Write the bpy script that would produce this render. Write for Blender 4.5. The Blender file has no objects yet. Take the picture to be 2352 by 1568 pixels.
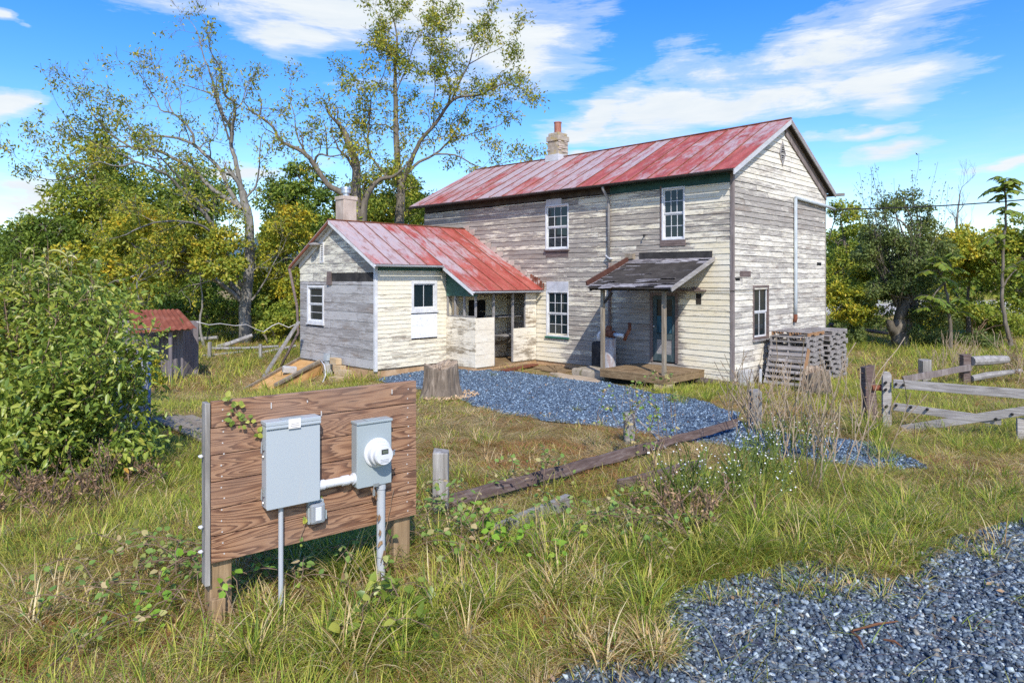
SKYSAT, SKYSTR, SUNSTR, EXPO = 1.42, .158, 3.1, .66
CLOUD_LO, CLOUD_HI = (3.1, 3.45, 3.8, 1), (3.65, 3.85, 4.0, 1)
CLOUDS = [(850, 30, 430, 95, 0), (1130, 120, 230, 95, .1), (700, 90, 200, 50, 0), (1830, 150, 330, 85, .12), (1650, 230, 330, 50, .08), (1980, 190, 220, 60, 0), (2010, 340, 140, 28, .1), (1960, 300, 130, 18, .1), (30, 240, 75, 40, 0), (20, 65, 50, 14, 0), (1430, 330, 160, 20, .1), (2300, 380, 80, 14, 0), (1400, 260, 120, 30, .3), (60, 430, 90, 40, 0), (560, 380, 160, 24, 0)]
import bpy, bmesh, math, random
import numpy as np
from mathutils import Vector, Matrix
PI = math.pi
SC = bpy.context.scene
COL = SC.collection
RNG = random.Random(7)
NPR = np.random.default_rng(11)

# ---------------------------------------------------------------- survey numbers
F = 1585.0; CX = 1176.0; CY = 640.0; HC = 2.8     # focal length, optical axis, eye height used to survey the photograph

def P(px, py, Y):
    return Vector(((px-CX)/F*Y, Y, HC-(py-CY)/F*Y))

_gy = np.array([-50, 0, 6, 10, 14, 18, 26, 40, 60, 1000.])
_gz = np.array([.7, .56, .46, .28, .12, 0., -.05, -.05, 0., 0.])
def vnoise(x, y, seed=0):
    x = np.asarray(x, float); y = np.asarray(y, float)
    xi = np.floor(x).astype(np.int64); yi = np.floor(y).astype(np.int64)
    fx = x-xi; fy = y-yi
    fx = fx*fx*(3-2*fx); fy = fy*fy*(3-2*fy)
    def h(a, b):
        n = (a*374761393 + b*668265263 + seed*144665) & 0xffffffff
        n = ((n ^ (n >> 13))*1274126177) & 0xffffffff
        n = n ^ (n >> 16)
        return (n & 0xffff)/65535.0
    return (h(xi, yi)*(1-fx)+h(xi+1, yi)*fx)*(1-fy)+(h(xi, yi+1)*(1-fx)+h(xi+1, yi+1)*fx)*fy
def fbm(x, y, seed=0, o=4):
    x = np.asarray(x, float); y = np.asarray(y, float)
    s = 0; a = .5; t = 0
    for k in range(o):
        s = s+a*vnoise(x*2**k, y*2**k, seed+k*17); t += a; a *= .5
    return s/t
def gh(x, y):
    x = np.asarray(x, float); y = np.asarray(y, float)
    z = np.interp(y, _gy, _gz)
    z = z-.33*np.exp(-((x+7.6)**2+(y-19.6)**2)/(2*2.4**2))
    z = z+(fbm(x*.5, y*.5, 3)-.5)*.10*np.clip((28-y)/14, 0, 1)*np.clip((np.abs(y-18.5)+np.abs(x-1))/9, 0.15, 1)
    # railway bank far right
    z = z+np.clip((y-45)/5, 0, 1)*np.clip((x-8)/4, 0, 1)*1.25
    return z
def G(x, y, dz=0.0):
    return Vector((x, y, float(gh(x, y))+dz))
def PG(px, py):
    lo, hi = 1.0, 400.0
    for _ in range(60):
        m = (lo+hi)/2
        p = P(px, py, m)
        if p.z > float(gh(p.x, p.y)): lo = m
        else: hi = m
    return P(px, py, lo)

# ---------------------------------------------------------------- object helpers
def tag(o, label=None, cat=None, group=None, kind=None):
    if label: o['label'] = label
    if cat: o['category'] = cat
    if group: o['group'] = group
    if kind: o['kind'] = kind
    return o
def thing(name, label, cat, loc=(0, 0, 0), rz=0.0, group=None):
    o = bpy.data.objects.new(name, None); COL.objects.link(o)
    o.empty_display_size = .2
    o.location = loc; o.rotation_euler = (0, 0, rz)
    return tag(o, label, cat, group)
def link_mesh(name, me, mat=None, parent=None):
    o = bpy.data.objects.new(name, me); COL.objects.link(o)
    if mat is not None:
        for m in (mat if isinstance(mat, (list, tuple)) else [mat]): me.materials.append(m)
    if parent is not None: o.parent = parent
    return o

class MB:
    """vertex/face collector"""
    def __init__(s): s.v = []; s.f = []; s.m = []; s.att = {}
    def add(s, vs, fs, mi=0):
        n = len(s.v); s.v += [tuple(p) for p in vs]
        s.f += [tuple(i+n for i in f) for f in fs]; s.m += [mi]*len(fs)
    BOXF = [(0,3,2,1),(4,5,6,7),(0,1,5,4),(1,2,6,5),(2,3,7,6),(3,0,4,7)]
    def box(s, x0, x1, y0, y1, z0, z1, mi=0, M=None, j=0.0):
        c = [(x0,y0,z0),(x1,y0,z0),(x1,y1,z0),(x0,y1,z0),(x0,y0,z1),(x1,y0,z1),(x1,y1,z1),(x0,y1,z1)]
        if j: c = [tuple(q+RNG.uniform(-j, j) for q in p) for p in c]
        if M: c = [tuple(M(*p)) for p in c]
        s.add(c, s.BOXF, mi)
    def beam(s, p0, p1, w, h, up=(0,0,1), mi=0, j=0.0, n=1, sag=0.0):
        p0 = Vector(p0); p1 = Vector(p1); d = (p1-p0).normalized(); up = Vector(up)
        sd = d.cross(up)
        if sd.length < 1e-4: sd = d.cross(Vector((1,0,0)))
        sd.normalize(); u = sd.cross(d).normalized()
        vs = []
        for k in range(n+1):
            t = k/n; c = p0.lerp(p1, t)+u*(-sag*4*t*(1-t))
            jw = [RNG.uniform(-j, j) for _ in range(4)]
            vs += [c-sd*(w/2+jw[0])-u*(h/2+jw[1]), c+sd*(w/2+jw[2])-u*(h/2+jw[1]), c+sd*(w/2+jw[2])+u*(h/2+jw[3]), c-sd*(w/2+jw[0])+u*(h/2+jw[3])]
        fs = [(0,3,2,1), (4*n, 4*n+1, 4*n+2, 4*n+3)]
        for k in range(n):
            a = 4*k
            for q in range(4): fs.append((a+q, a+(q+1) % 4, a+4+(q+1) % 4, a+4+q))
        s.add(vs, fs, mi)
    def tube(s, pts, rs, sides=8, mi=0, cap=True):
        pts = [Vector(p) for p in pts]
        if not isinstance(rs, (list, tuple)): rs = [rs]*len(pts)
        vs = []; fs = []; prev = None
        for i, p in enumerate(pts):
            if i == 0: d = pts[1]-p
            elif i == len(pts)-1: d = p-pts[i-1]
            else: d = (pts[i+1]-pts[i-1])
            d.normalize()
            if prev is None:
                a = d.orthogonal().normalized()
            else:
                a = (prev-d*prev.dot(d))
                a = a.normalized() if a.length > 1e-5 else d.orthogonal().normalized()
            prev = a; b = d.cross(a)
            for k in range(sides):
                t = 2*PI*k/sides
                vs.append(p+(a*math.cos(t)+b*math.sin(t))*rs[i])
        for i in range(len(pts)-1):
            for k in range(sides):
                fs.append((i*sides+k, i*sides+(k+1) % sides, (i+1)*sides+(k+1) % sides, (i+1)*sides+k))
        if cap:
            fs.append(tuple(range(sides-1, -1, -1))); n = (len(pts)-1)*sides
            fs.append(tuple(n+k for k in range(sides)))
        s.add(vs, fs, mi)
    def lathe(s, c, axis, prof, sides=24, mi=0):
        """prof: list of (r, h) along axis from c"""
        axis = Vector(axis).normalized(); a = axis.orthogonal().normalized(); b = axis.cross(a); c = Vector(c)
        vs = []; fs = []
        for r, h in prof:
            for k in range(sides):
                t = 2*PI*k/sides
                vs.append(c+axis*h+(a*math.cos(t)+b*math.sin(t))*max(r, 1e-4))
        for i in range(len(prof)-1):
            for k in range(sides):
                fs.append((i*sides+k, i*sides+(k+1) % sides, (i+1)*sides+(k+1) % sides, (i+1)*sides+k))
        fs.append(tuple(range(sides-1, -1, -1))); n = (len(prof)-1)*sides
        fs.append(tuple(n+k for k in range(sides)))
        s.add(vs, fs, mi)
    def prism(s, outline, d0, d1, M):
        """outline in (u,z); extruded d0..d1 ; M(u,d,z)"""
        n = len(outline)
        vs = [M(u, d0, z) for u, z in outline]+[M(u, d1, z) for u, z in outline]
        fs = [tuple(range(n)), tuple(range(2*n-1, n-1, -1))]
        for k in range(n): fs.append((k, (k+1) % n, n+(k+1) % n, n+k))
        s.add(vs, fs)
    def build(s, name, mat, parent=None, smooth=False, bevel=0.0, recalc=True, local=None):
        me = bpy.data.meshes.new(name)
        vs = s.v
        if local is not None:
            inv = local.matrix_basis.inverted(); vs = [inv @ Vector(p) for p in vs]
        me.from_pydata(vs, [], s.f)
        if any(s.m): me.polygons.foreach_set('material_index', s.m)
        for k, (typ, data) in s.att.items():
            a = me.attributes.new(k, typ, 'POINT')
            a.data.foreach_set('value' if typ == 'FLOAT' else 'vector', np.asarray(data, np.float32).ravel())
        if recalc:
            bm = bmesh.new(); bm.from_mesh(me); bmesh.ops.recalc_face_normals(bm, faces=bm.faces); bm.to_mesh(me); bm.free()
        if smooth: me.polygons.foreach_set('use_smooth', [True]*len(me.polygons))
        me.update()
        o = link_mesh(name, me, mat, parent)
        if bevel:
            b = o.modifiers.new('Bevel', 'BEVEL'); b.width = bevel; b.segments = 2; b.limit_method = 'ANGLE'
        return o

def np_mesh(name, verts, loops, starts, totals, mat, parent=None, col=None, smooth=False):
    me = bpy.data.meshes.new(name)
    me.vertices.add(len(verts)); me.vertices.foreach_set('co', np.asarray(verts, np.float32).ravel())
    me.loops.add(len(loops)); me.loops.foreach_set('vertex_index', np.asarray(loops, np.int32))
    me.polygons.add(len(starts)); me.polygons.foreach_set('loop_start', np.asarray(starts, np.int32))
    try: me.polygons.foreach_set('loop_total', np.asarray(totals, np.int32))
    except Exception: pass
    if smooth: me.polygons.foreach_set('use_smooth', np.ones(len(starts), bool))
    if col is not None:
        a = me.attributes.new('Col', 'FLOAT_COLOR', 'POINT')
        c = np.ones((len(verts), 4), np.float32); c[:, :3] = col
        a.data.foreach_set('color', c.ravel())
    me.update(calc_edges=True)
    return link_mesh(name, me, mat, parent)

# ---------------------------------------------------------------- node helpers
class NT:
    def __init__(s, mat):
        s.t = mat.node_tree; s.n = s.t.nodes; s.l = s.t.links
    def new(s, typ, **kw):
        n = s.n.new(typ)
        for k, v in kw.items():
            if k == 'ins':
                for a, b in v.items():
                    if hasattr(b, 'is_output') or isinstance(b, bpy.types.NodeSocket): s.l.new(b, n.inputs[a])
                    else: n.inputs[a].default_value = b
            else: setattr(n, k, v)
        return n
    def math(s, op, a, b=None, clamp=False):
        n = s.new('ShaderNodeMath', operation=op, use_clamp=clamp)
        for i, q in enumerate((a, b)):
            if q is None: continue
            if isinstance(q, bpy.types.NodeSocket): s.l.new(q, n.inputs[i])
            else: n.inputs[i].default_value = q
        return n.outputs[0]
    def mix(s, f, a, b, typ='MIX'):
        n = s.new('ShaderNodeMix', data_type='RGBA', blend_type=typ)
        for i, q in ((0, f), (6, a), (7, b)):
            if isinstance(q, bpy.types.NodeSocket): s.l.new(q, n.inputs[i])
            else: n.inputs[i].default_value = q if not isinstance(q, tuple) or len(q) == 4 else (*q, 1)
        return n.outputs[2]
    def ramp(s, f, stops, interp='LINEAR'):
        n = s.new('ShaderNodeValToRGB'); r = n.color_ramp; r.interpolation = interp
        while len(r.elements) < len(stops): r.elements.new(.5)
        for e, (p, c) in zip(r.elements, stops):
            e.position = p; e.color = (*c, 1) if not isinstance(c, (int, float)) else (c, c, c, 1)
        s.l.new(f, n.inputs[0]); return n.outputs[0]
    def noise(s, vec, scale=5., detail=4., rough=.55, dist=0.):
        n = s.new('ShaderNodeTexNoise', ins={'Scale': scale, 'Detail': detail, 'Roughness': rough, 'Distortion': dist})
        if vec is not None: s.l.new(vec, n.inputs['Vector'])
        return n.outputs[0]
    def scale(s, vec, sc):
        n = s.new('ShaderNodeMapping'); s.l.new(vec, n.inputs[0]); n.inputs['Scale'].default_value = sc; return n.outputs[0]
    def obj(s): return s.new('ShaderNodeTexCoord').outputs['Object']
    def attr(s, name, out='Fac'): return s.new('ShaderNodeAttribute', attribute_name=name).outputs[out]
    def bump(s, h, strength=.3, dist=.01):
        return s.new('ShaderNodeBump', ins={'Height': h, 'Strength': strength, 'Distance': dist}).outputs[0]
def newmat(name, rough=.8, base=(.5,.5,.5), metal=0.0, spec=.3):
    m = bpy.data.materials.new(name); m.use_nodes = True
    b = m.node_tree.nodes['Principled BSDF']
    b.inputs['Base Color'].default_value = (*base, 1); b.inputs['Roughness'].default_value = rough
    b.inputs['Metallic'].default_value = metal; b.inputs['Specular IOR Level'].default_value = spec
    return m, NT(m), b

def siding_mat(name, paint, paint2, wood=((.13,.11,.09),(.30,.265,.225),(.46,.42,.37)), bias=0.0, fine=1.0, soft=.0):
    """flaking paint over grey boards; 'su' = (along, up, board) coordinates, 'paint' = how much paint is left"""
    m, t, b = newmat(name, .85, spec=.2)
    su = t.attr('su', 'Vector'); pa = t.attr('paint'); br = t.attr('brd')
    n1 = t.noise(t.scale(su, (2.0, 13.0, 3.0)), 1.0*fine, 8, .72, .4)
    n2 = t.noise(t.scale(su, (9, 48, 3.0)), 1.0*fine, 5, .75)
    n3 = t.noise(t.scale(su, (.35, .6, 0.02)), 1.0, 3)
    s = t.math('ADD', t.math('MULTIPLY', n1, .95), t.math('MULTIPLY', n2, .35))
    s = t.math('ADD', s, t.math('MULTIPLY', t.math('SUBTRACT', n3, .5), .55))
    s = t.math('ADD', s, t.math('MULTIPLY', t.math('SUBTRACT', br, .5), .12))
    s = t.math('ADD', s, t.math('SUBTRACT', pa, .67-bias))
    mask = t.ramp(s, [(.44-soft, 0), (.575+soft, 1)])
    g = t.noise(t.scale(su, (2.2, 60, 3.0)), 1.0, 5, .6, .2)
    woodc = t.ramp(g, [(.28, wood[0]), (.50, wood[1]), (.72, wood[2])])
    woodc = t.mix(t.math('MULTIPLY', br, .35), woodc, (.35, .32, .285, 1))
    brown = t.noise(t.scale(su, (.8, 2.5, 1.0)), 1.0, 4)
    woodc = t.mix(t.ramp(brown, [(.55, 0), (.72, .55)]), woodc, (.22, .155, .11, 1))
    pc = t.mix(t.ramp(t.noise(t.scale(su, (1.5, 5, 1)), 1, 5), [(.3, 0), (.7, 1)]), paint, paint2)
    dirt = t.noise(t.scale(su, (7, 22, 2)), 1, 5, .75)
    pc = t.mix(t.ramp(dirt, [(.50, 0), (.70, .6)]), pc, (.42, .38, .32, 1))
    c = t.mix(mask, woodc, pc)
    t.l.new(c, b.inputs['Base Color'])
    h = t.math('ADD', t.math('MULTIPLY', mask, .6), t.math('MULTIPLY', g, .5))
    t.l.new(t.bump(h, .5, .006), b.inputs['Normal'])
    return m

def roof_mat(name, redbias=0.0):
    m, t, b = newmat(name, .55, spec=.35)
    su = t.attr('su', 'Vector'); br = t.attr('brd'); pa = t.attr('paint')
    n1 = t.noise(t.scale(su, (1.7, .8, 1.0)), 1.0, 8, .72, .5)
    n2 = t.noise(t.scale(su, (9, 2.6, 1.0)), 1.0, 6, .75)
    s = t.math('ADD', t.math('MULTIPLY', n1, .8), t.math('MULTIPLY', n2, .5))
    s = t.math('ADD', s, t.math('ADD', t.math('MULTIPLY', t.math('SUBTRACT', br, .5), .22), t.math('SUBTRACT', pa, .62)))
    red = t.mix(t.ramp(t.noise(t.scale(su, (3, 1, 1)), 1.3, 4), [(.35, 0), (.65, 1)]), (.33, .058, .042), (.46, .125, .095))
    fade = t.mix(t.ramp(n2, [(.35, 0), (.65, 1)]), (.46, .32, .30), (.43, .375, .39))
    c = t.mix(t.ramp(s, [(.53-redbias, 1), (.69-redbias, 0)]), red, fade)
    ru = t.noise(t.scale(su, (4, 1.2, 2.0)), 1.7, 6, .7, .5)
    c = t.mix(t.ramp(ru, [(.52, 0), (.66, .75)]), c, (.25, .085, .04))
    sp = t.noise(t.scale(su, (26, 14, 3)), 1.0, 3, .7)
    c = t.mix(t.ramp(sp, [(.62, 0), (.72, .45)]), c, (.60, .50, .50))
    t.l.new(c, b.inputs['Base Color'])
    t.l.new(t.bump(t.noise(t.scale(su, (3, 3, 1)), 1.5, 4), .25, .02), b.inputs['Normal'])
    return m

def wood_mat(name, dark, mid, light, stretch=(1, 1, 14), sc=3.0, rough=.85, moss=None):
    """weathered wood: grain stretched along one object axis (given as small scale on that axis)"""
    m, t, b = newmat(name, rough, spec=.2)
    o = t.obj()
    rnd = t.new('ShaderNodeNewGeometry').outputs['Random Per Island']
    off = t.new('ShaderNodeVectorMath', operation='ADD')
    t.l.new(t.scale(o, stretch), off.inputs[0])
    cx = t.new('ShaderNodeCombineXYZ'); t.l.new(t.math('MULTIPLY', rnd, 31), cx.inputs[0]); t.l.new(t.math('MULTIPLY', rnd, 17), cx.inputs[2])
    t.l.new(cx.outputs[0], off.inputs[1])
    g = t.noise(off.outputs[0], sc, 6, .65, .6)
    c = t.ramp(g, [(.3, dark), (.5, mid), (.7, light)])
    l = t.noise(t.scale(o, (1, 1, 1)), 2.2, 4)
    c = t.mix(t.ramp(l, [(.45, 0), (.7, .6)]), c, tuple(q*.6 for q in mid))
    c = t.mix(t.math('MULTIPLY', rnd, .35), c, light)
    if moss: c = t.mix(t.ramp(t.noise(o, 5, 4), [(.5, 0), (.62, .7)]), c, moss)
    t.l.new(c, b.inputs['Base Color'])
    t.l.new(t.bump(g, .5, .01), b.inputs['Normal'])
    return m

def leaf_mat(name, stops, rough=.5, trans=.35, spec=.3, patch=.25):
    m, t, b = newmat(name, rough, spec=spec)
    rnd = t.new('ShaderNodeNewGeometry').outputs['Random Per Island']
    o = t.obj()
    n = t.noise(o, .55, 3)
    f = t.math('ADD', t.math('MULTIPLY', rnd, 1-patch), t.math('MULTIPLY', t.ramp(n, [(.32, 0), (.68, 1)]), patch))
    c = t.ramp(f, [(p_, tuple(min(q_*1.42, .8) for q_ in c_)) for p_, c_ in stops])
    t.l.new(c, b.inputs['Base Color'])
    tr = t.new('ShaderNodeBsdfTranslucent'); t.l.new(c, tr.inputs[0])
    mx = t.new('ShaderNodeMixShader'); mx.inputs[0].default_value = trans
    t.l.new(b.outputs[0], mx.inputs[1]); t.l.new(tr.outputs[0], mx.inputs[2])
    t.l.new(mx.outputs[0], t.n['Material Output'].inputs[0])
    return m

def col_mat(name, trans=.3, rough=.6):
    m, t, b = newmat(name, rough, spec=.25)
    c = t.attr('Col', 'Color')
    t.l.new(c, b.inputs['Base Color'])
    tr = t.new('ShaderNodeBsdfTranslucent'); t.l.new(c, tr.inputs[0])
    mx = t.new('ShaderNodeMixShader'); mx.inputs[0].default_value = trans
    t.l.new(b.outputs[0], mx.inputs[1]); t.l.new(tr.outputs[0], mx.inputs[2])
    t.l.new(mx.outputs[0], t.n['Material Output'].inputs[0])
    return m

MT = {}
CREAM = (.73, .685, .575); CREAM2 = (.78, .74, .65); YEL = (.76, .68, .50)
MT['sidingA'] = siding_mat('weathered clapboard paint', CREAM, (.70, .62, .44), bias=-.055)
MT['sidingB'] = siding_mat('weathered gable clapboard paint', CREAM2, (.74, .68, .55), wood=((.15,.13,.11),(.34,.31,.275),(.50,.465,.42)), bias=-.07, soft=.05)
MT['sidingK'] = siding_mat('yellow kitchen clapboard paint', YEL, (.80, .75, .62), wood=((.25,.21,.15),(.38,.33,.25),(.5,.45,.36)))
MT['sidingG'] = siding_mat('grey wide board paint', (.47, .46, .45), (.40, .39, .385), wood=((.17,.155,.145),(.27,.255,.245),(.37,.355,.345)))
MT['sidingC'] = siding_mat('cream wide board paint', (.76, .72, .58), (.70, .67, .56), wood=((.16,.15,.13),(.30,.28,.25),(.42,.40,.36)))
MT['porchpanel'] = siding_mat('peeling white porch boards', (.80, .75, .64), (.72, .64, .50), wood=((.15,.12,.08),(.27,.22,.15),(.38,.33,.26)), fine=.8)
MT['roof'] = roof_mat('faded red metal roof', .02)
MT['roofK'] = roof_mat('faded red kitchen roof', .0)
MT['doorteal'] = wood_mat('dull dark teal door paint', (.02,.035,.04), (.045,.075,.085), (.12,.15,.155), (3, 3, 1))
MT['darktrim'] = wood_mat('dark brown trim', (.02,.017,.015), (.045,.038,.033), (.09,.08,.07), (1, 1, 1))
MT['teal'] = wood_mat('dark teal frieze paint', (.015,.045,.045), (.03,.085,.08), (.05,.11,.10), (1, 1, 3))
MT['tealK'] = wood_mat('green frieze paint', (.03,.07,.06), (.06,.14,.115), (.10,.19,.16), (1, 1, 3))
MT['corner'] = wood_mat('brown grey corner board', (.09,.07,.065), (.19,.155,.145), (.30,.26,.245), (4, 4, .5))
MT['white'] = wood_mat('white trim paint', (.50,.49,.48), (.66,.66,.66), (.74,.75,.76), (2, 2, 2))
MT['whitepeel'] = siding_mat('cracked white paint', (.80, .81, .83), (.76, .76, .78), wood=((.35,.34,.33),(.45,.44,.43),(.55,.54,.53)))
MT['palegrey'] = wood_mat('pale grey panel', (.40,.41,.43), (.50,.51,.53), (.58,.59,.61), (1, 1, 3))
MT['greytrim'] = wood_mat('grey weathered trim', (.13,.12,.115), (.26,.245,.235), (.40,.38,.365), (1.2, 1.2, 8), 4)
MT['brownsill'] = wood_mat('brown rotten sill', (.07,.05,.045), (.15,.11,.10), (.25,.20,.18), (1, 1, 8))
MT['greensill'] = wood_mat('green sill paint', (.02,.09,.06), (.03,.13,.09), (.05,.17,.12), (1, 1, 3))
MT['deck'] = wood_mat('brown deck boards', (.10,.065,.035), (.22,.145,.075), (.34,.245,.14), (1.2, 1.2, 8), 3.5)
MT['post'] = wood_mat('weathered porch post', (.13,.10,.07), (.26,.21,.15), (.40,.35,.28), (5, 5, .5), 3)
MT['oldwood'] = wood_mat('grey split rail wood', (.11,.10,.09), (.25,.235,.22), (.42,.40,.385), (1.5, 1.5, 1.5), 5)
MT['fencepost'] = wood_mat('grey fence post wood', (.10,.088,.075), (.25,.23,.205), (.44,.42,.39), (6, 6, .45), 3.2)
MT['railwood'] = wood_mat('brown purple rail wood', (.055,.035,.03), (.12,.08,.07), (.24,.20,.18), (1.2, 1.2, 12), 3)
MT['gatewood'] = wood_mat('silver gate boards', (.13,.115,.10), (.30,.275,.255), (.47,.445,.425), (1.0, 1.0, 16), 2.6)
MT['pallet'] = wood_mat('grey pallet wood', (.11,.095,.085), (.25,.225,.21), (.42,.385,.36), (1.5, 1.5, 10), 3)
MT['palletorange'] = wood_mat('fresh brown pallet wood', (.22,.11,.05), (.34,.18,.085), (.44,.27,.15), (1.5, 1.5, 10), 3)
MT['ply'] = wood_mat('orange plywood', (.42,.21,.07), (.56,.31,.11), (.66,.42,.19), (1, 1, 1), 3)
MT['clay'] = wood_mat('clay stained foundation', (.32,.19,.09), (.48,.30,.16), (.58,.42,.27), (1, 1, 1), 3)
MT['stone'] = wood_mat('mossy step stone', (.22,.18,.12), (.36,.30,.22), (.48,.42,.34), (1, 1, 1), 6, moss=(.13, .12, .04))
MT['pavestone'] = wood_mat('tan paving', (.36,.27,.18), (.46,.36,.25), (.54,.44,.33), (1, 1, 1), 3)
MT['block'] = wood_mat('grey concrete block', (.36,.35,.33), (.46,.45,.43), (.55,.54,.52), (1, 1, 1), 9)
MT['blockclay'] = wood_mat('clay stained concrete block', (.42,.29,.16), (.52,.38,.22), (.56,.47,.34), (1, 1, 1), 5)
MT['chimney'] = wood_mat('tan rendered chimney', (.20,.16,.115), (.37,.31,.24), (.50,.45,.38), (1, 1, 1), 4, moss=(.40, .30, .10))
MT['chimneyK'] = wood_mat('pale rendered chimney', (.36,.28,.22), (.48,.39,.32), (.57,.49,.42), (1, 1, .4), 5)
MT['flue'] = wood_mat('red clay flue', (.20,.06,.04), (.33,.12,.08), (.42,.22,.17), (3, 3, 1), 3)
MT['rust'] = wood_mat('rusty metal', (.07,.025,.015), (.17,.055,.03), (.28,.12,.07), (2, 2, 1), 4)
MT['rustdark'] = wood_mat('dark rust brown sheet', (.04,.018,.014), (.085,.035,.026), (.14,.07,.05), (1, 1, 1), 4)
MT['rustbarrel'] = wood_mat('rusty pale blue barrel', (.24,.09,.04), (.38,.36,.36), (.48,.50,.54), (3, 3, .9), 3.2)
MT['rustroof'] = wood_mat('rust red corrugated iron', (.13,.03,.015), (.22,.06,.03), (.33,.13,.085), (1, 1, 1), 2.5)
MT['shed'] = wood_mat('grey purple shed boards', (.08,.065,.07), (.16,.14,.15), (.25,.225,.235), (7, 7, .5), 3)
MT['shedblue'] = wood_mat('blue grey weathered panel', (.12,.12,.15), (.25,.26,.31), (.38,.39,.45), (5, 5, 1.2), 4)
MT['bluetrim'] = newmat('blue edge strip', .6, (.06, .12, .30))[0]
MT['shingle'] = None
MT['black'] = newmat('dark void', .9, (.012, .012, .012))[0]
MT['darkbox'] = wood_mat('dark metal box', (.015,.014,.014), (.035,.033,.033), (.07,.065,.06), (1, 1, 1), 4)
MT['pvc'] = newmat('grey pvc conduit', .45, (.43, .45, .47), spec=.4)[0]
MT['pvcwhite'] = newmat('white plastic pipe', .4, (.64, .65, .67), spec=.4)[0]
MT['galv'] = wood_mat('galvanised pipe', (.28,.32,.34), (.40,.45,.47), (.50,.54,.56), (3, 3, .6), 4, .5)
MT['iron'] = newmat('dark iron', .6, (.03, .028, .027), .6)[0]
MT['steel'] = newmat('zinc hardware', .4, (.55, .57, .58), .8)[0]
MT['cable'] = newmat('pale cable', .6, (.55, .53, .50))[0]
MT['wire'] = newmat('black wire', .6, (.02, .02, .02))[0]
def _painted_metal(name, c):
    m, t, b = newmat(name, .42, c, 0.0, .45)
    o = t.obj(); n = t.noise(o, 2.5, 5, .6); n2 = t.noise(t.scale(o, (14, 14, 1.2)), 1.5, 4)
    cc = t.mix(t.ramp(n, [(.35, 0), (.7, .35)]), c, tuple(q*.86 for q in c))
    cc = t.mix(t.ramp(n2, [(.60, 0), (.75, .25)]), cc, (.50, .47, .42))
    t.l.new(cc, b.inputs['Base Color'])
    t.l.new(t.ramp(n, [(.3, .36), (.7, .52)]), b.inputs['Roughness'])
    t.l.new(t.bump(t.noise(o, 90, 2), .05, .002), b.inputs['Normal'])
    return m
MT['panelgrey'] = _painted_metal('pale grey enamel', (.41, .455, .48))
MT['panelgrey2'] = _painted_metal('grey green enamel', (.335, .385, .395))
def _glass():
    m, t, b = newmat('window glass', .03, (.012, .022, .027), 0, .5)
    o = t.obj()
    t.l.new(t.bump(t.noise(o, 1.6, 2), .06, .03), b.inputs['Normal'])
    return m
MT['glass'] = _glass()
def _shingle():
    m, t, b = newmat('curled asphalt shingles', .9, spec=.2)
    su = t.attr('su', 'Vector'); br = t.attr('brd')
    n1 = t.noise(t.scale(su, (2.2, 13, 1)), 1.0, 8, .72, .4)
    c = t.ramp(n1, [(.30, (.015,.013,.015)), (.42, (.07,.06,.065)), (.49, (.24,.22,.225)), (.62, (.52,.50,.51))])
    w = t.noise(t.scale(su, (.8, 3, 1)), 1.2, 5, .7)
    c = t.mix(t.ramp(w, [(.62, 0), (.72, .6)]), c, (.20, .085, .055))
    c = t.mix(t.math('MULTIPLY', br, .25), c, (.10, .09, .095))
    t.l.new(c, b.inputs['Base Color'])
    t.l.new(t.bump(n1, .8, .02), b.inputs['Normal'])
    return m
MT['shingle'] = _shingle()
def _plank():
    """treated planks with bold cathedral grain"""
    m, t, b = newmat('brown treated planks', .62, spec=.3)
    o = t.obj()
    rnd = t.new('ShaderNodeNewGeometry').outputs['Random Per Island']
    cx = t.new('ShaderNodeCombineXYZ'); t.l.new(t.math('MULTIPLY', rnd, 23), cx.inputs[0]); t.l.new(t.math('MULTIPLY', rnd, 9), cx.inputs[1])
    off = t.new('ShaderNodeVectorMath', operation='ADD'); t.l.new(t.scale(o, (.62, .25, 5.2)), off.inputs[0]); t.l.new(cx.outputs[0], off.inputs[1])
    big = t.noise(off.outputs[0], .95, 4, .42, .25)
    fine = t.noise(t.scale(o, (3, 3, 140)), 1.2, 3, .6)
    f = t.math('ADD', t.math('MULTIPLY', big, 30.0), t.math('MULTIPLY', fine, .35))
    saw = t.math('FRACT', f)
    c = t.ramp(saw, [(0.0, (.40, .23, .13)), (.40, (.34, .18, .095)), (.66, (.19, .085, .042)), (.92, (.085, .036, .018)), (1.0, (.35, .19, .11))])
    sun = t.noise(o, 1.3, 4)
    c = t.mix(t.ramp(sun, [(.42, 0), (.68, .5)]), c, (.27, .19, .15))
    dk = t.noise(t.scale(o, (1.2, 1, 3)), 2.0, 4)
    c = t.mix(t.ramp(dk, [(.55, 0), (.75, .5)]), c, (.10, .05, .032))
    c = t.mix(t.ramp(rnd, [(.0, 0), (1, .25)]), c, (.26, .17, .13))
    t.l.new(c, b.inputs['Base Color'])
    t.l.new(t.bump(t.math('ADD', t.math('MULTIPLY', saw, -.4), fine), .35, .004), b.inputs['Normal'])
    return m
MT['plank'] = _plank()
MT['treatedpost'] = wood_mat('brown treated post', (.15,.09,.045), (.30,.20,.11), (.42,.30,.18), (7, 7, .35), 3)
MT['barktree'] = wood_mat('pale lichen bark', (.06,.052,.042), (.17,.155,.13), (.35,.335,.30), (2.2, 2.2, .6), 3.0)
MT['barkdark'] = wood_mat('dark ridged bark', (.05,.04,.03), (.13,.11,.085), (.26,.225,.18), (2.2, 2.2, .6), 3.0)
MT['twig'] = wood_mat('brown stems', (.10,.06,.04), (.20,.13,.085), (.30,.22,.15), (3, 3, 3), 4)
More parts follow.
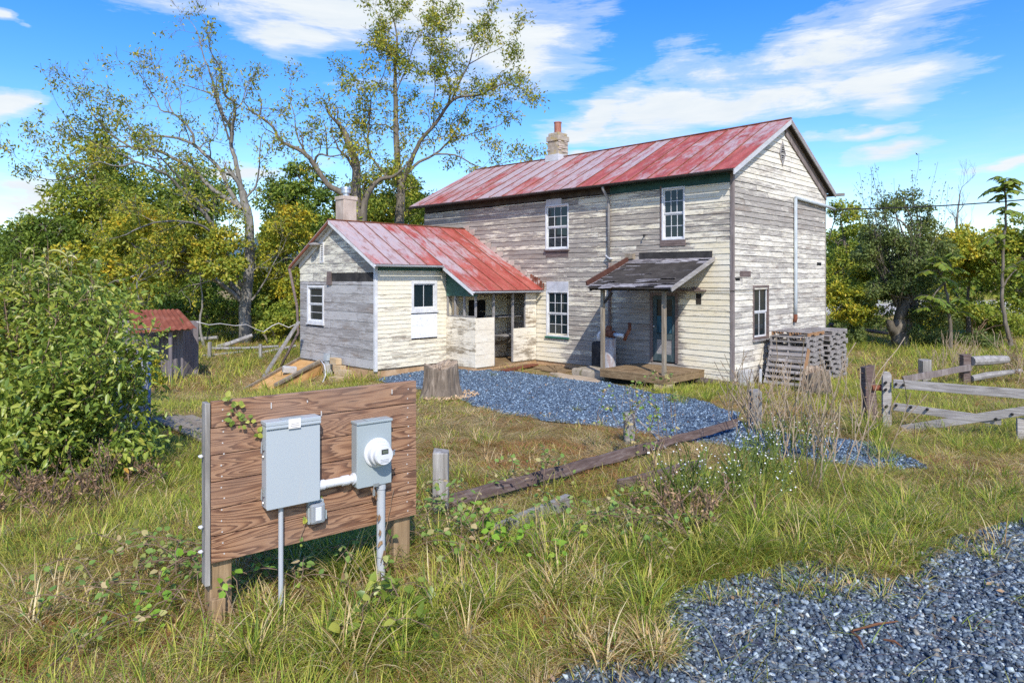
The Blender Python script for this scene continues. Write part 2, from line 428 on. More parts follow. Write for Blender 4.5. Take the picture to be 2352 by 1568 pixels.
MT['drystem'] = wood_mat('dry weed stems', (.20,.13,.08), (.34,.25,.16), (.46,.38,.27), (3, 3, 3), 4)
# ================================================================ FARMHOUSE
TH = math.atan2(.701, -.713)
C0 = Vector((5.758, 18.0, 0.0))
dA = Vector((math.cos(TH), math.sin(TH), 0)); nA = Vector((-math.sin(TH), math.cos(TH), 0))
def WL(t, w, z): return C0+dA*t+nA*w+Vector((0, 0, z))
def onA(px, py, w0=0.0):
    """(t, z) on the vertical plane w = w0"""
    k = (px-CX)/F; b = C0+nA*w0
    t = (b.x-k*b.y)/(k*dA.y-dA.x); p = b+dA*t
    return t, HC-(py-CY)/F*p.y
def onB(px, py, t0=0.0):
    k = (px-CX)/F; b = C0+dA*t0
    w = (b.x-k*b.y)/(k*nA.y-nA.x); p = b+nA*w
    return w, HC-(py-CY)/F*p.y
def MA(w0): return lambda u, d, z: (u, w0+d, z)
def MBf(t0): return lambda u, d, z: (t0-d, u, z)

house = thing('farmhouse', 'abandoned two storey clapboard farmhouse with peeling cream paint, red metal roofs and a kitchen wing', 'house', C0, TH)

def siding(name, mat, M, outline, exposure, holes=(), paint=lambda u, z: .5, lip=.017, rng=None, z0=None, warp=.004, joint=(2.0, 4.2), seg=.3, parent=None):
    """lapped boards inside a convex outline of (u,z); every board its own tilted strip with butt joints"""
    rng = rng or random.Random(hash(name) % 1000 if False else len(name)*13+5)
    zs = [p[1] for p in outline]; zmin, zmax = min(zs), max(zs)
    def span(z):
        xs = []
        n = len(outline)
        for i in range(n):
            (u1, a), (u2, b) = outline[i], outline[(i+1) % n]
            if (a-z)*(b-z) <= 0 and a != b: xs.append(u1+(u2-u1)*(z-a)/(b-a))
            if abs(a-z) < 1e-9: xs.append(u1)
        return (min(xs), max(xs)) if xs else None
    mb = MB(); su = []; pa = []; br = []
    z = zmin; row = 0
    while z < zmax-.02:
        zt = min(z+exposure, zmax)
        lo = span(z+1e-6); hi = span(zt-1e-6)
        if lo is None or hi is None: break
        a, b = max(lo[0], hi[0]) if False else lo[0], lo[1]
        segs = [(a, b)]
        zm = (z+zt)/2
        for (h0, h1, g0, g1) in holes:
            if g0 < zm < g1:
                ns = []
                for (p, q) in segs:
                    if h1 <= p or h0 >= q: ns.append((p, q))
                    else:
                        if h0 > p: ns.append((p, h0))
                        if h1 < q: ns.append((h1, q))
                segs = ns
        for (p, q) in segs:
            cuts = [p]; c = p+rng.uniform(.4, joint[1])
            while c < q-.35: cuts.append(c); c += rng.uniform(*joint)
            cuts.append(q)
            for s0, s1 in zip(cuts[:-1], cuts[1:]):
                bid = rng.random(); n = max(1, int((s1-s0)/seg)); dz = rng.uniform(-1, 1)*warp*.6; ph = rng.uniform(0, 9)
                tilt = rng.uniform(-1, 1)*warp*.7
                lp = lip+rng.uniform(-.003, .005)
                base = len(mb.v)
                for k in range(n+1):
                    u = s0+(s1-s0)*k/n
                    if k == 0 and s0 > p: u += .002
                    if k == n and s1 < q: u -= .002
                    wz = dz+tilt*(k/n-.5)*2+warp*.5*math.sin(ph+u*1.9)
                    # clip the upper edge on sloping outlines
                    ut = min(max(u, hi[0]), hi[1]); 
                    jit = rng.uniform(0, .003)
                    zz = z+wz
                    for (uu, dd, vz) in ((u, .0, zz), (u, lp+jit, zz), (ut, .004, zt+wz+.004)):
                        mb.v.append(M(uu, dd, vz)); su.append((uu+bid*40, vz, bid*23)); pa.append(paint(uu, vz)); br.append(bid)
                for k in range(n):
                    i = base+3*k
                    mb.f += [(i, i+3, i+4, i+1), (i+1, i+4, i+5, i+2)]; mb.m += [0, 0]
        z = zt; row += 1
    mb.att = {'su': ('FLOAT_VECTOR', su), 'paint': ('FLOAT', pa), 'brd': ('FLOAT', br)}
    return mb.build(name, mat, parent or house, recalc=False)

def frame_boxes(mb, M, u0, u1, z0, z1, wd, d0, d1, top=None, bot=None):
    top = wd if top is None else top; bot = wd if bot is None else bot
    mb.box(u0, u0+wd, d0, d1, z0, z1, M=M); mb.box(u1-wd, u1, d0, d1, z0, z1, M=M)
    if top: mb.box(u0+wd, u1-wd, d0, d1, z1-top, z1, M=M)
    if bot: mb.box(u0+wd, u1-wd, d0, d1, z0, z0+bot, M=M)

def window(M, u0, u1, z0, z1, cols=3, rows=2, trim='white', sash='white', sill='brownsill', tw=.046, double=True, silld=.05, parts=True):
    """double hung window: outer casing (the part), two sashes with muntins, glass, sill"""
    if u0 > u1: u0, u1 = u1, u0
    mb = MB(); frame_boxes(mb, M, u0, u1, z0, z1, tw, -.07, .034)
    w = mb.build('window', MT[trim], house, bevel=.004)
    gi = MB()
    a0, a1, b0, b1 = u0+tw, u1-tw, z0+tw, z1-tw
    zm = (b0+b1)/2
    sb = MB()
    halves = [(b0, zm, -.03), (zm, b1, -.012)] if double else [(b0, b1, -.015)]
    for (c0, c1, off) in halves:
        st = .035
        sb.box(a0, a0+st, off-.03, off, c0, c1, M=M); sb.box(a1-st, a1, off-.03, off, c0, c1, M=M)
        sb.box(a0+st, a1-st, off-.03, off, c0, c0+st+.008, M=M); sb.box(a0+st, a1-st, off-.03, off, c1-st, c1, M=M)
        i0, i1, j0, j1 = a0+st, a1-st, c0+st+.008, c1-st
        for k in range(1, cols):
            u = i0+(i1-i0)*k/cols; sb.box(u-.008, u+.008, off-.026, off-.006, j0, j1, M=M)
        us = [i0]+[i0+(i1-i0)*k/cols for k in range(1, cols)]+[i1]
        for k in range(1, rows):
            zz = j0+(j1-j0)*k/rows
            for q in range(cols):
                sb.box(us[q]+(.008 if q else 0), us[q+1]-(.008 if q < cols-1 else 0), off-.026, off-.006, zz-.008, zz+.008, M=M)
        gi.box(i0-.002, i1+.002, off-.022, off-.018, j0-.002, j1+.002, M=M)
    sb.build('sash', MT[sash], w)
    gi.build('glass', MT['glass'], w)
    if sill:
        s = MB(); s.box(u0-.03, u1+.03, -.02, silld+.034, z0-.055, z0-.003, M=M)
        s.build('sill', MT[sill], w, bevel=.004)
    return w

A0 = MA(0.0); B0 = MBf(0.0)
WD = 6.37; TL = 12.88; RW = -WD/2; ZR = 7.47; SL = .52; OV = .35
ZW = 5.60                           # siding stops under the frieze
# ---- openings on the long front wall
def rectA(x0, y0, x1, y1, w0=0.0):
    t0, za = onA(x1, y0, w0); t1, zb = onA(x0, y0, w0)
    _, zc = onA(x1, y1, w0); _, zd = onA(x0, y1, w0)
    return t0, t1, (zc+zd)/2, (za+zb)/2      # u0,u1,z0,z1
W1 = rectA(1254, 470, 1307, 573); W2 = rectA(1521, 430, 1574, 551); W3 = rectA(1256, 668, 1307, 773)
DR = rectA(1494, 672, 1558, 830)
def inset(r, e=.03): return (r[0]+e, r[1]-e, r[2]+e, r[3]-e)
def paintA(u, z):
    n = .50
    # the old porch side and the kitchen ell kept their paint, the middle and the far end weathered bare
    if u > 9.5: n -= .06
    if u < 1.35 and z < 3.9: n += .25
    if u < 1.5 and z > 4.6: n += .14
    if u < 4.4 and z > 3.6: n += .05
    if 5.6 < u < 7.2 and z < 2.4: n += .30*max(0, min(1, (u-5.6)/.5))
    if 1.5 < u < 3.6 and z < 3.0: n -= .12
    if z > 4.9: n += .05
    return n
siding('front_wall', MT['sidingA'], A0, [(0.055, .12), (TL-.05, .12), (TL-.05, ZW-.27), (0.055, ZW-.27)], .152, [inset(W1), inset(W2), inset(W3), inset(DR)], paintA, lip=.019, warp=.010)
# gable end
def paintB(u, z):
    n = .60
    if z > 5.4: n += .12
    if 4.3 < z < 5.2: n -= .16
    if z < .8: n += .05
    return n
WB = (onB(1764, 655)[0], onB(1728, 655)[0], onB(1746, 778)[1], onB(1746, 655)[1])
siding('gable_wall', MT['sidingB'], B0, [(-WD, .12), (-.055, .12), (-.055, ZW), (RW, ZW+1.66), (-WD, ZW)], .150, [inset(WB)], paintB, lip=.019, warp=.013)
# hidden walls, lining and interior void
mb = MB()
mb.box(TL-.06, TL-.03, -WD+.02, -.03, .1, ZW-.01); mb.box(.06, TL-.06, -WD+.02, -WD+.05, .1, ZW-.01)
mb.build('rear_wall', MT['greytrim'], house)
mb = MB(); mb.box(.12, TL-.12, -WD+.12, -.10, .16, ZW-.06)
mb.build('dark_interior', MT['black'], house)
# foundation
mb = MB(); mb.box(.03, TL-.03, -WD+.03, -.02, -.5, .115)
mb.build('foundation', MT['clay'], house)
# corner boards
mb = MB(); mb.box(-.03, .055, -.055, .0-.002, -.05, ZW, M=None)
mb.box(-.03, .055, -.002+.002, .032, -.05, ZW-.0)
mb.build('corner_board', MT['corner'], house)
mb = MB(); mb.box(TL-.05, TL-.03, -.1, .03, .1, ZW-.27); mb.build('corner_board', MT['greytrim'], house)
mb = MB(); mb.box(-.028, .02, -WD-.01, -WD+.05, .1, ZW); mb.build('corner_board', MT['sidingB'], house)
# frieze under the eave : teal on the near third, bare dark board further along
tx, _ = onA(1402, 420)
mb = MB(); mb.box(.06, tx, -.02, .026, ZW-.27, ZW+.06); mb.build('frieze_board', MT['teal'], house)
mb = MB(); mb.box(tx+.002, TL-.05, -.02, .024, ZW-.24, ZW+.06); mb.build('frieze_board', MT['darktrim'], house)

# ---- main roof : separate sheets with standing seams
def sheet_roof(name, mat, parent, quads, ribs=True, nsub=10, thick=.022, paint=lambda f, s: .5, rng=random.Random(3)):
    """quads: list of (ridge point, eave point, ridge point2, eave point2) in local coordinates"""
    mb = MB(); su = []; pa = []; br = []
    for qi, (r0, e0, r1, e1) in enumerate(quads):
        r0, e0, r1, e1 = map(Vector, (r0, e0, r1, e1)); bid = rng.random()
        nrm = (e0-r0).cross(r1-r0).normalized()
        if nrm.z < 0: nrm = -nrm
        L = (e0-r0).length; W = (r1-r0).length
        b = len(mb.v); cols = 4
        for i in range(nsub+1):
            for k in range(cols+1):
                f = i/nsub; g = k/cols
                p = r0.lerp(e0, f).lerp(r1.lerp(e1, f), g)+nrm*(rng.uniform(-1, 1)*.006 if 0 < k < cols else 0)
                mb.v.append(p); bid2 = bid if i < nsub*.52 else (bid*7.3 % 1)
                su.append((g*W+qi*7.7, f*L+bid*9, bid*5)); pa.append(paint(qi/len(quads), f)); br.append(bid2)
        for i in range(nsub):
            for k in range(cols):
                q = b+i*(cols+1)+k
                mb.f.append((q, q+1, q+cols+2, q+cols+1)); mb.m.append(0)
        # underside
        b2 = len(mb.v)
        for p in (r0, e0, e1, r1):
            mb.v.append(p-nrm*thick); su.append((0, 0, 0)); pa.append(.5); br.append(.5)
        mb.f.append((b2, b2+1, b2+2, b2+3)); mb.m.append(1)
        c = b+nsub*(cols+1)
        mb.f.append((c, c+cols, b2+2, b2+1)); mb.m.append(0)
        for (x, y, s0, s1) in ((b, c, 0, 1), (b+cols, c+cols, 3, 2)):
            mb.f.append((x, y, b2+s1, b2+s0)); mb.m.append(0)
        if ribs and qi:
            rb = len(mb.v); ax = (r1-r0).normalized()*.006
            for p in (r0, e0):
                for o in (-ax, -ax+nrm*.022, ax+nrm*.022, ax):
                    mb.v.append(p+o+nrm*.001); su.append((qi*3.1, (p-r0).length, 1)); pa.append(.62); br.append(rng.random())
            mb.f += [(rb, rb+1, rb+5, rb+4), (rb+1, rb+2, rb+6, rb+5), (rb+2, rb+3, rb+7, rb+6), (rb+4, rb+5, rb+6, rb+7)]; mb.m += [2]*4
    mb.att = {'su': ('FLOAT_VECTOR', su), 'paint': ('FLOAT', pa), 'brd': ('FLOAT', br)}
    return mb.build(name, [mat, MT['darktrim'], MT['rust']], parent, recalc=False)

rt0, rt1 = -.22, TL+.52
def zr(w): return ZR-SL*abs(w-RW)
qs = []
n = 21
rr = random.Random(9)
tt = [rt0+(rt1-rt0)*k/n for k in range(n+1)]
sagf = lambda t: -.05*math.sin(PI*(t-rt0)/(rt1-rt0))
for k in range(n):
    a, b = tt[k], tt[k+1]
    qs.append(((a, RW, ZR+sagf(a)), (a, OV, zr(OV)+sagf(a)*.6), (b, RW, ZR+sagf(b)), (b, OV, zr(OV)+sagf(b)*.6)))
roof = sheet_roof('roof', MT['roof'], house, qs, paint=lambda f, s: .60-.16*f+(.05 if s > .6 else 0))
qs = [((a, RW, ZR+sagf(a)), (a, 2*RW-OV, zr(OV)+sagf(a)*.6), (b, RW, ZR+sagf(b)), (b, 2*RW-OV, zr(OV)+sagf(b)*.6)) for a, b in zip(tt[:-1], tt[1:])]
sheet_roof('roof', MT['roof'], house, qs)
mb = MB()
for a, b in zip(tt[:-1], tt[1:]):
    mb.beam((a, RW, ZR+sagf(a)+.012), (b, RW, ZR+sagf(b)+.012), .11, .03)
mb.build('ridge_cap', MT['rust'], roof)
# rake boards + soffit at the near gable
def rake(name, mat, t0, t1, za, w_from, w_to, h0, h1, parent=house):
    mb = MB()
    mb.prism([(w_from, zr(w_from)-h0), (w_to, zr(w_to)-h0), (w_to, zr(w_to)-h1), (w_from, zr(w_from)-h1)], t0, t1, lambda u, d, z: (d, u, z))
    return mb.build(name, mat, parent)
rake('rake_board', MT['palegrey'], rt0-.002, rt0+.028, 0, RW, OV, .03, .17)
rake('rake_board', MT['greytrim'], rt0-.002, rt0+.028, 0, RW, 2*RW-OV, .03, .17)
rake('soffit', MT['darktrim'], rt0+.03, -.03, 0, RW, 2*RW-OV, .10, .125)
rake('soffit', MT['darktrim'], rt0+.03, -.03, 0, RW, OV, .10, .125)
rake('rake_trim', MT['corner'], -.052, -.024, 0, RW-.02, 2*RW+.0, .13, .46)
rake('rake_trim', MT['darktrim'], -.046, -.022, 0, RW, -.06, .13, .22)
rake('rake_board', MT['darktrim'], rt1-.03, rt1, 0, RW, OV, .03, .17)
# eave soffit + gutters
mb = MB(); mb.box(rt0+.03, rt1-.03, .026, OV-.02, ZW+.0, ZW+.02); mb.build('soffit', MT['darktrim'], house)
def half_gutter(name, mat, p0, p1, r, parent=house, up=Vector((0, 0, 1))):
    p0, p1 = Vector(p0), Vector(p1); d = (p1-p0).normalized(); sd = d.cross(up).normalized()
    mb = MB(); vs = []; fs = []
    K = 8
    for p in (p0, p1):
        for rad in (r, r-.006):
            for k in range(K+1):
                a = PI*k/K; vs.append(p+sd*math.cos(a)*rad-up*math.sin(a)*rad)
    m = K+1
    for k in range(K):
        fs += [(k, k+1, 2*m+k+1, 2*m+k), (m+k, 3*m+k, 3*m+k+1, m+k+1), (k, m+k, m+k+1, k+1), (2*m+k, 2*m+k+1, 3*m+k+1, 3*m+k)]
    fs += [(0, 2*m, 3*m, m), (K, m+K, 3*m+K, 2*m+K)]
    mb.add(vs, fs); return mb.build(name, mat, parent, smooth=False)
zg = zr(OV)-.035
half_gutter('gutter', MT['darktrim'], (rt0+.02, OV+.055, zg), (rt1-.05, OV+.055, zg-.03), .062)
wb = 2*RW-OV
mb = MB(); mb.beam((rt0-.25, wb-.04, zr(OV)-.09), (rt0+1.5, wb-.04, zr(OV)-.06), .10, .09); mb.build('rear_gutter', MT['greytrim'], house)
# downspout from the gutter
td, zd1 = onA(1402, 592)
mb = MB(); mb.tube([(td, OV+.03, zg-.03), (td, OV+.02, zg-.14), (td, .10, zg-.42), (td, .085, zg-.6), (td, .085, 3.35)], .042, 10)
ds = mb.build('downspout', MT['greytrim'], house, smooth=True)
mb = MB(); mb.tube([(td-.02, .085, 3.28), (td-.03, .09, 1.3), (td-.02, .10, .42)], .040, 10); mb.build('downspout', MT['brownsill'], house, smooth=True)
mb = MB(); mb.beam((td-.09, .07, 3.38), (td+.09, .07, 3.50), .03, .14, up=(0, 1, 0)); mb.build('strap', MT['palegrey'], ds)

# ---- windows and door of the front
w = window(A0, *W1, sill='brownsill')
w2 = window(A0, *W2, sill=None); w3 = window(A0, *W3, sill='greensill')
def slab(name, mat, M, u0, u1, z0, z1, d0, d1, parent=house, bevel=.003):
    mb = MB(); mb.box(min(u0, u1), max(u0, u1), d0, d1, min(z0, z1), max(z0, z1), M=M); return mb.build(name, MT[mat], parent, bevel=bevel)
slab('apron_board', 'brownsill', A0, W1[0]+.02, W1[1]-.02, W1[2]-.24, W1[2]-.057, .0, .028, w)
slab('head_board', 'palegrey', A0, W1[0]+.30, W1[1]-.02, W1[3]+.004, W1[3]+.19, .0, .026, w)
slab('apron_board', 'brownsill', A0, W2[0]-.02, W2[1]+.05, W2[2]-.17, W2[2]-.003, .0, .036, w2)
slab('casing', 'brownsill', A0, W2[1]+.003, W2[1]+.06, W2[2], W2[3]+.06, .0, .028, w2)
slab('head_board', 'palegrey', A0, W3[0]+.01, W3[1]-.01, W3[3]+.004, W3[3]+.30, .0, .028, w3)
slab('apron_board', 'greytrim', A0, W3[0]-.02, W3[1]+.03, W3[2]-.1, W3[2]-.058, .0, .03, w3)
# door
u0, u1, z0, z1 = DR
mb = MB(); frame_boxes(mb, A0, u0, u1, z0-.02, z1, .085, -.06, .035, bot=0)
door = mb.build('door', MT['brownsill'], house, bevel=.004)
mb = MB(); frame_boxes(mb, A0, u0+.087, u1-.087, z0, z1-.087, .11, -.05, .005, bot=.2)
mb.box(u0+.2, u1-.2, -.045, .0, z0+.62, z0+.78, M=A0)
mb.build('door_frame', MT['doorteal'], door, bevel=.004)
mb = MB(); mb.box(u0+.19, u1-.19, -.035, -.03, z0+.78, z1-.19, M=A0); mb.build('glass', MT['glass'], door)
mb = MB(); mb.box(u0+.19, u1-.19, -.04, -.028, z0+.19, z0+.62, M=A0); mb.build('door_panel', MT['greytrim'], door)
m, t, b = newmat('faded teal door curtain', .9); o_ = t.obj()
n_ = t.noise(t.scale(o_, (16, 1, .8)), 1.5, 5, .6)
t.l.new(t.ramp(n_, [(.35, (.015,.045,.065)), (.6, (.05,.13,.17)), (.75, (.16,.25,.28))]), b.inputs['Base Color']); MT['curtain'] = m
mb = MB(); mb.box(u0+.2, u1-.2, -.028, -.024, z0+.80, z0+1.28, M=A0); mb.build('curtain', MT['curtain'], door)
mb = MB(); mb.lathe((u1-.15, .005, z0+.98), (0, 1, 0), [(.012, 0), (.012, .03), (.03, .045), (.032, .065), (.02, .08)], 12); mb.build('door_knob', MT['steel'], door, smooth=True)
# loose mud under the door, board piled right of the porch belongs to the wall skirt
mb = MB()
for k in range(5):
    mb.beam((.12+RNG.uniform(0, .2), .05+.05*k, .02+.05*(k % 3)), (1.0+RNG.uniform(-.2, .2), .09+.05*k, .03+.05*(k % 3)), .10, .045, j=.01)
mb.build('loose_skirt_boards', MT['brownsill'], house)
# ---- gable window, vent, conduit mast
wB = window(B0, *WB, cols=2, rows=1, trim='brownsill', sash='white', sill='greytrim', tw=.06)
vu, vz = onB(1795, 353)
mb = MB()
dm = [(vu, vz+.37), (vu-.21, vz), (vu, vz-.37), (vu+.21, vz)]
im = [(vu, vz+.27), (vu-.15, vz), (vu, vz-.27), (vu+.15, vz)]
for k in range(4):
    a, b_ = dm[k], dm[(k+1) % 4]; c, d_ = im[(k+1) % 4], im[k]
    mb.prism([a, b_, c, d_], .0, .045, B0)
vent = mb.build('gable_vent', MT['greytrim'], house)
mb = MB(); mb.prism(im, .012, .020, B0); mb.build('vent_void', MT['black'], vent)
mb = MB()
for k in range(8):
    zz = -.22+.06*k; hw = .15*(1-abs(zz)/.27)
    if hw > .02: mb.box(vu-hw, vu+hw, .02, .035, vz+zz-.012, vz+zz+.012, M=B0)
mb.build('vent_slats', MT['sidingB'] if False else MT['greytrim'], vent)
cu, cz = onB(1822, 456); cu2, cz2 = onB(1816, 733)
mb = MB(); mb.tube([(-.07, cu, cz), (-.075, cu, 2.2), (-.075, cu+.01, cz2+.12)], .05, 10)
mast = mb.build('service_conduit', MT['galv'], house, smooth=True)
mb = MB(); mb.tube([(-.075, cu+.01, cz2+.14), (-.075, cu+.012, cz2+.02), (-.06, cu+.04, cz2-.09)], .06, 8); mb.build('conduit_elbow', MT['rust'], mast, smooth=True)
# arm of the mast runs along the wall and past the far corner
mb = MB(); mb.tube([(-.07, cu-.02, cz+.02), (-.10, -WD-.05, cz-.42+.35), (-.12, -WD-.52, cz-.42+.30)], .05, 10)
mb.build('service_arm', MT['galv'], mast, smooth=True)
MAST_END = WL(-.12, -WD-.5, cz-.12)
# missing chips of siding, patched bits
for (px, py, sx, sz) in ((1693, 640, .12, .10), (1880, 606, .18, .09)):
    uu, zz = onB(px, py); slab('missing_board_gap', 'black', B0, uu-sx, uu+sx, zz-sz/2, zz+sz/2, .008, .021, bevel=0)
uu, zz = onB(1711, 630); slab('bare_header_board', 'brownsill', B0, uu-.3, uu+.32, zz-.07, zz+.09, .006, .024)
uu, zz = onA(1483, 540); mb = MB(); mb.tube([(uu, .02, zz), (uu, .12, zz), (uu-.03, .14, zz-.06)], .02, 6); mb.build('iron_hook', MT['iron'], house)

# ---- chimneys
def block_chimney(name, mat, t, w, zb, ztop, a, parent, cap=.0, courses=True):
    mb = MB(); mb.box(t-a/2, t+a/2, w-a/2, w+a/2, zb, ztop-.32, j=.006)
    mb.box(t-a/2-.035, t+a/2+.035, w-a/2-.035, w+a/2+.035, ztop-.315, ztop-.12, j=.008)
    mb.box(t-a/2+.02, t+a/2-.02, w-a/2+.02, w+a/2-.02, ztop-.115, ztop, j=.008)
    return mb.build(name, mat, parent, bevel=.02)
CT = 8.75
ch = block_chimney('chimney', MT['chimney'], CT, RW, 6.9, 8.34, .56, roof)
mb = MB()
r2 = random.Random(5)
for face in range(2):                         # bricks showing through the lost render
    for k in range(9):
        for q in range(3):
            if r2.random() < .55:
                zz = 7.45+k*.075; c0 = -.26+q*.175+(k % 2)*.05
                if face == 0: mb.box(CT-.30, CT-.28, RW+c0, RW+c0+.155, zz, zz+.06, j=.004)
                else: mb.box(CT+c0, CT+c0+.155, RW+.28, RW+.30, zz, zz+.06, j=.004) if r2.random() < .25 else None
mb.build('chimney_bricks', MT['chimneyK'], roof)
mb = MB(); mb.lathe((CT, RW, 8.32), (0, 0, 1), [(.135, 0), (.135, .42), (.15, .42), (.15, .46), (.11, .46), (.11, .3)], 16)
mb.build('chimney_flue', MT['flue'], roof)
mb = MB(); mb.box(CT-.33, CT+.33, RW-.32, RW+.36, zr(RW+.36)-.03, ZR+.03); mb.build('chimney_flashing', MT['roof'] if False else MT['palegrey'], roof)

# ================= kitchen wing
KF, KR, KB, KG = 8.31, 10.5, 12.69, 5.4        # front, ridge, back, gable end
KZ, KS = 4.62, .56
def zk(t): return KZ-KS*abs(t-KR)
KW = MA(KG); KFR = MBf(KF)
ZK = zk(KF)-.06
_rk = lambda x0, y0, x1, y1: (onB(x0, y0, KF)[0], onB(x1, y0, KF)[0], onB((x0+x1)/2, y1, KF)[1], onB((x0+x1)/2, y0, KF)[1])
def rectK(x0, y0, x1, y1):
    a = onB(x0, y0, KF)[0]; b_ = onB(x1, y0, KF)[0]; xm = (x0+x1)/2
    return min(a, b_), max(a, b_), onB(xm, y1, KF)[1], onB(xm, y0, KF)[1]
WK = rectK(944, 645, 1003, 714); PK = rectK(944, 715, 1003, 775)
ZB = .17
def paintK(u, z): return .70 if z > 1.1 else (.56 if z > .55 else .56)
siding('kitchen_front_wall', MT['sidingK'], KFR, [(0.02, ZB), (KG-.06, ZB), (KG-.06, ZK-.30), (0.02, ZK-.30)], .128, [inset(WK, .02), inset(PK, .0)], paintK, lip=.016, warp=.004)
slab('kitchen_frieze', 'tealK', KFR, 0.02, KG-.06, ZK-.29, ZK+.02, -.01, .022)
# gable end : wide boards, grey below, cream above
WG = rectA(707, 655, 745, 742, KG)
zsp = ZK-.62
def paintG(u, z): return .52 if z > .6 else .62
siding('kitchen_end_wall', MT['sidingG'], KW, [(KF+.06, ZB), (KB-.02, ZB), (KB-.02, zsp), (KF+.06, zsp)], .272, [inset(WG, .02)], paintG, lip=.013, warp=.004, seg=.5)
siding('kitchen_gable_wall', MT['sidingC'], KW, [(KF+.06, zsp+.27), (KB-.02, zsp+.27), (KB-.02, ZK-.02), (KR, KZ-.08), (KF+.06, ZK-.02)], .29, [], lambda u, z: .50, lip=.013, warp=.004, seg=.5)
siding('kitchen_end_wall', MT['sidingC'], KW, [(KR+.35, zsp+.002), (KB-.02, zsp+.002), (KB-.02, zsp+.268), (KR+.35, zsp+.268)], .27, [], lambda u, z: .55, lip=.013, seg=.5)
slab('bare_tar_strip', 'darkbox', KW, KF+.06, KR+.18, zsp+.004, zsp+.25, .0, .008)
mb = MB(); mb.box(KR+.18, KR+.40, KG+.012, KG+.05, zsp-.10, zsp+.30, j=.02); mb.build('torn_board', MT['brownsill'], house)
slab('corner_trim', 'white', KFR, KG-.06, KG-.0, ZB-.06, ZK+.05, -.01, .026); slab('corner_trim', 'white', KW, KF-.026, KF+.06, ZB-.06, ZK-.02, .002, .028)
slab('kitchen_foundation', 'clay', KW, KF+.04, KB-.02, -.7, ZB+.0, -5.3, -.02); 
slab('kitchen_back_wall', 'greytrim', MBf(KB), 0.02, KG-.02, ZB, ZK, .0, .03)
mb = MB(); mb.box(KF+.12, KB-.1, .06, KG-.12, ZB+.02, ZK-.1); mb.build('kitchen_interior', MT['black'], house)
wk = window(KFR, *WK, cols=2, rows=1, tw=.09, sill='white', double=False, silld=.03)
PKi = (PK[0], PK[1], PK[2], PK[3]-.07)
def paint_slab(name, mat, M, u0, u1, z0, z1, d0, d1, pv, parent=house):
    mb = MB(); mb.box(u0, u1, d0, d1, z0, z1, M=M); b_ = RNG.random()
    mb.att = {'su': ('FLOAT_VECTOR', [(v[0]+v[1]+b_*30, v[2]*1.0, b_*9) for v in mb.v]), 'paint': ('FLOAT', [pv]*len(mb.v)), 'brd': ('FLOAT', [b_]*len(mb.v))}
    return mb.build(name, mat, parent, bevel=0)
paint_slab('window_panel', MT['whitepeel'], KFR, PKi[0], PKi[1], PKi[2], PKi[3], -.01, .024, .82)
wg = window(KW, *WG, cols=1, rows=2, tw=.075, sill='white', silld=.03)
# louvre
lu, lz = onA(741, 580, KG)
mb = MB(); frame_boxes(mb, KW, lu-.11, lu+.11, lz-.33, lz+.33, .03, .0, .04); lv = mb.build('louvre_vent', MT['white'], house)
mb = MB()
for k in range(10): mb.beam((lu-.08, KG+.02, lz-.28+k*.062), (lu+.08, KG+.02, lz-.28+k*.062), .045, .012, up=(0, .6, 1))
mb.build('vent_slats', MT['white'], lv)
# kitchen roof
RG = KG+.25                                   # overhang of the gable
EF = KF-.30; EP = 6.62; WP = 2.74+.20
qs = []; n = 9
ww = [0.0+(RG)*k/n for k in range(n+1)]
kq = []
for a, b_ in zip(ww[:-1], ww[1:]):
    e = EP if b_ <= WP+.2 else EF
    kq.append(((KR, a, KZ), (e, a, zk(e)), (KR, b_, KZ), (e, b_, zk(e))))
kroof = sheet_roof('kitchen_roof', MT['roofK'], house, kq, nsub=12, paint=lambda f, s: .72-.30*f+(.06 if s > .75 else 0)-(.05 if .2 < s < .6 else 0), rng=random.Random(21))
kq = [((KR, a, KZ), (KB+.32, a, zk(KB+.32)), (KR, b_, KZ), (KB+.32, b_, zk(KB+.32))) for a, b_ in zip(ww[:-1], ww[1:])]
sheet_roof('kitchen_roof', MT['roofK'], house, kq, rng=random.Random(22))
mb = MB(); mb.beam((KR, 0, KZ+.012), (KR, RG, KZ+.012), .1, .03); mb.build('ridge_cap', MT['rust'], kroof)
WSTEP = [b_ for b_ in ww if b_ <= WP+.2][-1]
def krake(name, mat, w0, w1, ta, tb, h0, h1):
    mb = MB(); mb.prism([(ta, zk(ta)-h0), (tb, zk(tb)-h0), (tb, zk(tb)-h1), (ta, zk(ta)-h1)], w0, w1, lambda u, d, z: (u, d, z)); return mb.build(name, MT[mat], house)
krake('rake_board', 'white', RG-.03, RG-.0, KR, EF, .026, .13); krake('rake_board', 'rust', RG-.03, RG-.0, KR, KB+.32, .026, .12)
krake('soffit', 'palegrey', KG+.05, RG-.032, KR, KB+.32, .06, .08); krake('soffit', 'palegrey', KG+.05, RG-.032, KR, EF, .06, .08)
krake('rake_trim', 'white', KG+.012, KG+.045, KR-.0, KB+.0, .08, .26); krake('rake_trim', 'palegrey', KG+.012, KG+.045, KR, KF+.03, .08, .2)
krake('rake_board', 'white', WSTEP-.03, WSTEP+.004, EF-.02, EP, .03, .14)
mb = MB(); mb.prism([(EP+.22, 2.26), (KF-.03, 2.26), (KF-.03, zk(KF)-.05), (EP+.22, zk(EP+.22)-.05)], -.012, .02, MA(2.74)); mb.build('cheek_panel', MT['tealK'], house)
half_gutter('gutter', MT['palegrey'], (EF-.05, WSTEP+.02, zk(EF)-.03), (EF-.05, RG, zk(EF)-.03), .055)
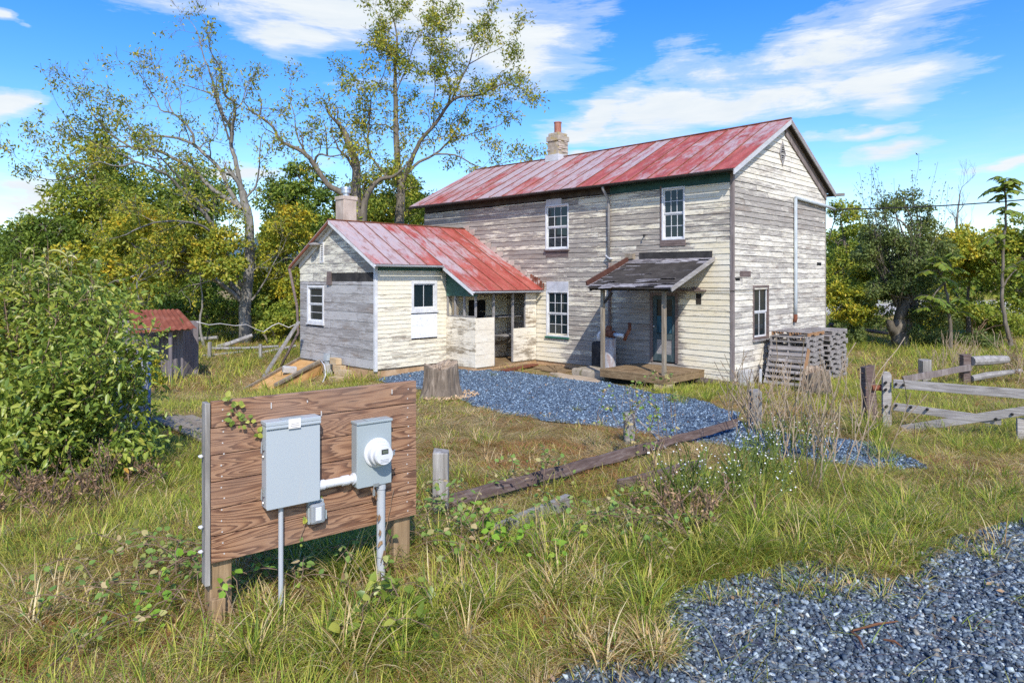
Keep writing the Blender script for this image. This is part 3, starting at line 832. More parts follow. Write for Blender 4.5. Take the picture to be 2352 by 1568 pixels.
half_gutter('gutter', MT['palegrey'], (EP-.05, .1, zk(EP)-.05), (EP-.05, WSTEP, zk(EP)-.03), .05)
slab('porch_fascia', 'brownsill', MBf(EP+.25), .02, WSTEP-.05, zk(EP)-.12, zk(EP)+.05, -.01, .03)
mb = MB(); mb.tube([(KB+.2, KG+.28, zk(KB+.2)-.15), (KB+.12, KG+.05, 1.9), (KB+.08, KG+.02, 1.0), (KB+.35, KG+.5, -.1)], .045, 8); mb.build('downspout', MT['brownsill'], house, smooth=True)
# step flashing where the roof meets the wall
mb = MB(); rf = random.Random(2)
k = 0; t = KR-.1
while t > EP+.25:
    zz = zk(t); s = .30
    mb.box(t-s/2, t+s/2-.01, .020+.002*(k % 2), .030+.002*(k % 2), zz-.02, zz+.13+rf.uniform(-.04, .05), j=.014); t -= .29; k += 1
mb.build('step_flashing', MT['chimneyK'], house)
mb = MB()
for q in range(7): mb.box(6.58+q*.09, 6.65+q*.09, .02, .03, zk(6.6+q*.09)+.0, zk(6.6+q*.09)+.22+rf.uniform(-.03, .05), j=.008)
mb.build('rusty_flashing', MT['rust'], house)
# kitchen chimney + cowl
kt, kw = 10.75, 4.85
kc = MB(); kc.box(kt-.24, kt+.24, kw-.24, kw+.24, 4.2, 5.38, j=.008); kc.box(kt-.262, kt+.262, kw-.262, kw+.262, 5.30, 5.42, j=.006)
kch = kc.build('chimney', MT['chimneyK'], kroof, bevel=.015)
mb = MB(); mb.lathe((kt, kw, 5.40), (0, 0, 1), [(.10, 0), (.10, .13), (.15, .13), (.15, .25), (.17, .25), (.16, .31), (.02, .33)], 16); mb.build('chimney_cowl', MT['steel'], kroof)
mb = MB(); mb.lathe((KR+.9, KG+.20, zk(KR+.9)-.26), (0, 0, 1), [(.05, 0), (.18, .02), (.18, .05), (.05, .10)], 16); mb.build('eave_lamp', MT['greytrim'], house)

# ---- enclosed back porch in the corner
PW, PT = 2.74, 6.92
PL = MA(PW); PF = MBf(PT)
def strips(name, M, u0, u1, z0, z1, pv, n):
    mb = MB(); su = []; pa = []; br = []
    for k in range(n):
        a = z0+(z1-z0)*k/n; b_ = z0+(z1-z0)*(k+1)/n-.006; bid = RNG.random()
        N = 5
        for q in range(N):
            c = len(mb.v); x0 = u0+(u1-u0)*q/N; x1 = u0+(u1-u0)*(q+1)/N
            for (uu, dd, zz) in ((x0, .0, a), (x1, .0, a), (x1, .0, b_), (x0, .0, b_), (x0, .02, a), (x1, .02, a), (x1, .016, b_), (x0, .016, b_)):
                mb.v.append(M(uu, dd-.01, zz)); su.append((uu+bid*30, zz, bid*9)); pa.append(pv+RNG.uniform(-.05, .05)); br.append(bid)
            mb.f += [tuple(c+i for i in f) for f in MB.BOXF]; mb.m += [0]*6
    mb.att = {'su': ('FLOAT_VECTOR', su), 'paint': ('FLOAT', pa), 'brd': ('FLOAT', br)}
    return mb.build(name, MT['porchpanel'], house, recalc=False)
zs1 = onA(1060, 727, PW)[1]; zp0 = .10
ztop = zk(PT)-.12
strips('porch_panel', PL, PT+.01, KF-.02, zp0, zs1, .62, 4)
u93 = PW; u35 = onB(1135, 750, PT)[0]; u78 = onB(1179, 750, PT)[0]; u07 = onB(1207, 750, PT)[0]
strips('porch_panel', PF, u35, PW-.01, zp0, onB(1115, 729, PT)[1], .72, 4)
strips('porch_panel', PF, .04, u78, zp0+.05, onB(1205, 752, PT)[1], .60, 4)
strips('porch_panel', PF, .04, u07, onB(1220, 750, PT)[1], ztop-.02, .60, 2)
mb = MB()
for (uu, a) in ((PT+.03, zs1), (KF-.06, zs1), (KF-.42, zs1), (KF-.85, zs1)):
    mb.box(uu-.03, uu+.03, PW-.05, PW+.004, a+.004, ztop+.02)
for (uu, a) in ((u35, zp0), (u78, zp0+.04), (u07-.02, onB(1220, 752, PT)[1])):
    mb.box(PT-.0, PT+.06, uu-.035, uu+.035, a, ztop+.02)
mb.box(PT+.065, KF-.1, PW-.05, PW+.02, zs1+.0, zs1+.03)
mb.build('porch_studs', MT['greytrim'], house, bevel=.004)
mb = MB(); mb.box(PT+.0, KF-.02, .04, PW-.03, .05, .13); mb.build('porch_floor', MT['deck'], house)
slab('porch_sill', 'clay', PF, .02, PW, -.4, .095, -.05, .0); slab('porch_sill', 'clay', PL, PT+.06, KF, -.4, .095, -.05, .0)
mb = MB(); mb.box(7.35, 8.0, .25, 1.1, .92, .96); mb.box(7.4, 8.1, .2, 1.3, 1.55, 1.58); mb.beam((7.9, 1.1, .14), (7.9, 1.1, .92), .04, .04, up=(1, 0, 0)); mb.build('porch_shelf', MT['greytrim'], house)
mb = MB(); mb.box(KF-.022, KF-.008, 1.05, 1.8, .14, 2.1); mb.build('inner_door', MT['black'], house)
mb = MB()
for q, a in enumerate((.10, .19, .30)): mb.box(KF-.33-.1*q, KF-.23-.1*q, PW-.06, PW-.055, zs1+.04, ztop-.1)
mb.build('porch_boards', MT['porchpanel'], house)

# ---- small front porch
pt0, pt1, pw = .79, 2.87, 1.93
mb = MB()
nb = 13
for k in range(nb):
    a = .03+(pw-.03)*k/nb; mb.box(pt0, pt1, a, a+(pw-.03)/nb-.008, .335, .365, j=.003)
pd = mb.build('porch_deck', MT['deck'], house)
mb = MB(); mb.box(pt0+.01, pt1-.01, pw-.05, pw-.01, .16, .333); mb.box(pt0+.01, pt0+.05, .03, pw-.052, .16, .333); mb.box(pt1-.05, pt1-.01, .03, pw-.052, .16, .333)
mb.build('rim_board', MT['deck'], pd, bevel=.004)
mb = MB(); mb.box(pt0+.02, pt0+.36, pw-.42, pw-.03, -.3, .155, j=.02); mb.box(pt1-.5, pt1-.1, .6, 1.0, -.3, .155, j=.02); mb.build('pier_block', MT['blockclay'], pd)
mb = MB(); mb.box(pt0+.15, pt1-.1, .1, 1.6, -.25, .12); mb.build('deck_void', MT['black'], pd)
rz1, rz0 = 3.36, 2.56; re = 2.14; ra, rb_ = .52, 3.12
def zpr(w): return rz1+(rz0-rz1)*w/re-.05*math.sin(PI*min(1, max(0, w/re)))
for (px, lean) in ((1385, 0), (1526, 0)):
    tq, _ = onA(px, 800, pw-.12)
    mb = MB(); mb.beam((tq, pw-.11, .366), (tq+.01, pw-.12, zpr(pw)-.13), .095, .095, up=(0, 1, 0), n=4, j=.003)
    mb.build('porch_post', MT['post'], house, bevel=.008)
    if px == 1385:
        mb = MB(); mb.beam((tq-.05, pw-.11, 2.15), (tq-.30, pw-.11, 2.42), .06, .05); mb.build('brace', MT['darktrim'], house)
mb = MB(); mb.beam((ra+.12, pw-.12, zpr(pw)-.10), (rb_+.05, pw-.12, zpr(pw)-.10), .09, .07)
for k in range(5):
    a = ra+.10+(rb_-ra-.15)*k/4; mb.beam((a, .03, zpr(.03)-.075), (a, re-.06, zpr(re-.06)-.075), .045, .085)
prf = mb.build('porch_roof_frame', MT['darktrim'], house)
# shingles : curled courses
mb = MB(); su = []; pa = []; br = []; rs = random.Random(12); rows = 11
for k in range(rows):
    w0 = re*(1-k/rows)+.04; w1 = re*(1-(k+1.45)/rows); t = ra-.02+rs.uniform(-.1, .05)
    w1 = max(w1, .02)
    while t < rb_+.02+.12*(1 if k < 4 else 0):
        wd = rs.uniform(.18, .75); t2 = min(t+wd-.006, rb_+.14); bid = rs.random(); lift = rs.uniform(.01, .075) if rs.random() < .6 else .008; dw = rs.uniform(-.09, .04)
        ta, tb = max(t, ra), t2
        if tb-ta > .04:
            b_ = len(mb.v)
            for (a, w_, lf) in ((ta, w0+dw, lift), (tb, w0+dw+rs.uniform(-.01, .01), lift*rs.uniform(.3, 1)), (tb, (w0+w1)/2, .012), (ta, (w0+w1)/2, .012), (tb, w1, .004), (ta, w1, .004)):
                for th in (0, -.008):
                    mb.v.append((a, w_, zpr(w_)+.012+lf+th)); su.append((a+bid*20, w_, bid*5)); pa.append(.5); br.append(bid)
            q = b_
            mb.f += [(q, q+2, q+4, q+6), (q+6, q+4, q+8, q+10), (q+1, q+7, q+5, q+3), (q, q+1, q+3, q+2), (q+7, q+11, q+9, q+5), (q, q+6, q+7, q+1), (q+2, q+3, q+5, q+4)]; mb.m += [0]*7
        t += wd
mb.att = {'su': ('FLOAT_VECTOR', su), 'paint': ('FLOAT', pa), 'brd': ('FLOAT', br)}
proof = mb.build('porch_roof', MT['shingle'], house, recalc=False)
mb = MB(); mb.prism([(ra, 0), (rb_, 0), (rb_, 1), (ra, 1)], 0, 1, lambda u, d, q: (u, .02+q*(re-.04), zpr(.02+q*(re-.04))-.022+d*.026)); mb.build('roof_sheathing', MT['darktrim'], proof)
mb = MB(); mb.beam((ra-.02, .03, zpr(.03)-.01), (ra-.02, re+.03, zpr(re+.03)-.01), .03, .11); mb.build('rake_board', MT['gatewood'], proof)
mb = MB(); mb.beam((rb_+.07, .16, zpr(.16)+.075), (rb_+.10, re-.10, zpr(re-.10)+.075), .05, .13); mb.build('rake_flashing', MT['rustdark'], proof)
mb = MB(); mb.box(ra+.05, rb_-.25, .02, .036, rz1+.0, rz1+.19, j=.006); mb.build('wall_flashing', MT['darkbox'], proof)
mb = MB(); mb.box(rb_-.08, rb_+.18, .02, .15, rz1+.01, rz1+.16, j=.02); mb.build('rusty_cap', MT['post'], proof)
# bracket shelf on the wall right of the porch
bu, bz = onA(1600, 665)
mb = MB(); mb.box(bu-.30, bu+.55, .02, .16, bz-.045, bz, j=.004); mb.box(bu-.12, bu+.10, .02, .08, bz+.002, bz+.07, j=.01)
br_ = mb.build('wall_bracket', MT['brownsill'], house)
uu, zz = onA(1606, 685); slab('dark_patch', 'darktrim', A0, uu-.075, uu+.075, zz-.16, zz+.13, .02, .034)  # thin dark rectangle on the wall below the bracket
mb = MB(); mb.tube([(bu, .05, bz-.03), (.06, .05, bz-.02), (-.05, .06, bz-.02), (-.06, -1.2, bz-.02)], .008, 5); mb.build('house_cable', MT['wire'], house)
# ================================================================ UTILITY BOARD
BX0, BY0, BX1, BY1 = -1.965, 4.5, -.752, 5.44
bd = Vector((BX1-BX0, BY1-BY0, 0)); BL = bd.length; bd.normalize(); bn = Vector((bd.y, -bd.x, 0))
ubz = math.atan2(bd.y, bd.x)
board = thing('utility_board', 'brown plank board on two posts carrying grey electrical boxes, a meter and conduits', 'meter board', (BX0, BY0, 0), ubz)
def onU(px, py, off=0.0):
    """local (x, z) on the board front plane moved out by off"""
    o = Vector((BX0, BY0, 0))+bn*off
    r = Vector(((px-CX)/F, 1, -(py-CY)/F))
    s = o.dot(bn)/r.dot(bn); p = r*s
    return (p-o).dot(bd), HC+p.z
BT, BB = 2.0, .94
mb = MB(); ph = (BT-BB)/6
for k in range(6):
    mb.box(RNG.uniform(0.0, .006), BL-RNG.uniform(0, .006), -RNG.uniform(0, .003), .038, BB+k*ph+.003, BB+(k+1)*ph-.003)
pan = mb.build('plank_panel', MT['plank'], board, bevel=.003)
for k in range(14):
    for x in (.075, BL-.08):
        mb = MB(); mb.lathe((x+RNG.uniform(-.01, .01), .001, BB+.05+k*.073), (0, -1, 0), [(.006, 0), (.005, .004)], 8); mb.build('screw', MT['cable'], pan)
for (px, py) in ((849, 931-6), (965-20, 0)):
    pass
for (px, py, h) in ((622, 931, .04), (737, 949, .035), (899, 899, .035), (705, 921, .015)):
    x, z = onU(px, py); mb = MB(); mb.box(x-.003, x+.003, -.012, -.001, z-h/2, z+h/2); mb.build('nail', MT['cable'], pan)
for (x, wd) in ((.075, .14), (BL-.105, .14)):
    p = bd*x+Vector((BX0, BY0, 0)); g = float(gh(p.x, p.y))
    mb = MB(); mb.box(x-wd/2, x+wd/2, .042, .042+.14, g-.3, BT-.05)
    mb.build('post', MT['treatedpost'], board, bevel=.008)
p = bd*.0+Vector((BX0, BY0, 0)); g = float(gh(p.x, p.y))
mb = MB(); mb.box(-.034, -.002, -.002, .088, .80, BT-.01); mb.build('edge_batten', MT['fencepost'], board, bevel=.004)
mb = MB(); mb.box(.0, .085, -.02, .036, g-.2, .70, j=.006); mb.build('sister_post', MT['treatedpost'], board, bevel=.006)
for k, z in enumerate((1.64, 1.18, 1.02)):
    mb = MB(); mb.lathe((-.036, .03, z), (-1, 0, .25), [(.004, 0), (.008, .008), (.014, .016), (.010, .024), (.004, .034)], 10)
    mb.build('insulator', MT['pvcwhite'], board, smooth=True)
# ---- breaker panel
dpt = .105
x0, z1a = onU(618, 986, dpt); x1, _ = onU(735, 955, dpt); _, zb = onU(618, 1170, dpt); _, zt = onU(735, 957, dpt)
x0a, _ = onU(612, 1080, dpt)
bx0, bx1, bz0, bz1 = x0a, x1, zb, (zt+z1a)/2
mb = MB(); mb.box(bx0, bx1, -dpt+.004, -.003, bz0, bz1)
bp = mb.build('breaker_panel', MT['panelgrey'], board, bevel=.006)
mb = MB(); mb.box(bx0+.002, bx1-.0, -dpt, -dpt+.003, bz0-.004, bz1-.03); mb.build('cover', MT['panelgrey'], bp, bevel=.0015)
mb = MB(); mb.box(bx0-.006, bx1+.004, -dpt-.014, -.001, bz1+.001, bz1+.028); mb.box(bx0-.006, bx1+.004, -dpt-.014, -dpt-.006, bz1-.022, bz1); mb.build('rain_hood', MT['panelgrey'], bp, bevel=.004)
mb = MB(); xm = (bx0+bx1)/2; mb.box(xm-.075, xm+.075, -.088, -.025, bz1+.0285, bz1+.034); mb.build('hub_plate', MT['panelgrey2'], bp, bevel=.002)
mb = MB(); sx, sz = onU(675, 970, dpt); mb.box(sx-.042, sx+.042, -dpt-.0165, -dpt-.0148, sz-.036, sz+.030); lab = mb.build('sticker', newmat('paper sticker', .6, (.80, .77, .72))[0], bp)
mb = MB()
for k, (a, b_) in enumerate(((-.025, .03), (-.03, .034), (-.02, .022))):
    mb.box(sx+a, sx+b_, -dpt-.0175, -dpt-.017, sz-.006-k*.012, sz-.002-k*.012)
mb.build('sticker_print', newmat('sticker print', .6, (.35, .33, .33))[0], bp)
for z in (bz0+(bz1-bz0)*.76, bz0+(bz1-bz0)*.20):
    mb = MB(); mb.box(bx0-.012, bx0-.0005, -.075, -.035, z-.028, z+.028); mb.tube([(bx0-.014, -.055, z+.025), (bx0-.018, -.055, z-.05)], .006, 6); mb.lathe((bx0-.006, -.055, z-.075), (-1, 0, 0), [(.012, 0), (.009, .008)], 8)
    mb.build('latch', MT['steel'], bp)
# ---- meter socket and meter
dm_ = .10
mx0, _ = onU(820, 1050, dm_); mx1, _ = onU(900, 1050, dm_); _, mzb0 = onU(822, 1122, dm_); _, mzb1 = onU(900, 1105, dm_); _, mzt = onU(862, 971, dm_)
mz0, mz1 = (mzb0+mzb1)/2, mzt
mb = MB(); mb.box(mx0, mx1, -dm_+.004, -.003, mz0, mz1)
ms = mb.build('meter_socket', MT['panelgrey2'], board, bevel=.005)
mb = MB(); mb.box(mx0+.004, mx1-.004, -dm_, -dm_+.003, mz0-.003, mz1-.012); mb.build('cover', MT['panelgrey2'], ms, bevel=.0015)
mb = MB(); mb.box(mx0-.004, mx1+.004, -dm_-.008, -.001, mz1+.001, mz1+.02); mb.box((mx0+mx1)/2-.06, (mx0+mx1)/2+.05, -.085, -.03, mz1+.0205, mz1+.027); mb.build('rain_hood', MT['panelgrey2'], ms, bevel=.003)
mb = MB(); hx = (mx0+mx1)/2+.01; mb.box(hx-.022, hx+.022, -dm_-.006, -dm_-.001, mz0-.012, mz0+.012); mb.tube([(hx-.02, -dm_-.004, mz0), (hx-.02, -dm_-.006, mz0-.03)], .003, 6); mb.box(hx-.03, hx-.012, -dm_-.012, -dm_, mz0-.075, mz0-.03); mb.build('hasp', MT['steel'], ms)
mcx, mcz = onU(866, 1038, dm_)
mb = MB(); mb.lathe((mcx, -dm_-.0005, mcz), (0, -1, 0), [(.108, 0), (.108, .012), (.100, .018), (.092, .018)], 40); ring = mb.build('meter_ring', MT['pvcwhite'], ms, smooth=False)
mb = MB(); mb.lathe((mcx, -dm_-.018, mcz), (0, -1, 0), [(.088, 0), (.086, .05), (.074, .060), (.072, .095), (.066, .105), (.0, .108)], 40); mtr = mb.build('meter', MT['pvcwhite'], ms)
mb = MB(); mb.box(mcx-.027, mcx+.027, -dm_-.129, -dm_-.1255, mcz+.012, mcz+.046); mb.build('meter_display', newmat('dark meter display', .15, (.03, .032, .03))[0], ms)
mb = MB(); mb.box(mcx-.021, mcx+.021, -dm_-.131, -dm_-.1295, mcz+.018, mcz+.040); mb.build('meter_screen', newmat('meter lcd', .2, (.12, .14, .11))[0], ms)
mb = MB()
for q in range(3): mb.box(mcx-.035, mcx+.03, -dm_-.1275, -dm_-.1255, mcz-.028-q*.01, mcz-.025-q*.01)
mb.build('meter_print', newmat('meter print', .6, (.45, .46, .47))[0], ms)
mb = MB(); mb.box(mcx+.058, mcx+.085, -dm_-.120, -dm_-.085, mcz-.008, mcz+.012); mb.tube([(mcx+.08, -dm_-.10, mcz+.012), (mcx+.10, -dm_-.09, mcz+.02), (mcx+.095, -dm_-.06, mcz-.04)], .004, 6); mb.build('meter_seal', MT['steel'], ms)
# ---- conduits
hx_, hz_ = onU(775, 1106, .055)
mb = MB(); mb.tube([(bx1-.002, -.055, hz_), (mx0+.002, -.055, hz_)], .030, 16)
for a, b_, r in ((bx1, bx1+.05, .036), (bx1+.13 if False else mx0-.10, mx0-.045, .036), (mx0-.018, mx0-.0, .042)): mb.tube([(a+.001, -.055, hz_), (b_, -.055, hz_)], r, 16)
hc = mb.build('conduit', MT['pvcwhite'], board); 
cx_, _ = onU(875, 1200, .055)
p = bd*cx_+bn*.055+Vector((BX0, BY0, 0)); g = float(gh(p.x, p.y))
mb = MB(); mb.tube([(cx_, -.055, mz0-.004), (cx_, -.055, g-.2)], .032, 16); mb.tube([(cx_, -.055, mz0-.003), (cx_, -.055, mz0-.05)], .037, 16); mb.build('conduit', MT['pvc'], board)
cx_, _ = onU(645, 1230, .05)
p = bd*cx_+bn*.05+Vector((BX0, BY0, 0)); g = float(gh(p.x, p.y))
mb = MB(); mb.tube([(cx_, -.05, bz0-.004), (cx_, -.05, g-.2)], .0165, 12); mb.build('conduit', MT['pvc'], board)
# ---- outlet with bubble cover
ox, oz = onU(727, 1177, .05)
mb = MB(); mb.box(ox-.058, ox+.058, -.045, -.002, oz-.075, oz+.085); ob = mb.build('outlet_box', MT['panelgrey2'], board, bevel=.006)
m, t, b = newmat('clear bubble cover', .12, (.62, .66, .70), spec=.5); b.inputs['Transmission Weight'].default_value = .55
mb = MB(); mb.box(ox-.055, ox+.055, -.085, -.046, oz-.07, oz+.075); mb.build('bubble_cover', m, ob, bevel=.018)
mb = MB(); mb.box(ox-.022, ox+.022, -.0905, -.086, oz-.045, oz+.05); mb.build('cover_stripe', MT['pvcwhite'], ob, bevel=.003)
mb = MB(); mb.box(ox-.035, ox-.02, -.06, -.03, oz+.0855, oz+.10); mb.box(ox+.02, ox+.035, -.06, -.03, oz+.0855, oz+.10); mb.box(ox+.059, ox+.068, -.07, -.04, oz-.05, oz+.01); mb.build('hinge', MT['panelgrey2'], ob)

# ================================================================ STUMPS
def stump(name, label, c, r, h, seed, flare=.25, mats=None):
    rg = random.Random(seed); o = thing(name, label, 'tree stump', c)
    n = 48; lv = [(-.2, 1+flare*1.2), (0, 1+flare), (.12*h, 1+flare*.55), (.35*h, 1.04), (.7*h, .97), (.93*h, .95), (h, .93)]
    ph = [rg.uniform(0, 6.28) for _ in range(6)]
    mb = MB()
    for i, (z, s) in enumerate(lv):
        for k in range(n):
            a = 2*PI*k/n
            ro = r*s*(1+.07*math.sin(3*a+ph[0])*(1 if z < .4*h else .7)+.05*math.sin(5*a+ph[1])*(1.6 if z < .2*h else 1)+.05*math.sin(13*a+ph[2])*(1 if k % 2 else .6)+rg.uniform(-.02, .02))
            zz = z+(0 if i < 5 else .05*math.sin(2*a+ph[3])+rg.uniform(-.03, .03)+.10*max(0, math.sin(a+ph[4])))
            mb.v.append((ro*math.cos(a), ro*math.sin(a), zz))
    for i in range(len(lv)-1):
        for k in range(n): mb.f.append((i*n+k, i*n+(k+1) % n, (i+1)*n+(k+1) % n, (i+1)*n+k)); mb.m.append(0)
    mb.build('bark', MT['stumpbark'], o)
    tb = MB(); top = (len(lv)-1)*n
    rings = 5
    for q in range(rings):
        f = 1-q/rings
        for k in range(n):
            x, y, z = mb.v[top+k]; tb.v.append((x*f*1.0, y*f, z*f+(h-.05)*(1-f)-.02*rg.random()+(-.10 if q >= 2 else 0)*rg.random()))
    for q in range(rings-1):
        for k in range(n): tb.f.append((q*n+k, q*n+(k+1) % n, (q+1)*n+(k+1) % n, (q+1)*n+k)); tb.m.append(0)
    tb.v.append((0, 0, h-.1)); 
    for k in range(n): tb.f.append(((rings-1)*n+k, (rings-1)*n+(k+1) % n, rings*n)); tb.m.append(0)
    tb.build('cut_top', MT['stumptop'], o)
    return o
MT['stumpbark'] = wood_mat('split stump wood', (.035,.024,.017), (.13,.10,.072), (.34,.28,.22), (7, 7, .5), 2.6)
MT['stumptop'] = wood_mat('rotten stump top', (.12,.085,.06), (.30,.22,.15), (.46,.37,.27), (2, 2, 2), 5)
SP = PG(1006, 917)
s1 = stump('tree_stump', 'big pale split tree stump with brown chips at the edge of the blue gravel', (SP.x, SP.y+.45, float(gh(SP.x, SP.y+.45))-.02), .41, .74, 4, .26)
SP2 = PG(1888, 908)
stump('tree_stump', 'dark grey ridged stump in tall grass between the pallets and the gate', (SP2.x, SP2.y+.3, float(gh(SP2.x, SP2.y+.3))), .30, .52, 8, .12)
# chips around the stump
mb = MB(); rg = random.Random(5)
for k in range(110):
    a = rg.uniform(-1.9, .9); d = rg.uniform(.52, .9); x = SP.x+d*math.cos(a); y = SP.y+.45+d*math.sin(a)
    mb.beam(G(x, y, .03), G(x+rg.uniform(-.09, .09), y+rg.uniform(-.09, .09), .035+rg.uniform(0, .05)), rg.uniform(.02, .05), .012)
tag(mb.build('wood_chips', wood_mat('fresh wood chips', (.34,.18,.08), (.54,.36,.2), (.68,.52,.34), (2, 2, 2), 5)), kind='stuff')

# ================================================================ PALLETS
def pallet_parts():
    """local: 1.2 (x) by 1.0 (y) by .135 (z); stringers run along x"""
    top = MB(); bot = MB(); strs = []
    for k in range(7): 
        x = -.6+k*(1.2-.09)/6; top.box(x, x+.09, -.5, .5, .116, .136, j=.004)
    for x in (-.6, -.06, .49): bot.box(x, x+.11, -.5, .5, 0, .02, j=.004)
    for y in (-.5, -.02, .46):
        m_ = MB(); pr = [(-.6, .021), (-.44, .021), (-.42, .06), (-.20, .06), (-.18, .021), (.18, .021), (.20, .06), (.42, .06), (.44, .021), (.6, .021), (.6, .115), (-.6, .115)]
        m_.prism(pr, y, y+.04, lambda u, d, z: (u, d, z)); strs.append(m_)
    return top, bot, strs
def make_pallet(label, loc, rz, group, mat='pallet', mats2=None):
    o = thing('pallet', label, 'pallet', loc, rz, group)
    t_, b_, ss = pallet_parts()
    t_.build('top_deck', MT[mat], o); b_.build('bottom_deck', MT[mat], o)
    for s_ in ss: s_.build('stringer', MT[mats2 or mat], o)
    return o
def copy_thing(src, label, loc, rot):
    c = src.copy(); COL.objects.link(c); c.location = loc; c.rotation_euler = rot; c['label'] = label
    for ch in list(src.children):
        d = ch.copy(); COL.objects.link(d); d.parent = c
        for g_ in list(ch.children):
            e = g_.copy(); COL.objects.link(e); e.parent = d
    return c
# stacks beside the gable wall: open ends of the near stack face the camera, notched sides face right
thB = TH
pA = WL(-.80, -2.15, 0); pB = WL(-.95, -3.48, 0)
order = ['lowest', 'second lowest', 'third from the ground', 'fourth from the ground', 'fifth from the ground', 'sixth from the ground', 'seventh from the ground', 'eighth from the ground', 'ninth from the ground', 'tenth from the ground']
def stack(base, n, rz, where, first=None, tops=()):
    g = float(gh(base.x, base.y)); rg = random.Random(int(base.x*100)); z = g
    for k in range(n):
        lab = f'weathered grey pallet, {order[k] if k < n-1 else "topmost"} in the {where}'
        loc = (base.x+rg.uniform(-.05, .05), base.y+rg.uniform(-.05, .05), z); r = rz+rg.uniform(-.05, .05)
        if first is None: first = make_pallet(lab, loc, r, 'pallets stacked by the gable wall')
        else: copy_thing(first, lab, loc, (rg.uniform(-.008, .008), rg.uniform(-.008, .008), r))
        z += .139
    return first, z
fp, zA = stack(pA, 9, thB+PI/2, 'stack nearest the gable window')
first2, zB = stack(pB, 10, thB+PI/2, 'stack farther from the gable window', fp)
pt = make_pallet('brown edged pallet lying crooked across the top of the nearest pallet stack', (pA.x+.05, pA.y+.05, zA), thB+PI/2+.04, 'pallets stacked by the gable wall', 'pallet', 'palletorange')
# leaning pallet
lp0 = PG(1793, 874)
lp = make_pallet('grey pallet with one orange edge leaning on the front of the pallet stack', (0, 0, 0), 0, 'pallets stacked by the gable wall', 'pallet')
bpt = WL(-1.0, -.80, 0); bpt.z = float(gh(bpt.x, bpt.y))
ux = (-dA); 
Rm = Matrix(((-(dA.x), 0, 0), (-(dA.y), 0, 0), (0, 0, 1)))
# columns: local x -> along -nA..., local y -> up the slope, local z -> toward the viewer
vx = Vector((dA.x, dA.y, 0))*-1; lean = math.radians(66)
back = -nA
vy = back*math.cos(lean)+Vector((0, 0, 1))*math.sin(lean); vx, vy = vy, -vx; vz = vx.cross(vy)
R3 = Matrix((vx, vy, vz)).transposed()
lp.matrix_basis = Matrix.Translation(bpt+vx*.52) @ R3.to_4x4() @ Matrix.Diagonal((.85, .98, 1, 1))
mb = MB(); mb.box(-.6, .6, -.53, -.505, .0, .14); mb.build('edge_board', MT['palletorange'], lp)

# ================================================================ BLOCKS, STEPS, DRUM
def block(label, loc, rz, s=(.4, .2, .2), mat='block', group='concrete blocks by the kitchen corner', tilt=0, hollow=False):
    mb = MB(); a, b_, c = s
    if hollow:
        mb.box(-a/2, a/2, -b_/2, b_/2, 0, c)
    else: mb.box(-a/2, a/2, -b_/2, b_/2, 0, c, j=.006)
    o = mb.build('concrete_block', MT[mat], None, bevel=.012); o.location = loc; o.rotation_euler = (tilt, 0, rz); return tag(o, label, 'block', group)
def kb(t, w, dz=0): p = WL(t, w, 0); p.z = float(gh(p.x, p.y))+dz; return p
zk0 = 0
block('grey concrete block on end against the kitchen gable foundation', kb(10.55, 5.62, -.05), TH, (.22, .2, .40), 'block')
block('stained block bottom of the pile beside the cellar hatch', kb(9.75, 5.66, -.05), TH, (.42, .22, .22), 'blockclay')
block('pale block standing on the stained bottom block by the hatch', kb(9.85, 5.64, .175), TH+.05, (.40, .2, .2), 'blockclay')
block('grey block topmost in the pile by the hatch', kb(10.10, 5.62, .38), TH-.04, (.38, .2, .2), 'blockclay')
block('lone clay stained block lying in front of the pile by the hatch', kb(9.35, 6.05, -.06), TH+.15, (.42, .22, .2), 'blockclay')
block('block half sunk beside the lone clay stained block', kb(9.45, 5.70, -.08), TH+.1, (.4, .2, .36), 'blockclay')
mb = MB(); mb.box(-.10, .10, -.06, .06, 0, .20); mb.box(-.06, .06, -.05, .05, -.34, -.002); mb.box(-.11, .11, -.065, .065, .203, .215)
o = mb.build('junction_box', MT['panelgrey'], None, bevel=.006); q = kb(10.82, 5.50, .42); o.location = q; o.rotation_euler = (0, 0, TH); tag(o, 'small grey junction box on the kitchen gable wall above the blocks', 'junction box')
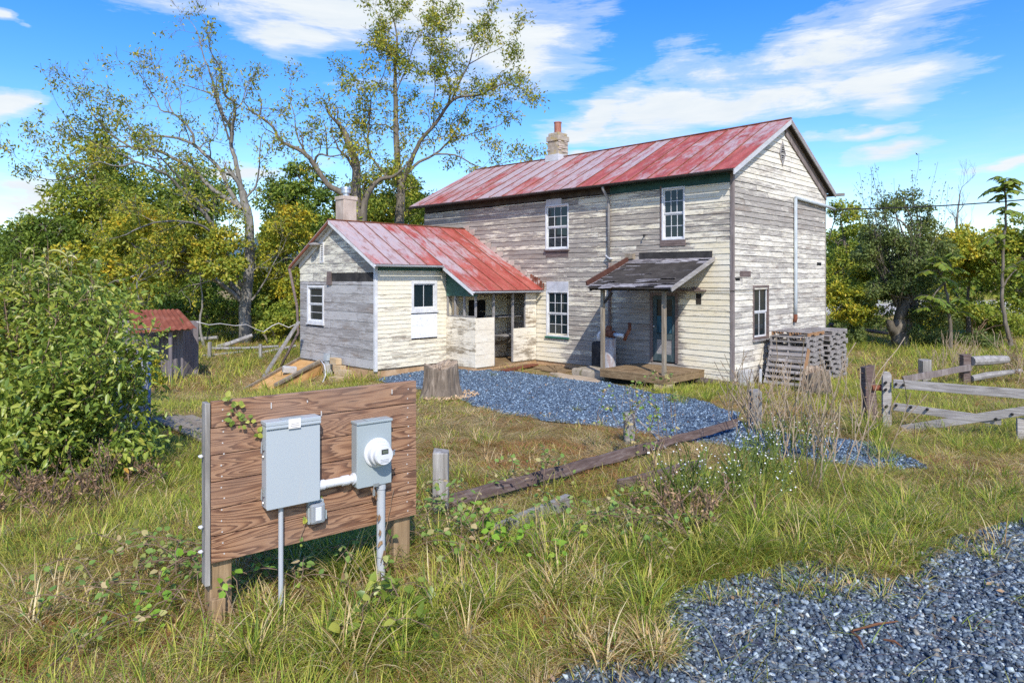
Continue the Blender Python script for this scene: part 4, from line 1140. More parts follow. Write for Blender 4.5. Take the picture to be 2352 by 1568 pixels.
# pier of blocks at the near corner
for k, (w, dz, m_, lab) in enumerate(((-.42, -.06, 'block', 'lower concrete block under the gable corner of the house'), (-.42, .17, 'block', 'upper concrete block under the gable corner of the house'))):
    p = WL(-.16, w, 0); block(lab, (p.x, p.y, float(gh(p.x, p.y))+dz), TH+PI/2, (.48, .2, .225), m_, 'blocks at the gable corner')
p = WL(-.32, -.95, 0); block('pale tilted slab beside the blocks at the gable corner', (p.x, p.y, float(gh(p.x, p.y))-.05), TH+PI/2+.4, (.34, .06, .42), 'palegrey', 'blocks at the gable corner')
def rough_slab(name, label, cat, pts, h, mat, seed=1, bev=.03):
    """flat stone: outline of ground points extruded up by h"""
    rg = random.Random(seed); mb = MB(); n = len(pts)
    c = sum((Vector(p) for p in pts), Vector())/n
    out = []
    for i in range(n):
        a, b_ = Vector(pts[i]), Vector(pts[(i+1) % n])
        for q in range(4): 
            p = a.lerp(b_, q/4); d = (p-c).normalized(); out.append(p+d*rg.uniform(-.03, .03))
    N = len(out); z0 = min(p.z for p in out)-.1; zt = max(p.z for p in out)+h
    for (z, s) in ((z0, 1.0), (zt-.05, 1.02), (zt, .95)):
        for p in out: mb.v.append((c.x+(p.x-c.x)*s, c.y+(p.y-c.y)*s, z+(rg.uniform(-.012, .012) if z > z0 else 0)))
    for l in range(2):
        for k in range(N): mb.f.append((l*N+k, l*N+(k+1) % N, (l+1)*N+(k+1) % N, (l+1)*N+k)); mb.m.append(0)
    mb.f.append(tuple(2*N+k for k in range(N))); mb.m.append(0)
    o = mb.build(name, MT[mat], None, bevel=bev); return tag(o, label, cat)
def gl(t, w, dz=0.0): p = WL(t, w, 0); return Vector((p.x, p.y, float(gh(p.x, p.y))+dz))
rough_slab('step_stone', 'thick mossy stone step beside the front porch platform', 'stone step', [gl(2.98, 1.55), gl(2.98, .75), gl(4.15, .75), gl(4.2, 1.45)], .24, 'stone', 3)
rough_slab('paving_slab', 'flat tan paving at the foot of the mossy stone step', 'paving', [gl(2.7, 2.15), gl(3.0, 1.60), gl(4.6, 1.5), gl(5.0, 1.55), gl(4.1, 2.1)], .05, 'pavestone', 4, .01)
# planks on the ground by the back porch
for k, (t0_, w0_, t1_, w1_, lab) in enumerate(((6.75, .55, 6.5, 2.35, 'brown plank lying against the back porch sill'), (6.45, .6, 6.25, 2.2, 'wet brown plank in front of the back porch doorway'), (6.1, .25, 5.0, 1.1, 'long tan plank on the ground under the white framed lower window'), (5.7, .35, 4.7, 1.35, 'loose tan plank next to the gravel edge'))):
    mb = MB(); a = gl(t0_, w0_, .05+.03*(k % 2)); b_ = gl(t1_, w1_, .05); mb.beam(a, b_, .26, .05, n=4, j=.006)
    tag(mb.build('plank', MT['deck'] if k != 1 else MT['rust'], None, bevel=.004), lab, 'plank', 'planks in front of the back porch')
for k, (t_, w_, sz, rz_) in enumerate(((5.75, .62, .9, .2), (5.2, .95, .8, -.1))):
    mb = MB(); p = gl(t_, w_)
    for q in range(5): mb.box(-sz/2, sz/2, -.35+q*.14, -.35+q*.14+.13, .02, .05, j=.005)
    o = mb.build('board_walk', MT['deck'], None); o.location = p; o.rotation_euler = (0, 0, TH+rz_)
    tag(o, ['slatted brown boardwalk piece nearer the back porch', 'slatted brown boardwalk piece nearer the stone step'][k], 'boardwalk')
# drum, dark tank and pipes
dq = gl(3.55, .58)
zd = dq.z
tank = thing('heating_oil_tank', 'dark rusted tank behind the pale rusty drum', 'tank', gl(3.95, .40), TH)
mb = MB(); mb.box(-.25, .25, -.2, .2, .0, .95, j=.01); mb.build('tank_body', MT['darkbox'], tank, bevel=.06)
drum = thing('rusty_drum', 'upright pale blue drum streaked with rust beside the porch post', 'drum', gl(3.42, .72), TH)
mb = MB()
prof = [(.18, .22), (.185, .24), (.18, .26), (.18, .50), (.187, .52), (.18, .54), (.18, .78), (.187, .80), (.18, .82), (.18, 1.06), (.19, 1.07), (.19, 1.09), (.165, 1.09), (.16, 1.07)]
mb.lathe((0, 0, 0), (0, 0, 1), prof, 28); mb.build('drum_body', MT['rustbarrel'], drum, smooth=False)
mb = MB(); mb.lathe((0, 0, -.05), (0, 0, 1), [(.23, 0), (.23, .26), (.2, .27)], 20); mb.build('drum_base', MT['rust'], drum)
pipe = thing('stove_pipe', 'white plastic pipe with a rusty metal tee above the drum', 'pipe', gl(3.6, .52, 1.0), TH)
mb = MB(); mb.tube([(.36, 0, .0), (.36, 0, .14), (.33, 0, .21), (.25, 0, .235), (.10, .02, .235)], .06, 12); mb.build('white_elbow', MT['pvcwhite'], pipe, smooth=True)
mb = MB(); mb.tube([(.14, .02, .235), (-.22, .04, .20)], .105, 12); mb.tube([(.02, .03, .22), (.02, -.05, .42)], .085, 10); mb.build('rusty_tee', MT['rust'], pipe, smooth=False)
mb = MB(); mb.tube([(-.20, .04, .20), (-.55, .03, .18)], .06, 12); mb.build('white_run', MT['pvcwhite'], pipe, smooth=True)
mb = MB(); mb.tube([(-.55, 0, .05), (-.62, -.02, .22), (-.70, -.05, .38), (-.66, -.1, .55)], .05, 8); mb.build('rusty_bend', MT['rust'], pipe, smooth=True)

# ================================================================ CELLAR HATCH and leaning board
hatch = thing('cellar_hatch', 'sloping orange plywood cellar hatch against the kitchen gable', 'cellar hatch', kb(11.8, 5.6))
TLq, TRq = P(688, 826, 22.7), P(735, 832, 21.6); BRq, BLq = P(630, 889, 19.6), P(553, 902, 19.4)
up = Vector((0, 0, 1))
def slabq(mb, q, th):
    n = (q[1]-q[0]).cross(q[3]-q[0]).normalized(); n = n if n.z > 0 else -n
    vs = [p for p in q]+[p-n*th for p in q]
    mb.add(vs, [(0,1,2,3),(7,6,5,4),(0,4,5,1),(1,5,6,2),(2,6,7,3),(3,7,4,0)])
mb = MB(); slabq(mb, [TLq, TRq, BRq, BLq], .03); mb.build('hatch_door', MT['ply'], hatch, local=hatch)
mb = MB(); dn = Vector((0, 0, .05))
vs = [TRq-dn, BRq-dn, BRq+Vector((.15, .25, -.32)), TRq+Vector((.05, 0, -.62))]; off = Vector((-.03, -.03, 0))
slabv = [v+Vector((.03, .02, 0)) for v in vs]; mb.add(slabv+[v+off for v in slabv], [(0,1,2,3),(7,6,5,4),(0,4,5,1),(1,5,6,2),(2,6,7,3),(3,7,4,0)])
mb.build('hatch_side', MT['ply'], hatch, local=hatch)
mb = MB(); mb.beam(TRq+Vector((.03, 0, .06)), BRq+Vector((.02, 0, .06)), .10, .09, n=3, j=.004); mb.build('hatch_rail', MT['post'], hatch, local=hatch, bevel=.006)
mb = MB(); mb.beam(TLq+Vector((0, 0, .05)), BLq+Vector((0, 0, .05)), .05, .07, n=3, j=.004); mb.build('hatch_rail', MT['post'], hatch, local=hatch)
hb = TLq.lerp(BLq, .45).lerp(TRq.lerp(BRq, .45), .55)
o = block('grey concrete block resting on the orange cellar hatch', hb+Vector((0, 0, .02)), .5, (.40, .2, .18), 'block', 'concrete blocks by the kitchen corner'); o.rotation_euler = (.12, .12, .5)
mb = MB(); a = PG(605, 866); b_ = P(687, 738, 22.2); mb.beam(a, b_, .16, .05, up=(1, 1, 0), n=3, j=.004)
tag(mb.build('leaning_board', MT['fencepost'], None, bevel=.004), 'long grey board leaning against the kitchen back corner', 'board')
pts = [P(736, 826, 21.4), P(746, 840, 21.0), P(748, 862, 20.6), P(738, 885, 20.2), P(720, 900, 19.6)]
mb = MB(); mb.tube(pts, .018, 8); tag(mb.build('white_hose', MT['pvcwhite'], None, smooth=True), 'thin white hose curling from the kitchen wall past the hatch', 'hose')
# white cable from the shed to the kitchen corner
ct = [(452, 739, 19.4), (480, 746, 19.8), (505, 743, 20.2), (540, 748, 20.8), (565, 745, 21.2), (590, 757, 21.6), (605, 762, 21.9), (625, 748, 22.1), (640, 742, 22.3), (663, 752, 22.5), (684, 742, 22.6)]
mb = MB(); mb.tube([P(*c) for c in ct], .014, 6); tag(mb.build('white_cable', MT['cable'], None, smooth=True), 'pale sagging cable strung from the shed roof to the kitchen', 'cable')
# power line
e = P(2500, 443, 26); a = MAST_END; lt = []
for k in range(25):
    f = k/24; p = a.lerp(e, f); p.z -= .35*4*f*(1-f)*.35; lt.append(p)
mb = MB(); mb.tube(lt, .022, 6)
tag(mb.build('power_line', MT['wire'], None), 'black service wire running from the grey mast on the gable', 'power line')
mb = MB(); q = [a+Vector((0, 0, -.05)), a+Vector((.05, .1, -.35)), WL(-.1, -WD-.25, a.z-.75), WL(-.08, -WD-.12, a.z-1.0)]
mb.tube([a]+q, .016, 6); tag(mb.build('drip_loop', MT['wire'], None), 'black looping wire hanging below the end of the mast arm', 'wire')

# ================================================================ SHED at the far left
sh = thing('shed', 'small grey shed with a rust red corrugated iron roof half hidden by the bush', 'shed', PG(370, 878))
q = PG(392, 880); SX1, SY = q.x, q.y; SX0 = P(250, 800, SY).x; gz = q.z
rt = [P(297, 712, SY+1.3), P(412, 710, SY+1.3), P(452, 753, SY-.25), P(297, 766, SY-.25)]
mb = MB(); N = 46
for k in range(N+1):
    f = k/N; top = rt[0].lerp(rt[1], f); bot = rt[3].lerp(rt[2], f); w = .018*math.cos(f*N*PI*.5*2/2)
    for g_ in range(4): mb.v.append(top.lerp(bot, g_/3)+Vector((0, 0, w+.004*RNG.uniform(-1, 1))))
for k in range(N):
    for g_ in range(3): i = k*4+g_; mb.f.append((i, i+1, i+5, i+4)); mb.m.append(0)
ro = mb.build('shed_roof', MT['rustroof'], sh, local=sh)
sm = ro.modifiers.new('Solidify', 'SOLIDIFY'); sm.thickness = .012
zt_ = (rt[2].z+rt[3].z)/2
xw = P(343, 800, SY).x
mb = MB(); n = 9; Wd = 1.15
def wallboards(x0, x1, y0, y1, z0, z1, n):
    for k in range(n):
        a = k/n; b_ = (k+1)/n
        p0 = Vector((x0+(x1-x0)*a, y0+(y1-y0)*a, z0)); p1 = Vector((x0+(x1-x0)*b_, y0+(y1-y0)*b_, z0))
        d = (p1-p0).normalized(); nn = Vector((-d.y, d.x, 0))*.022; p1 = p1-d*.006
        j = RNG.uniform(-.004, .004); nj = Vector((-d.y, d.x, 0))*j
        vs = [p0+nj, p1+nj, p1+nj+nn, p0+nj+nn]; vs += [v+Vector((0, 0, z1-z0)) for v in vs]; mb.add(vs, MB.BOXF)
wallboards(xw-.05, SX1, SY+.75, SY+.75, gz-.1, zt_+.10, 7)
wallboards(SX1, SX1+.1, SY+.75, SY+1.2, gz-.1, zt_+.10, 4)
wallboards(SX0-.3, SX1+.25, SY+1.22, SY+1.22, gz-.1, zt_+.2, 10)
mb.build('shed_wall', MT['shed'], sh, local=sh)
mb = MB(); mb.beam((SX1, SY, gz-.1), (SX1, SY, zt_), .09, .07, up=(0, 1, 0)); mb.beam((xw-.05, SY, gz-.1), (xw-.05, SY, zt_), .08, .07, up=(0, 1, 0)); mb.beam((SX0-.3, SY-.05, zt_-.02), (SX1+.6, SY-.05, zt_+.02), .06, .10); mb.build('shed_frame', MT['shed'], sh, local=sh)
mb = MB(); mb.box(xw-.02, SX1-.3, SY-.20, SY-.12, zt_-.055, zt_-.03); mb.build('strip_lamp', MT['pvcwhite'], sh, local=sh)
# weathered blue grey panel standing in front
pq = PG(339, 992); g2 = pq.z
panel = thing('weathered_panel', 'blue grey weathered panel with a blue edge standing behind the bush', 'panel', (pq.x, pq.y, g2))
mb = MB()
for k in range(4): mb.box(-.62+k*.155, -.62+k*.155+.15, 0, .03, -.1, 1.42+.05*(k % 2), j=.004)
mb.build('panel_boards', MT['shedblue'], panel)
mb = MB(); mb.box(.002, .035, -.012, .045, -.1, 1.30); mb.build('panel_edge', MT['bluetrim'], panel)
panel.rotation_euler = (-.05, 0, .25)
# old plank ramp lying left of the meter board
mb = MB(); a0, a1 = PG(352, 975), PG(486, 1040); rg = random.Random(3)
dr_ = (a1-a0).normalized(); sd_ = Vector((-dr_.y, dr_.x, 0))
for k in range(4): 
    s0 = a0+sd_*(.08+k*.17)-dr_*rg.uniform(0, .2); s1_ = a1+sd_*(.08+k*.17)+dr_*rg.uniform(0, .3); s0.z = float(gh(s0.x, s0.y))+.10; s1_.z = float(gh(s1_.x, s1_.y))+.10
    mb.beam(s0, s1_, .155, .035, n=3, j=.004)
tag(mb.build('plank_ramp', MT['post'], None), 'row of old tan planks lying on the grass behind the meter board', 'plank ramp')

# ================================================================ FENCES
def post_at(name, px, pytop, pybot, wd, parent, mat='fencepost', Y=None, lean=(0, 0), taper=1.0):
    q = PG(px, pybot) if Y is None else P(px, pybot, Y)
    zt = HC-(pytop-CY)/F*q.y; w = wd/F*q.y
    mb = MB(); n = 5; r = w/2
    for k in range(n+1):
        f = k/n; c = Vector((q.x+lean[0]*f, q.y+r+lean[1]*f, q.z-.25+(zt-q.z+.25)*f)); s = r*(1+(taper-1)*f)
        for a in range(4):
            dx, dy = ((-1, -1), (1, -1), (1, 1), (-1, 1))[a]
            mb.v.append(c+Vector((dx*s+RNG.uniform(-.006, .006), dy*s, (RNG.uniform(-.05, .03) if k == n else 0))))
    mb.f.append((3, 2, 1, 0)); mb.m.append(0); mb.f.append(tuple(4*n+i for i in range(4))); mb.m.append(0)
    for k in range(n):
        for a in range(4): mb.f.append((4*k+a, 4*k+(a+1) % 4, 4*k+4+(a+1) % 4, 4*k+4+a)); mb.m.append(0)
    o = mb.build(name, MT[mat], parent, bevel=.012, local=parent); return o, q
def rail(name, a, b_, h, wd, parent, mat, n=6, j=.008, sag=0, up=(0, 0, 1)):
    mb = MB(); mb.beam(a, b_, wd, h, n=n, j=j, sag=sag, up=up); return mb.build(name, MT[mat], parent, bevel=.006, local=parent)
fa = PG(1010, 1178)
mid = thing('broken_rail_fence', 'broken wooden rail fence sagging from the grey post up to the driveway', 'fence', fa)
post_at('post', 1011, 1042, 1180, 36, mid)
_, qm = post_at('post', 1447, 948, 1022, 24, mid, 'oldwood')
_, qe = post_at('post', 1738, 898, 985, 26, mid)
ra1 = P(1038, 1147, fa.y+.02); rb1 = P(1692, 970, qe.y-.4); rm1 = P(1435, 1042, qm.y-.05)
rm1 = ra1.lerp(rb1, .58)+Vector((0, 0, -.02)); rail('rail', ra1, rm1, .13, .055, mid, 'railwood', up=(0, .35, 1), n=10, j=.012); rail('rail', rm1+Vector((-.25, -.075, -.035)), rb1, .125, .05, mid, 'railwood', up=(0, .35, 1), n=10, j=.012)
Ya, Yb, Yc, Yd = PG(1125, 1252).y, PG(1300, 1185).y, PG(1440, 1135).y, PG(1615, 1085).y
rail('rail', P(1125, 1226, Ya), P(1305, 1150, Yb), .13, .06, mid, 'fencepost'); rail('rail', P(1420, 1112, Yc), P(1620, 1062, Yd), .11, .05, mid, 'railwood')
mb = MB(); mb.tube([P(1462, 962, qm.y-.1), P(1500, 995, qm.y-.3), P(1530, 1030, qm.y-.6)], [.02, .018, .012], 6); mb.build('split_stick', MT['fencepost'], mid, local=mid)
# gate
gq = PG(2038, 986)
gate = thing('farm_gate', 'silver grey wooden gate with a diagonal brace hanging on a round topped stile', 'gate', gq)
GY = gq.y
stw = .15
mb = MB(); g_z = gq.z; ztp = HC-(853-CY)/F*GY
mb.prism([(gq.x-stw/2, g_z-.02), (gq.x+stw/2, g_z-.02), (gq.x+stw/2, ztp-.06), (gq.x+stw*.3, ztp-.012), (gq.x, ztp), (gq.x-stw*.3, ztp-.012), (gq.x-stw/2, ztp-.06)], GY, GY+.05, lambda u, d, z: (u, d, z))
mb.build('stile', MT['gatewood'], gate, local=gate, bevel=.005)
gdir = Vector((9.9-gq.x, 9.6-GY, 0)).normalized(); gnr = Vector((gdir.y, -gdir.x, 0))
def onGate(px, py, off=0.0):
    o = Vector((gq.x, GY, 0))+gnr*off; k = (px-CX)/F
    s = (o.x-k*o.y)/(k*gdir.y-gdir.x); p = o+gdir*s; return Vector((p.x, p.y, HC-(py-CY)/F*p.y))
for (a, b_, off, h) in (((2052, 881), (2430, 911), .03, .15), ((2052, 933), (2300, 967), .03, .13), ((2072, 985), (2430, 932), .066, .135), ((2048, 998), (2150, 988), .03, .12)):
    rail('gate_rail', onGate(a[0], a[1], off), onGate(b_[0], b_[1], off), h, .03, gate, 'gatewood', n=4, j=.003)
pgb0, pgb1 = onGate(2343, 960, .0), onGate(2343, 1026, .0)
rail('stile', pgb1+Vector((0, 0, -.02)), pgb0, .05, .12, gate, 'gatewood', up=(0, 1, 0), n=2)
for (px, py) in ((2034, 879), (2034, 895), (2058, 882), (2075, 884), (2058, 931), (2036, 934), (2092, 935), (2130, 940), (2120, 990), (2325, 951), (2288, 962)):
    p = onGate(px, py, .1); mb = MB(); mb.lathe(p+gnr*.0, gnr, [(.022, -.09), (.022, .012), (.012, .02)], 8); mb.build('bolt', MT['iron'], gate, local=gate)
hp = thing('gate_post', 'dark leaning post just behind the round topped gate stile', 'post', PG(2006, 985))
post_at('post_timber', 2006, 842, 985, 24, hp, 'railwood', lean=(-.03, .05))
mb = MB(); p = P(2018, 890, GY+.1); mb.lathe(p, (1, 0, .05), [(.05, -.12), (.05, .02), (.06, .03), (.06, .06)], 10); mb.build('hinge_pin', MT['rust'], hp, local=hp)
# loose weathered board lying under the gate
rail_o = MB(); rail_o.beam(P(2100, 985, GY+.4), P(2336, 1022, GY-.55), .03, .13, n=5, j=.006)
tag(rail_o.build('loose_rail', MT['gatewood'], None), 'fallen grey rail lying in the grass beneath the gate', 'fence rail')
# fence behind the gate
bf = thing('rail_fence', 'old rail fence with a brown plank running behind the gate to a round log rail', 'fence', PG(2128, 872))
_, b1 = post_at('post', 2130, 827, 880, 20, bf); _, b2 = post_at('post', 2222, 812, 884, 17, bf, 'railwood')
rail('rail', P(2074, 872, b1.y-.5), P(2230, 843, b2.y-.05), .17, .05, bf, 'corner')
mb = MB(); mb.tube([P(2232, 829, b2.y), P(2270, 827, b2.y+.1), P(2313, 825, b2.y+.2)], [.125, .13, .10], 10); mb.build('log_rail', MT['oldwood'], bf, local=bf)
mb = MB(); mb.tube([P(2232, 869, b2.y), P(2265, 862, b2.y+.1), P(2345, 851, b2.y+.4)], [.08, .09, .05], 8); mb.build('log_rail', MT['oldwood'], bf, local=bf)
# far fences
ff = thing('rail_fence', 'distant grey rail fence under the big walnut tree left of the kitchen', 'fence', PG(500, 815))
for (a, b_, Y0, Y1, h) in (((520, 845-22), (680, 800-6), 26, 27, .10), ((405, 822), (560, 808), 25, 26.5, .10), ((480, 800), (640, 795), 27, 27, .09), ((470, 806), (580, 770), 28, 28.5, .16), ((400, 780), (500, 775), 30, 30, .16)):
    mb = MB(); mb.tube([P(a[0], a[1], Y0), P((a[0]+b_[0])/2, (a[1]+b_[1])/2+2, (Y0+Y1)/2), P(b_[0], b_[1], Y1)], [h*.55, h*.6, h*.5], 7); mb.build('log_rail', MT['oldwood'], ff, local=ff)
for (px, yt, yb) in ((480, 785, 822), (597, 790, 826), (425, 790, 820)):
    post_at('post', px, yt, yb, 7, ff)
fr = thing('rail_fence', 'dark rail fence in shade beneath the gnarled tree', 'fence', PG(2000, 800))
for (a, b_, Y0, Y1) in (((1905, 745), (2065, 770), 33, 33), ((1940, 795), (2100, 780), 31, 31), ((2100, 770), (2260, 800), 32, 31), ((2180, 770), (2330, 790), 31, 30)):
    mb = MB(); mb.tube([P(a[0], a[1], Y0), P(b_[0], b_[1], Y1)], [.09, .08], 7); mb.build('log_rail', MT['railwood'], fr, local=fr)
wr = thing('white_rail', 'thin white pipe rail far off in the grass under the tall sumac', 'rail', PG(2320, 795))
mb = MB(); mb.tube([P(2232, 783, 33), P(2345, 787, 33)], .03, 6)
for px in (2240, 2268, 2300, 2330): mb.tube([P(px, 784, 33), P(px, 797, 33)], .03, 6)
mb.build('pipe', MT['cable'], wr, local=wr)
mb = MB(); mb.tube([P(1180, 952, 14.5), P(1300, 970, 13.8), P(1420, 973, 13.5)], [.02, .03, .02], 6)
tag(mb.build('fallen_branch', MT['drystem'], None), 'thin bare branch lying along the near edge of the gravel drive', 'branch')
for k, (pp, lab) in enumerate((([(1568+1140*.342, 1106), (1568+1240*.342, 1120-10)], ''),)): pass
def px7(x, y): return (1568+x*.342*.0+0, y)
for k, (a, b_, lab) in enumerate((((1958, 1465), (2062, 1443), 'longer rust brown twig lying on the foreground gravel'), ((1955, 1467), (1984, 1506), 'short rust brown twig crossing the longer twig on the gravel'), ((2030, 1486), (2072, 1503), 'small brown twig apart from the others on the gravel'))):
    mb = MB(); p0, p1 = PG(*a), PG(*b_); p0.z += .05; p1.z += .05; mb.tube([p0, p0.lerp(p1, .5)+Vector((.01, 0, .012)), p1], [.006, .009, .004], 6)
    tag(mb.build('twig', newmat('rust brown twig', .8, (.16, .07, .035))[0], None), lab, 'twig', 'twigs on the foreground gravel')
# ================================================================ GROUND
xs = np.unique(np.concatenate([np.linspace(-400, -40, 25), np.linspace(-40, -14, 40), np.linspace(-14, 14, 141), np.linspace(14, 50, 50), np.linspace(50, 400, 25)]))
ys = np.unique(np.concatenate([np.linspace(-60, 0, 10), np.linspace(0, 26, 131), np.linspace(26, 60, 60), np.linspace(60, 900, 40)]))
gx, gy = np.meshgrid(xs, ys); gz_ = gh(gx, gy)
nx, ny = len(xs), len(ys)
idx = np.arange(nx*ny).reshape(ny, nx)
q = np.stack([idx[:-1, :-1], idx[:-1, 1:], idx[1:, 1:], idx[1:, :-1]], -1).reshape(-1, 4)
m, t, b = newmat('straw and clay soil', .95, spec=.1); o_ = t.obj()
n1 = t.noise(o_, .8, 6, .6); n2 = t.noise(o_, 14, 5, .7); n3 = t.noise(o_, 70, 3, .7)
c = t.ramp(n2, [(.3, (.16, .11, .05)), (.5, (.33, .235, .11)), (.7, (.48, .36, .19))])
c = t.mix(t.ramp(n1, [(.48, 0), (.66, .7)]), c, t.ramp(n3, [(.3, (.12, .13, .03)), (.7, (.27, .25, .08))]))
c = t.mix(t.ramp(t.noise(o_, .45, 4), [(.58, 0), (.68, .8)]), c, t.ramp(n2, [(.3, (.34, .17, .08)), (.7, (.50, .29, .16))]))
t.l.new(c, b.inputs['Base Color']); t.l.new(t.bump(n3, .8, .04), b.inputs['Normal'])
g_ = np_mesh('ground', np.stack([gx, gy, gz_], -1).reshape(-1, 3), q.ravel(), np.arange(len(q))*4, np.full(len(q), 4), m, smooth=True)
tag(g_, kind='structure')
# far hill, distance haze mixed into its blue green colour
mb = MB(); n = 60
m, t, b = newmat('haze tinted far hill', 1.0, (.10, .16, .20), spec=0)
for k in range(n+1):
    x = -900+1500*k/n; h = 70*math.exp(-((x+520)/330)**2)+46*math.exp(-((x-300)/300)**2)+6*math.sin(k*.9)
    for (y, z) in ((800, -2), (960, h), (1250, -2)): mb.v.append((x, y, z))
for k in range(n):
    for r in range(2): i = 3*k+r; mb.f.append((i, i+3, i+4, i+1)); mb.m.append(0)
tag(mb.build('hill', m, None, smooth=True), kind='structure')
# railway ballast bank, far right
m, t, b = newmat('pale ballast', .9); o_ = t.obj(); n3 = t.noise(o_, 9, 4, .7)
t.l.new(t.ramp(n3, [(.35, (.22, .21, .2)), (.6, (.5, .48, .46))]), b.inputs['Base Color'])
mb = MB()
for k in range(41):
    x = 13+k*1.6
    for y in (46.5, 48, 50.02): mb.v.append((x, y, float(gh(x, y))+.02))
for k in range(40):
    for r in range(2): i = 3*k+r; mb.f.append((i, i+3, i+4, i+1)); mb.m.append(0)
tag(mb.build('gravel_bank', m, None), kind='structure')

# ---------------------------------------------------------------- gravel areas (outlines on the ground)
def outline(pxs, n=6, jit=.05, seed=2):
    rg = random.Random(seed); P_ = [PG(*p) for p in pxs]; out = []
    for i in range(len(P_)):
        a, b_ = P_[i], P_[(i+1) % len(P_)]
        for k in range(n):
            p = a.lerp(b_, k/n); out.append((p.x+rg.uniform(-jit, jit), p.y+rg.uniform(-jit, jit)))
    return np.array(out)
def inside(poly, x, y):
    x = np.asarray(x); y = np.asarray(y); r = np.zeros(x.shape, bool); n = len(poly); j = n-1
    for i in range(n):
        xi, yi = poly[i]; xj, yj = poly[j]
        c = ((yi > y) != (yj > y)) & (x < (xj-xi)*(y-yi)/((yj-yi) if yj != yi else 1e-9)+xi)
        r ^= c; j = i
    return r
DRIVE = outline([(868, 874), (905, 857), (965, 848), (1055, 850), (1110, 848), (1185, 856), (1290, 871), (1380, 877), (1440, 890), (1500, 905), (1560, 912), (1625, 928), (1690, 950), (1715, 985), (1830, 1000), (1960, 1012), (2050, 1036), (2105, 1060), (2138, 1078), (2070, 1082), (1985, 1077), (1890, 1066), (1790, 1052), (1690, 1030), (1560, 1016), (1480, 998), (1400, 981), (1290, 973), (1180, 956), (1090, 936), (1050, 917), (1000, 902), (930, 892)], 5, .05, 3)
nearpts = [PG(*p) for p in ((1250, 1600), (1300, 1545), (1350, 1500), (1430, 1482), (1540, 1450), (1530, 1400), (1565, 1352), (1650, 1338), (1740, 1312), (1860, 1290), (1945, 1308), (2040, 1335), (2110, 1305), (2135, 1272), (2200, 1230), (2352, 1198))]
NEAR = np.array([(p.x, p.y) for p in nearpts]+[(9.5, 6.6), (12, 3), (6, .4), (.3, .6), (.32, 3.2)])
def sheet(name, poly, dz, mat, step):
    x0, y0 = poly.min(0); x1, y1 = poly.max(0)
    X, Y = np.meshgrid(np.arange(x0, x1+step, step), np.arange(y0, y1+step, step))
    ok = inside(poly, X, Y)
    ii = np.arange(X.size).reshape(X.shape)
    k = ok[:-1, :-1] & ok[1:, :-1] & ok[:-1, 1:] & ok[1:, 1:]
    q = np.stack([ii[:-1, :-1], ii[:-1, 1:], ii[1:, 1:], ii[1:, :-1]], -1)[k]
    us, inv = np.unique(q, return_inverse=True); q = inv.reshape(-1, 4)
    V_ = np.stack([X.ravel()[us], Y.ravel()[us], gh(X.ravel()[us], Y.ravel()[us])+dz], -1)
    o = np_mesh(name, V_, q.ravel(), np.arange(len(q))*4, np.full(len(q), 4), mat)
    return tag(o, kind='structure')
def gravel_base(name, sc):
    m, t, b = newmat(name, .9); o_ = t.obj()
    v = t.new('ShaderNodeTexVoronoi', ins={'Scale': sc}); t.l.new(o_, v.inputs['Vector'])
    t.l.new(t.ramp(v.outputs['Color'], [(.1, (.03, .035, .05)), (.5, (.07, .085, .12)), (.9, (.16, .18, .23))]), b.inputs['Base Color'])
    t.l.new(t.bump(v.outputs['Distance'], .8, .02), b.inputs['Normal']); return m
sheet('gravel_drive', DRIVE, .022, gravel_base('blue gravel bed', 28), .12)
sheet('gravel_road', NEAR, .008, gravel_base('near gravel bed', 34), .06)

def stones(name, xy, size, seed, lift=.4, nvar=14, zbase=0.0, mat='stonegrey'):
    """crushed stone: angular low boxes, one object, random turn and tilt per stone"""
    rg = np.random.default_rng(seed); N = len(xy)
    # variants: cut, squashed octahedron/cube hybrids
    cube = np.array([(-1,-1,-1),(1,-1,-1),(1,1,-1),(-1,1,-1),(-1,-1,1),(1,-1,1),(1,1,1),(-1,1,1)], float)
    var = []
    for k in range(nvar):
        v = cube*rg.uniform(.45, 1.0, (8, 3)); v[4:, :2] *= rg.uniform(.25, .95); v[4:, :2] += rg.uniform(-.3, .3, 2); v *= np.array([1.15, rg.uniform(.45, .9), rg.uniform(.25, .6)]); var.append(v)
    var = np.array(var)
    tri = np.array([(0,2,1),(0,3,2),(4,5,6),(4,6,7),(0,1,5),(0,5,4),(1,2,6),(1,6,5),(2,3,7),(2,7,6),(3,0,4),(3,4,7)])
    V_ = var[rg.integers(0, nvar, N)]
    s = size*np.exp(np.clip(rg.normal(0, .42, N), -1, .75)); V_ = V_*s[:, None, None]*.5
    def rot(a, ax):
        c, s_ = np.cos(a), np.sin(a); R = np.zeros((N, 3, 3)); i, j = [(1, 2), (2, 0), (0, 1)][ax]; R[:, ax, ax] = 1; R[:, i, i] = c; R[:, j, j] = c; R[:, i, j] = -s_; R[:, j, i] = s_; return R
    R = rot(rg.uniform(0, 2*PI, N), 2) @ rot(rg.normal(0, .55, N), 0) @ rot(rg.normal(0, .55, N), 1)
    V_ = np.einsum('nij,nkj->nki', R, V_)
    z = gh(xy[:, 0], xy[:, 1])+zbase+rg.uniform(.1, .8, N)*s*lift
    V_ += np.stack([xy[:, 0], xy[:, 1], z], -1)[:, None, :]
    F_ = (tri[None]+(np.arange(N)*8)[:, None, None]).reshape(-1)
    return np_mesh(name, V_.reshape(-1, 3), F_, np.arange(N*12)*3, np.full(N*12, 3), MT[mat])
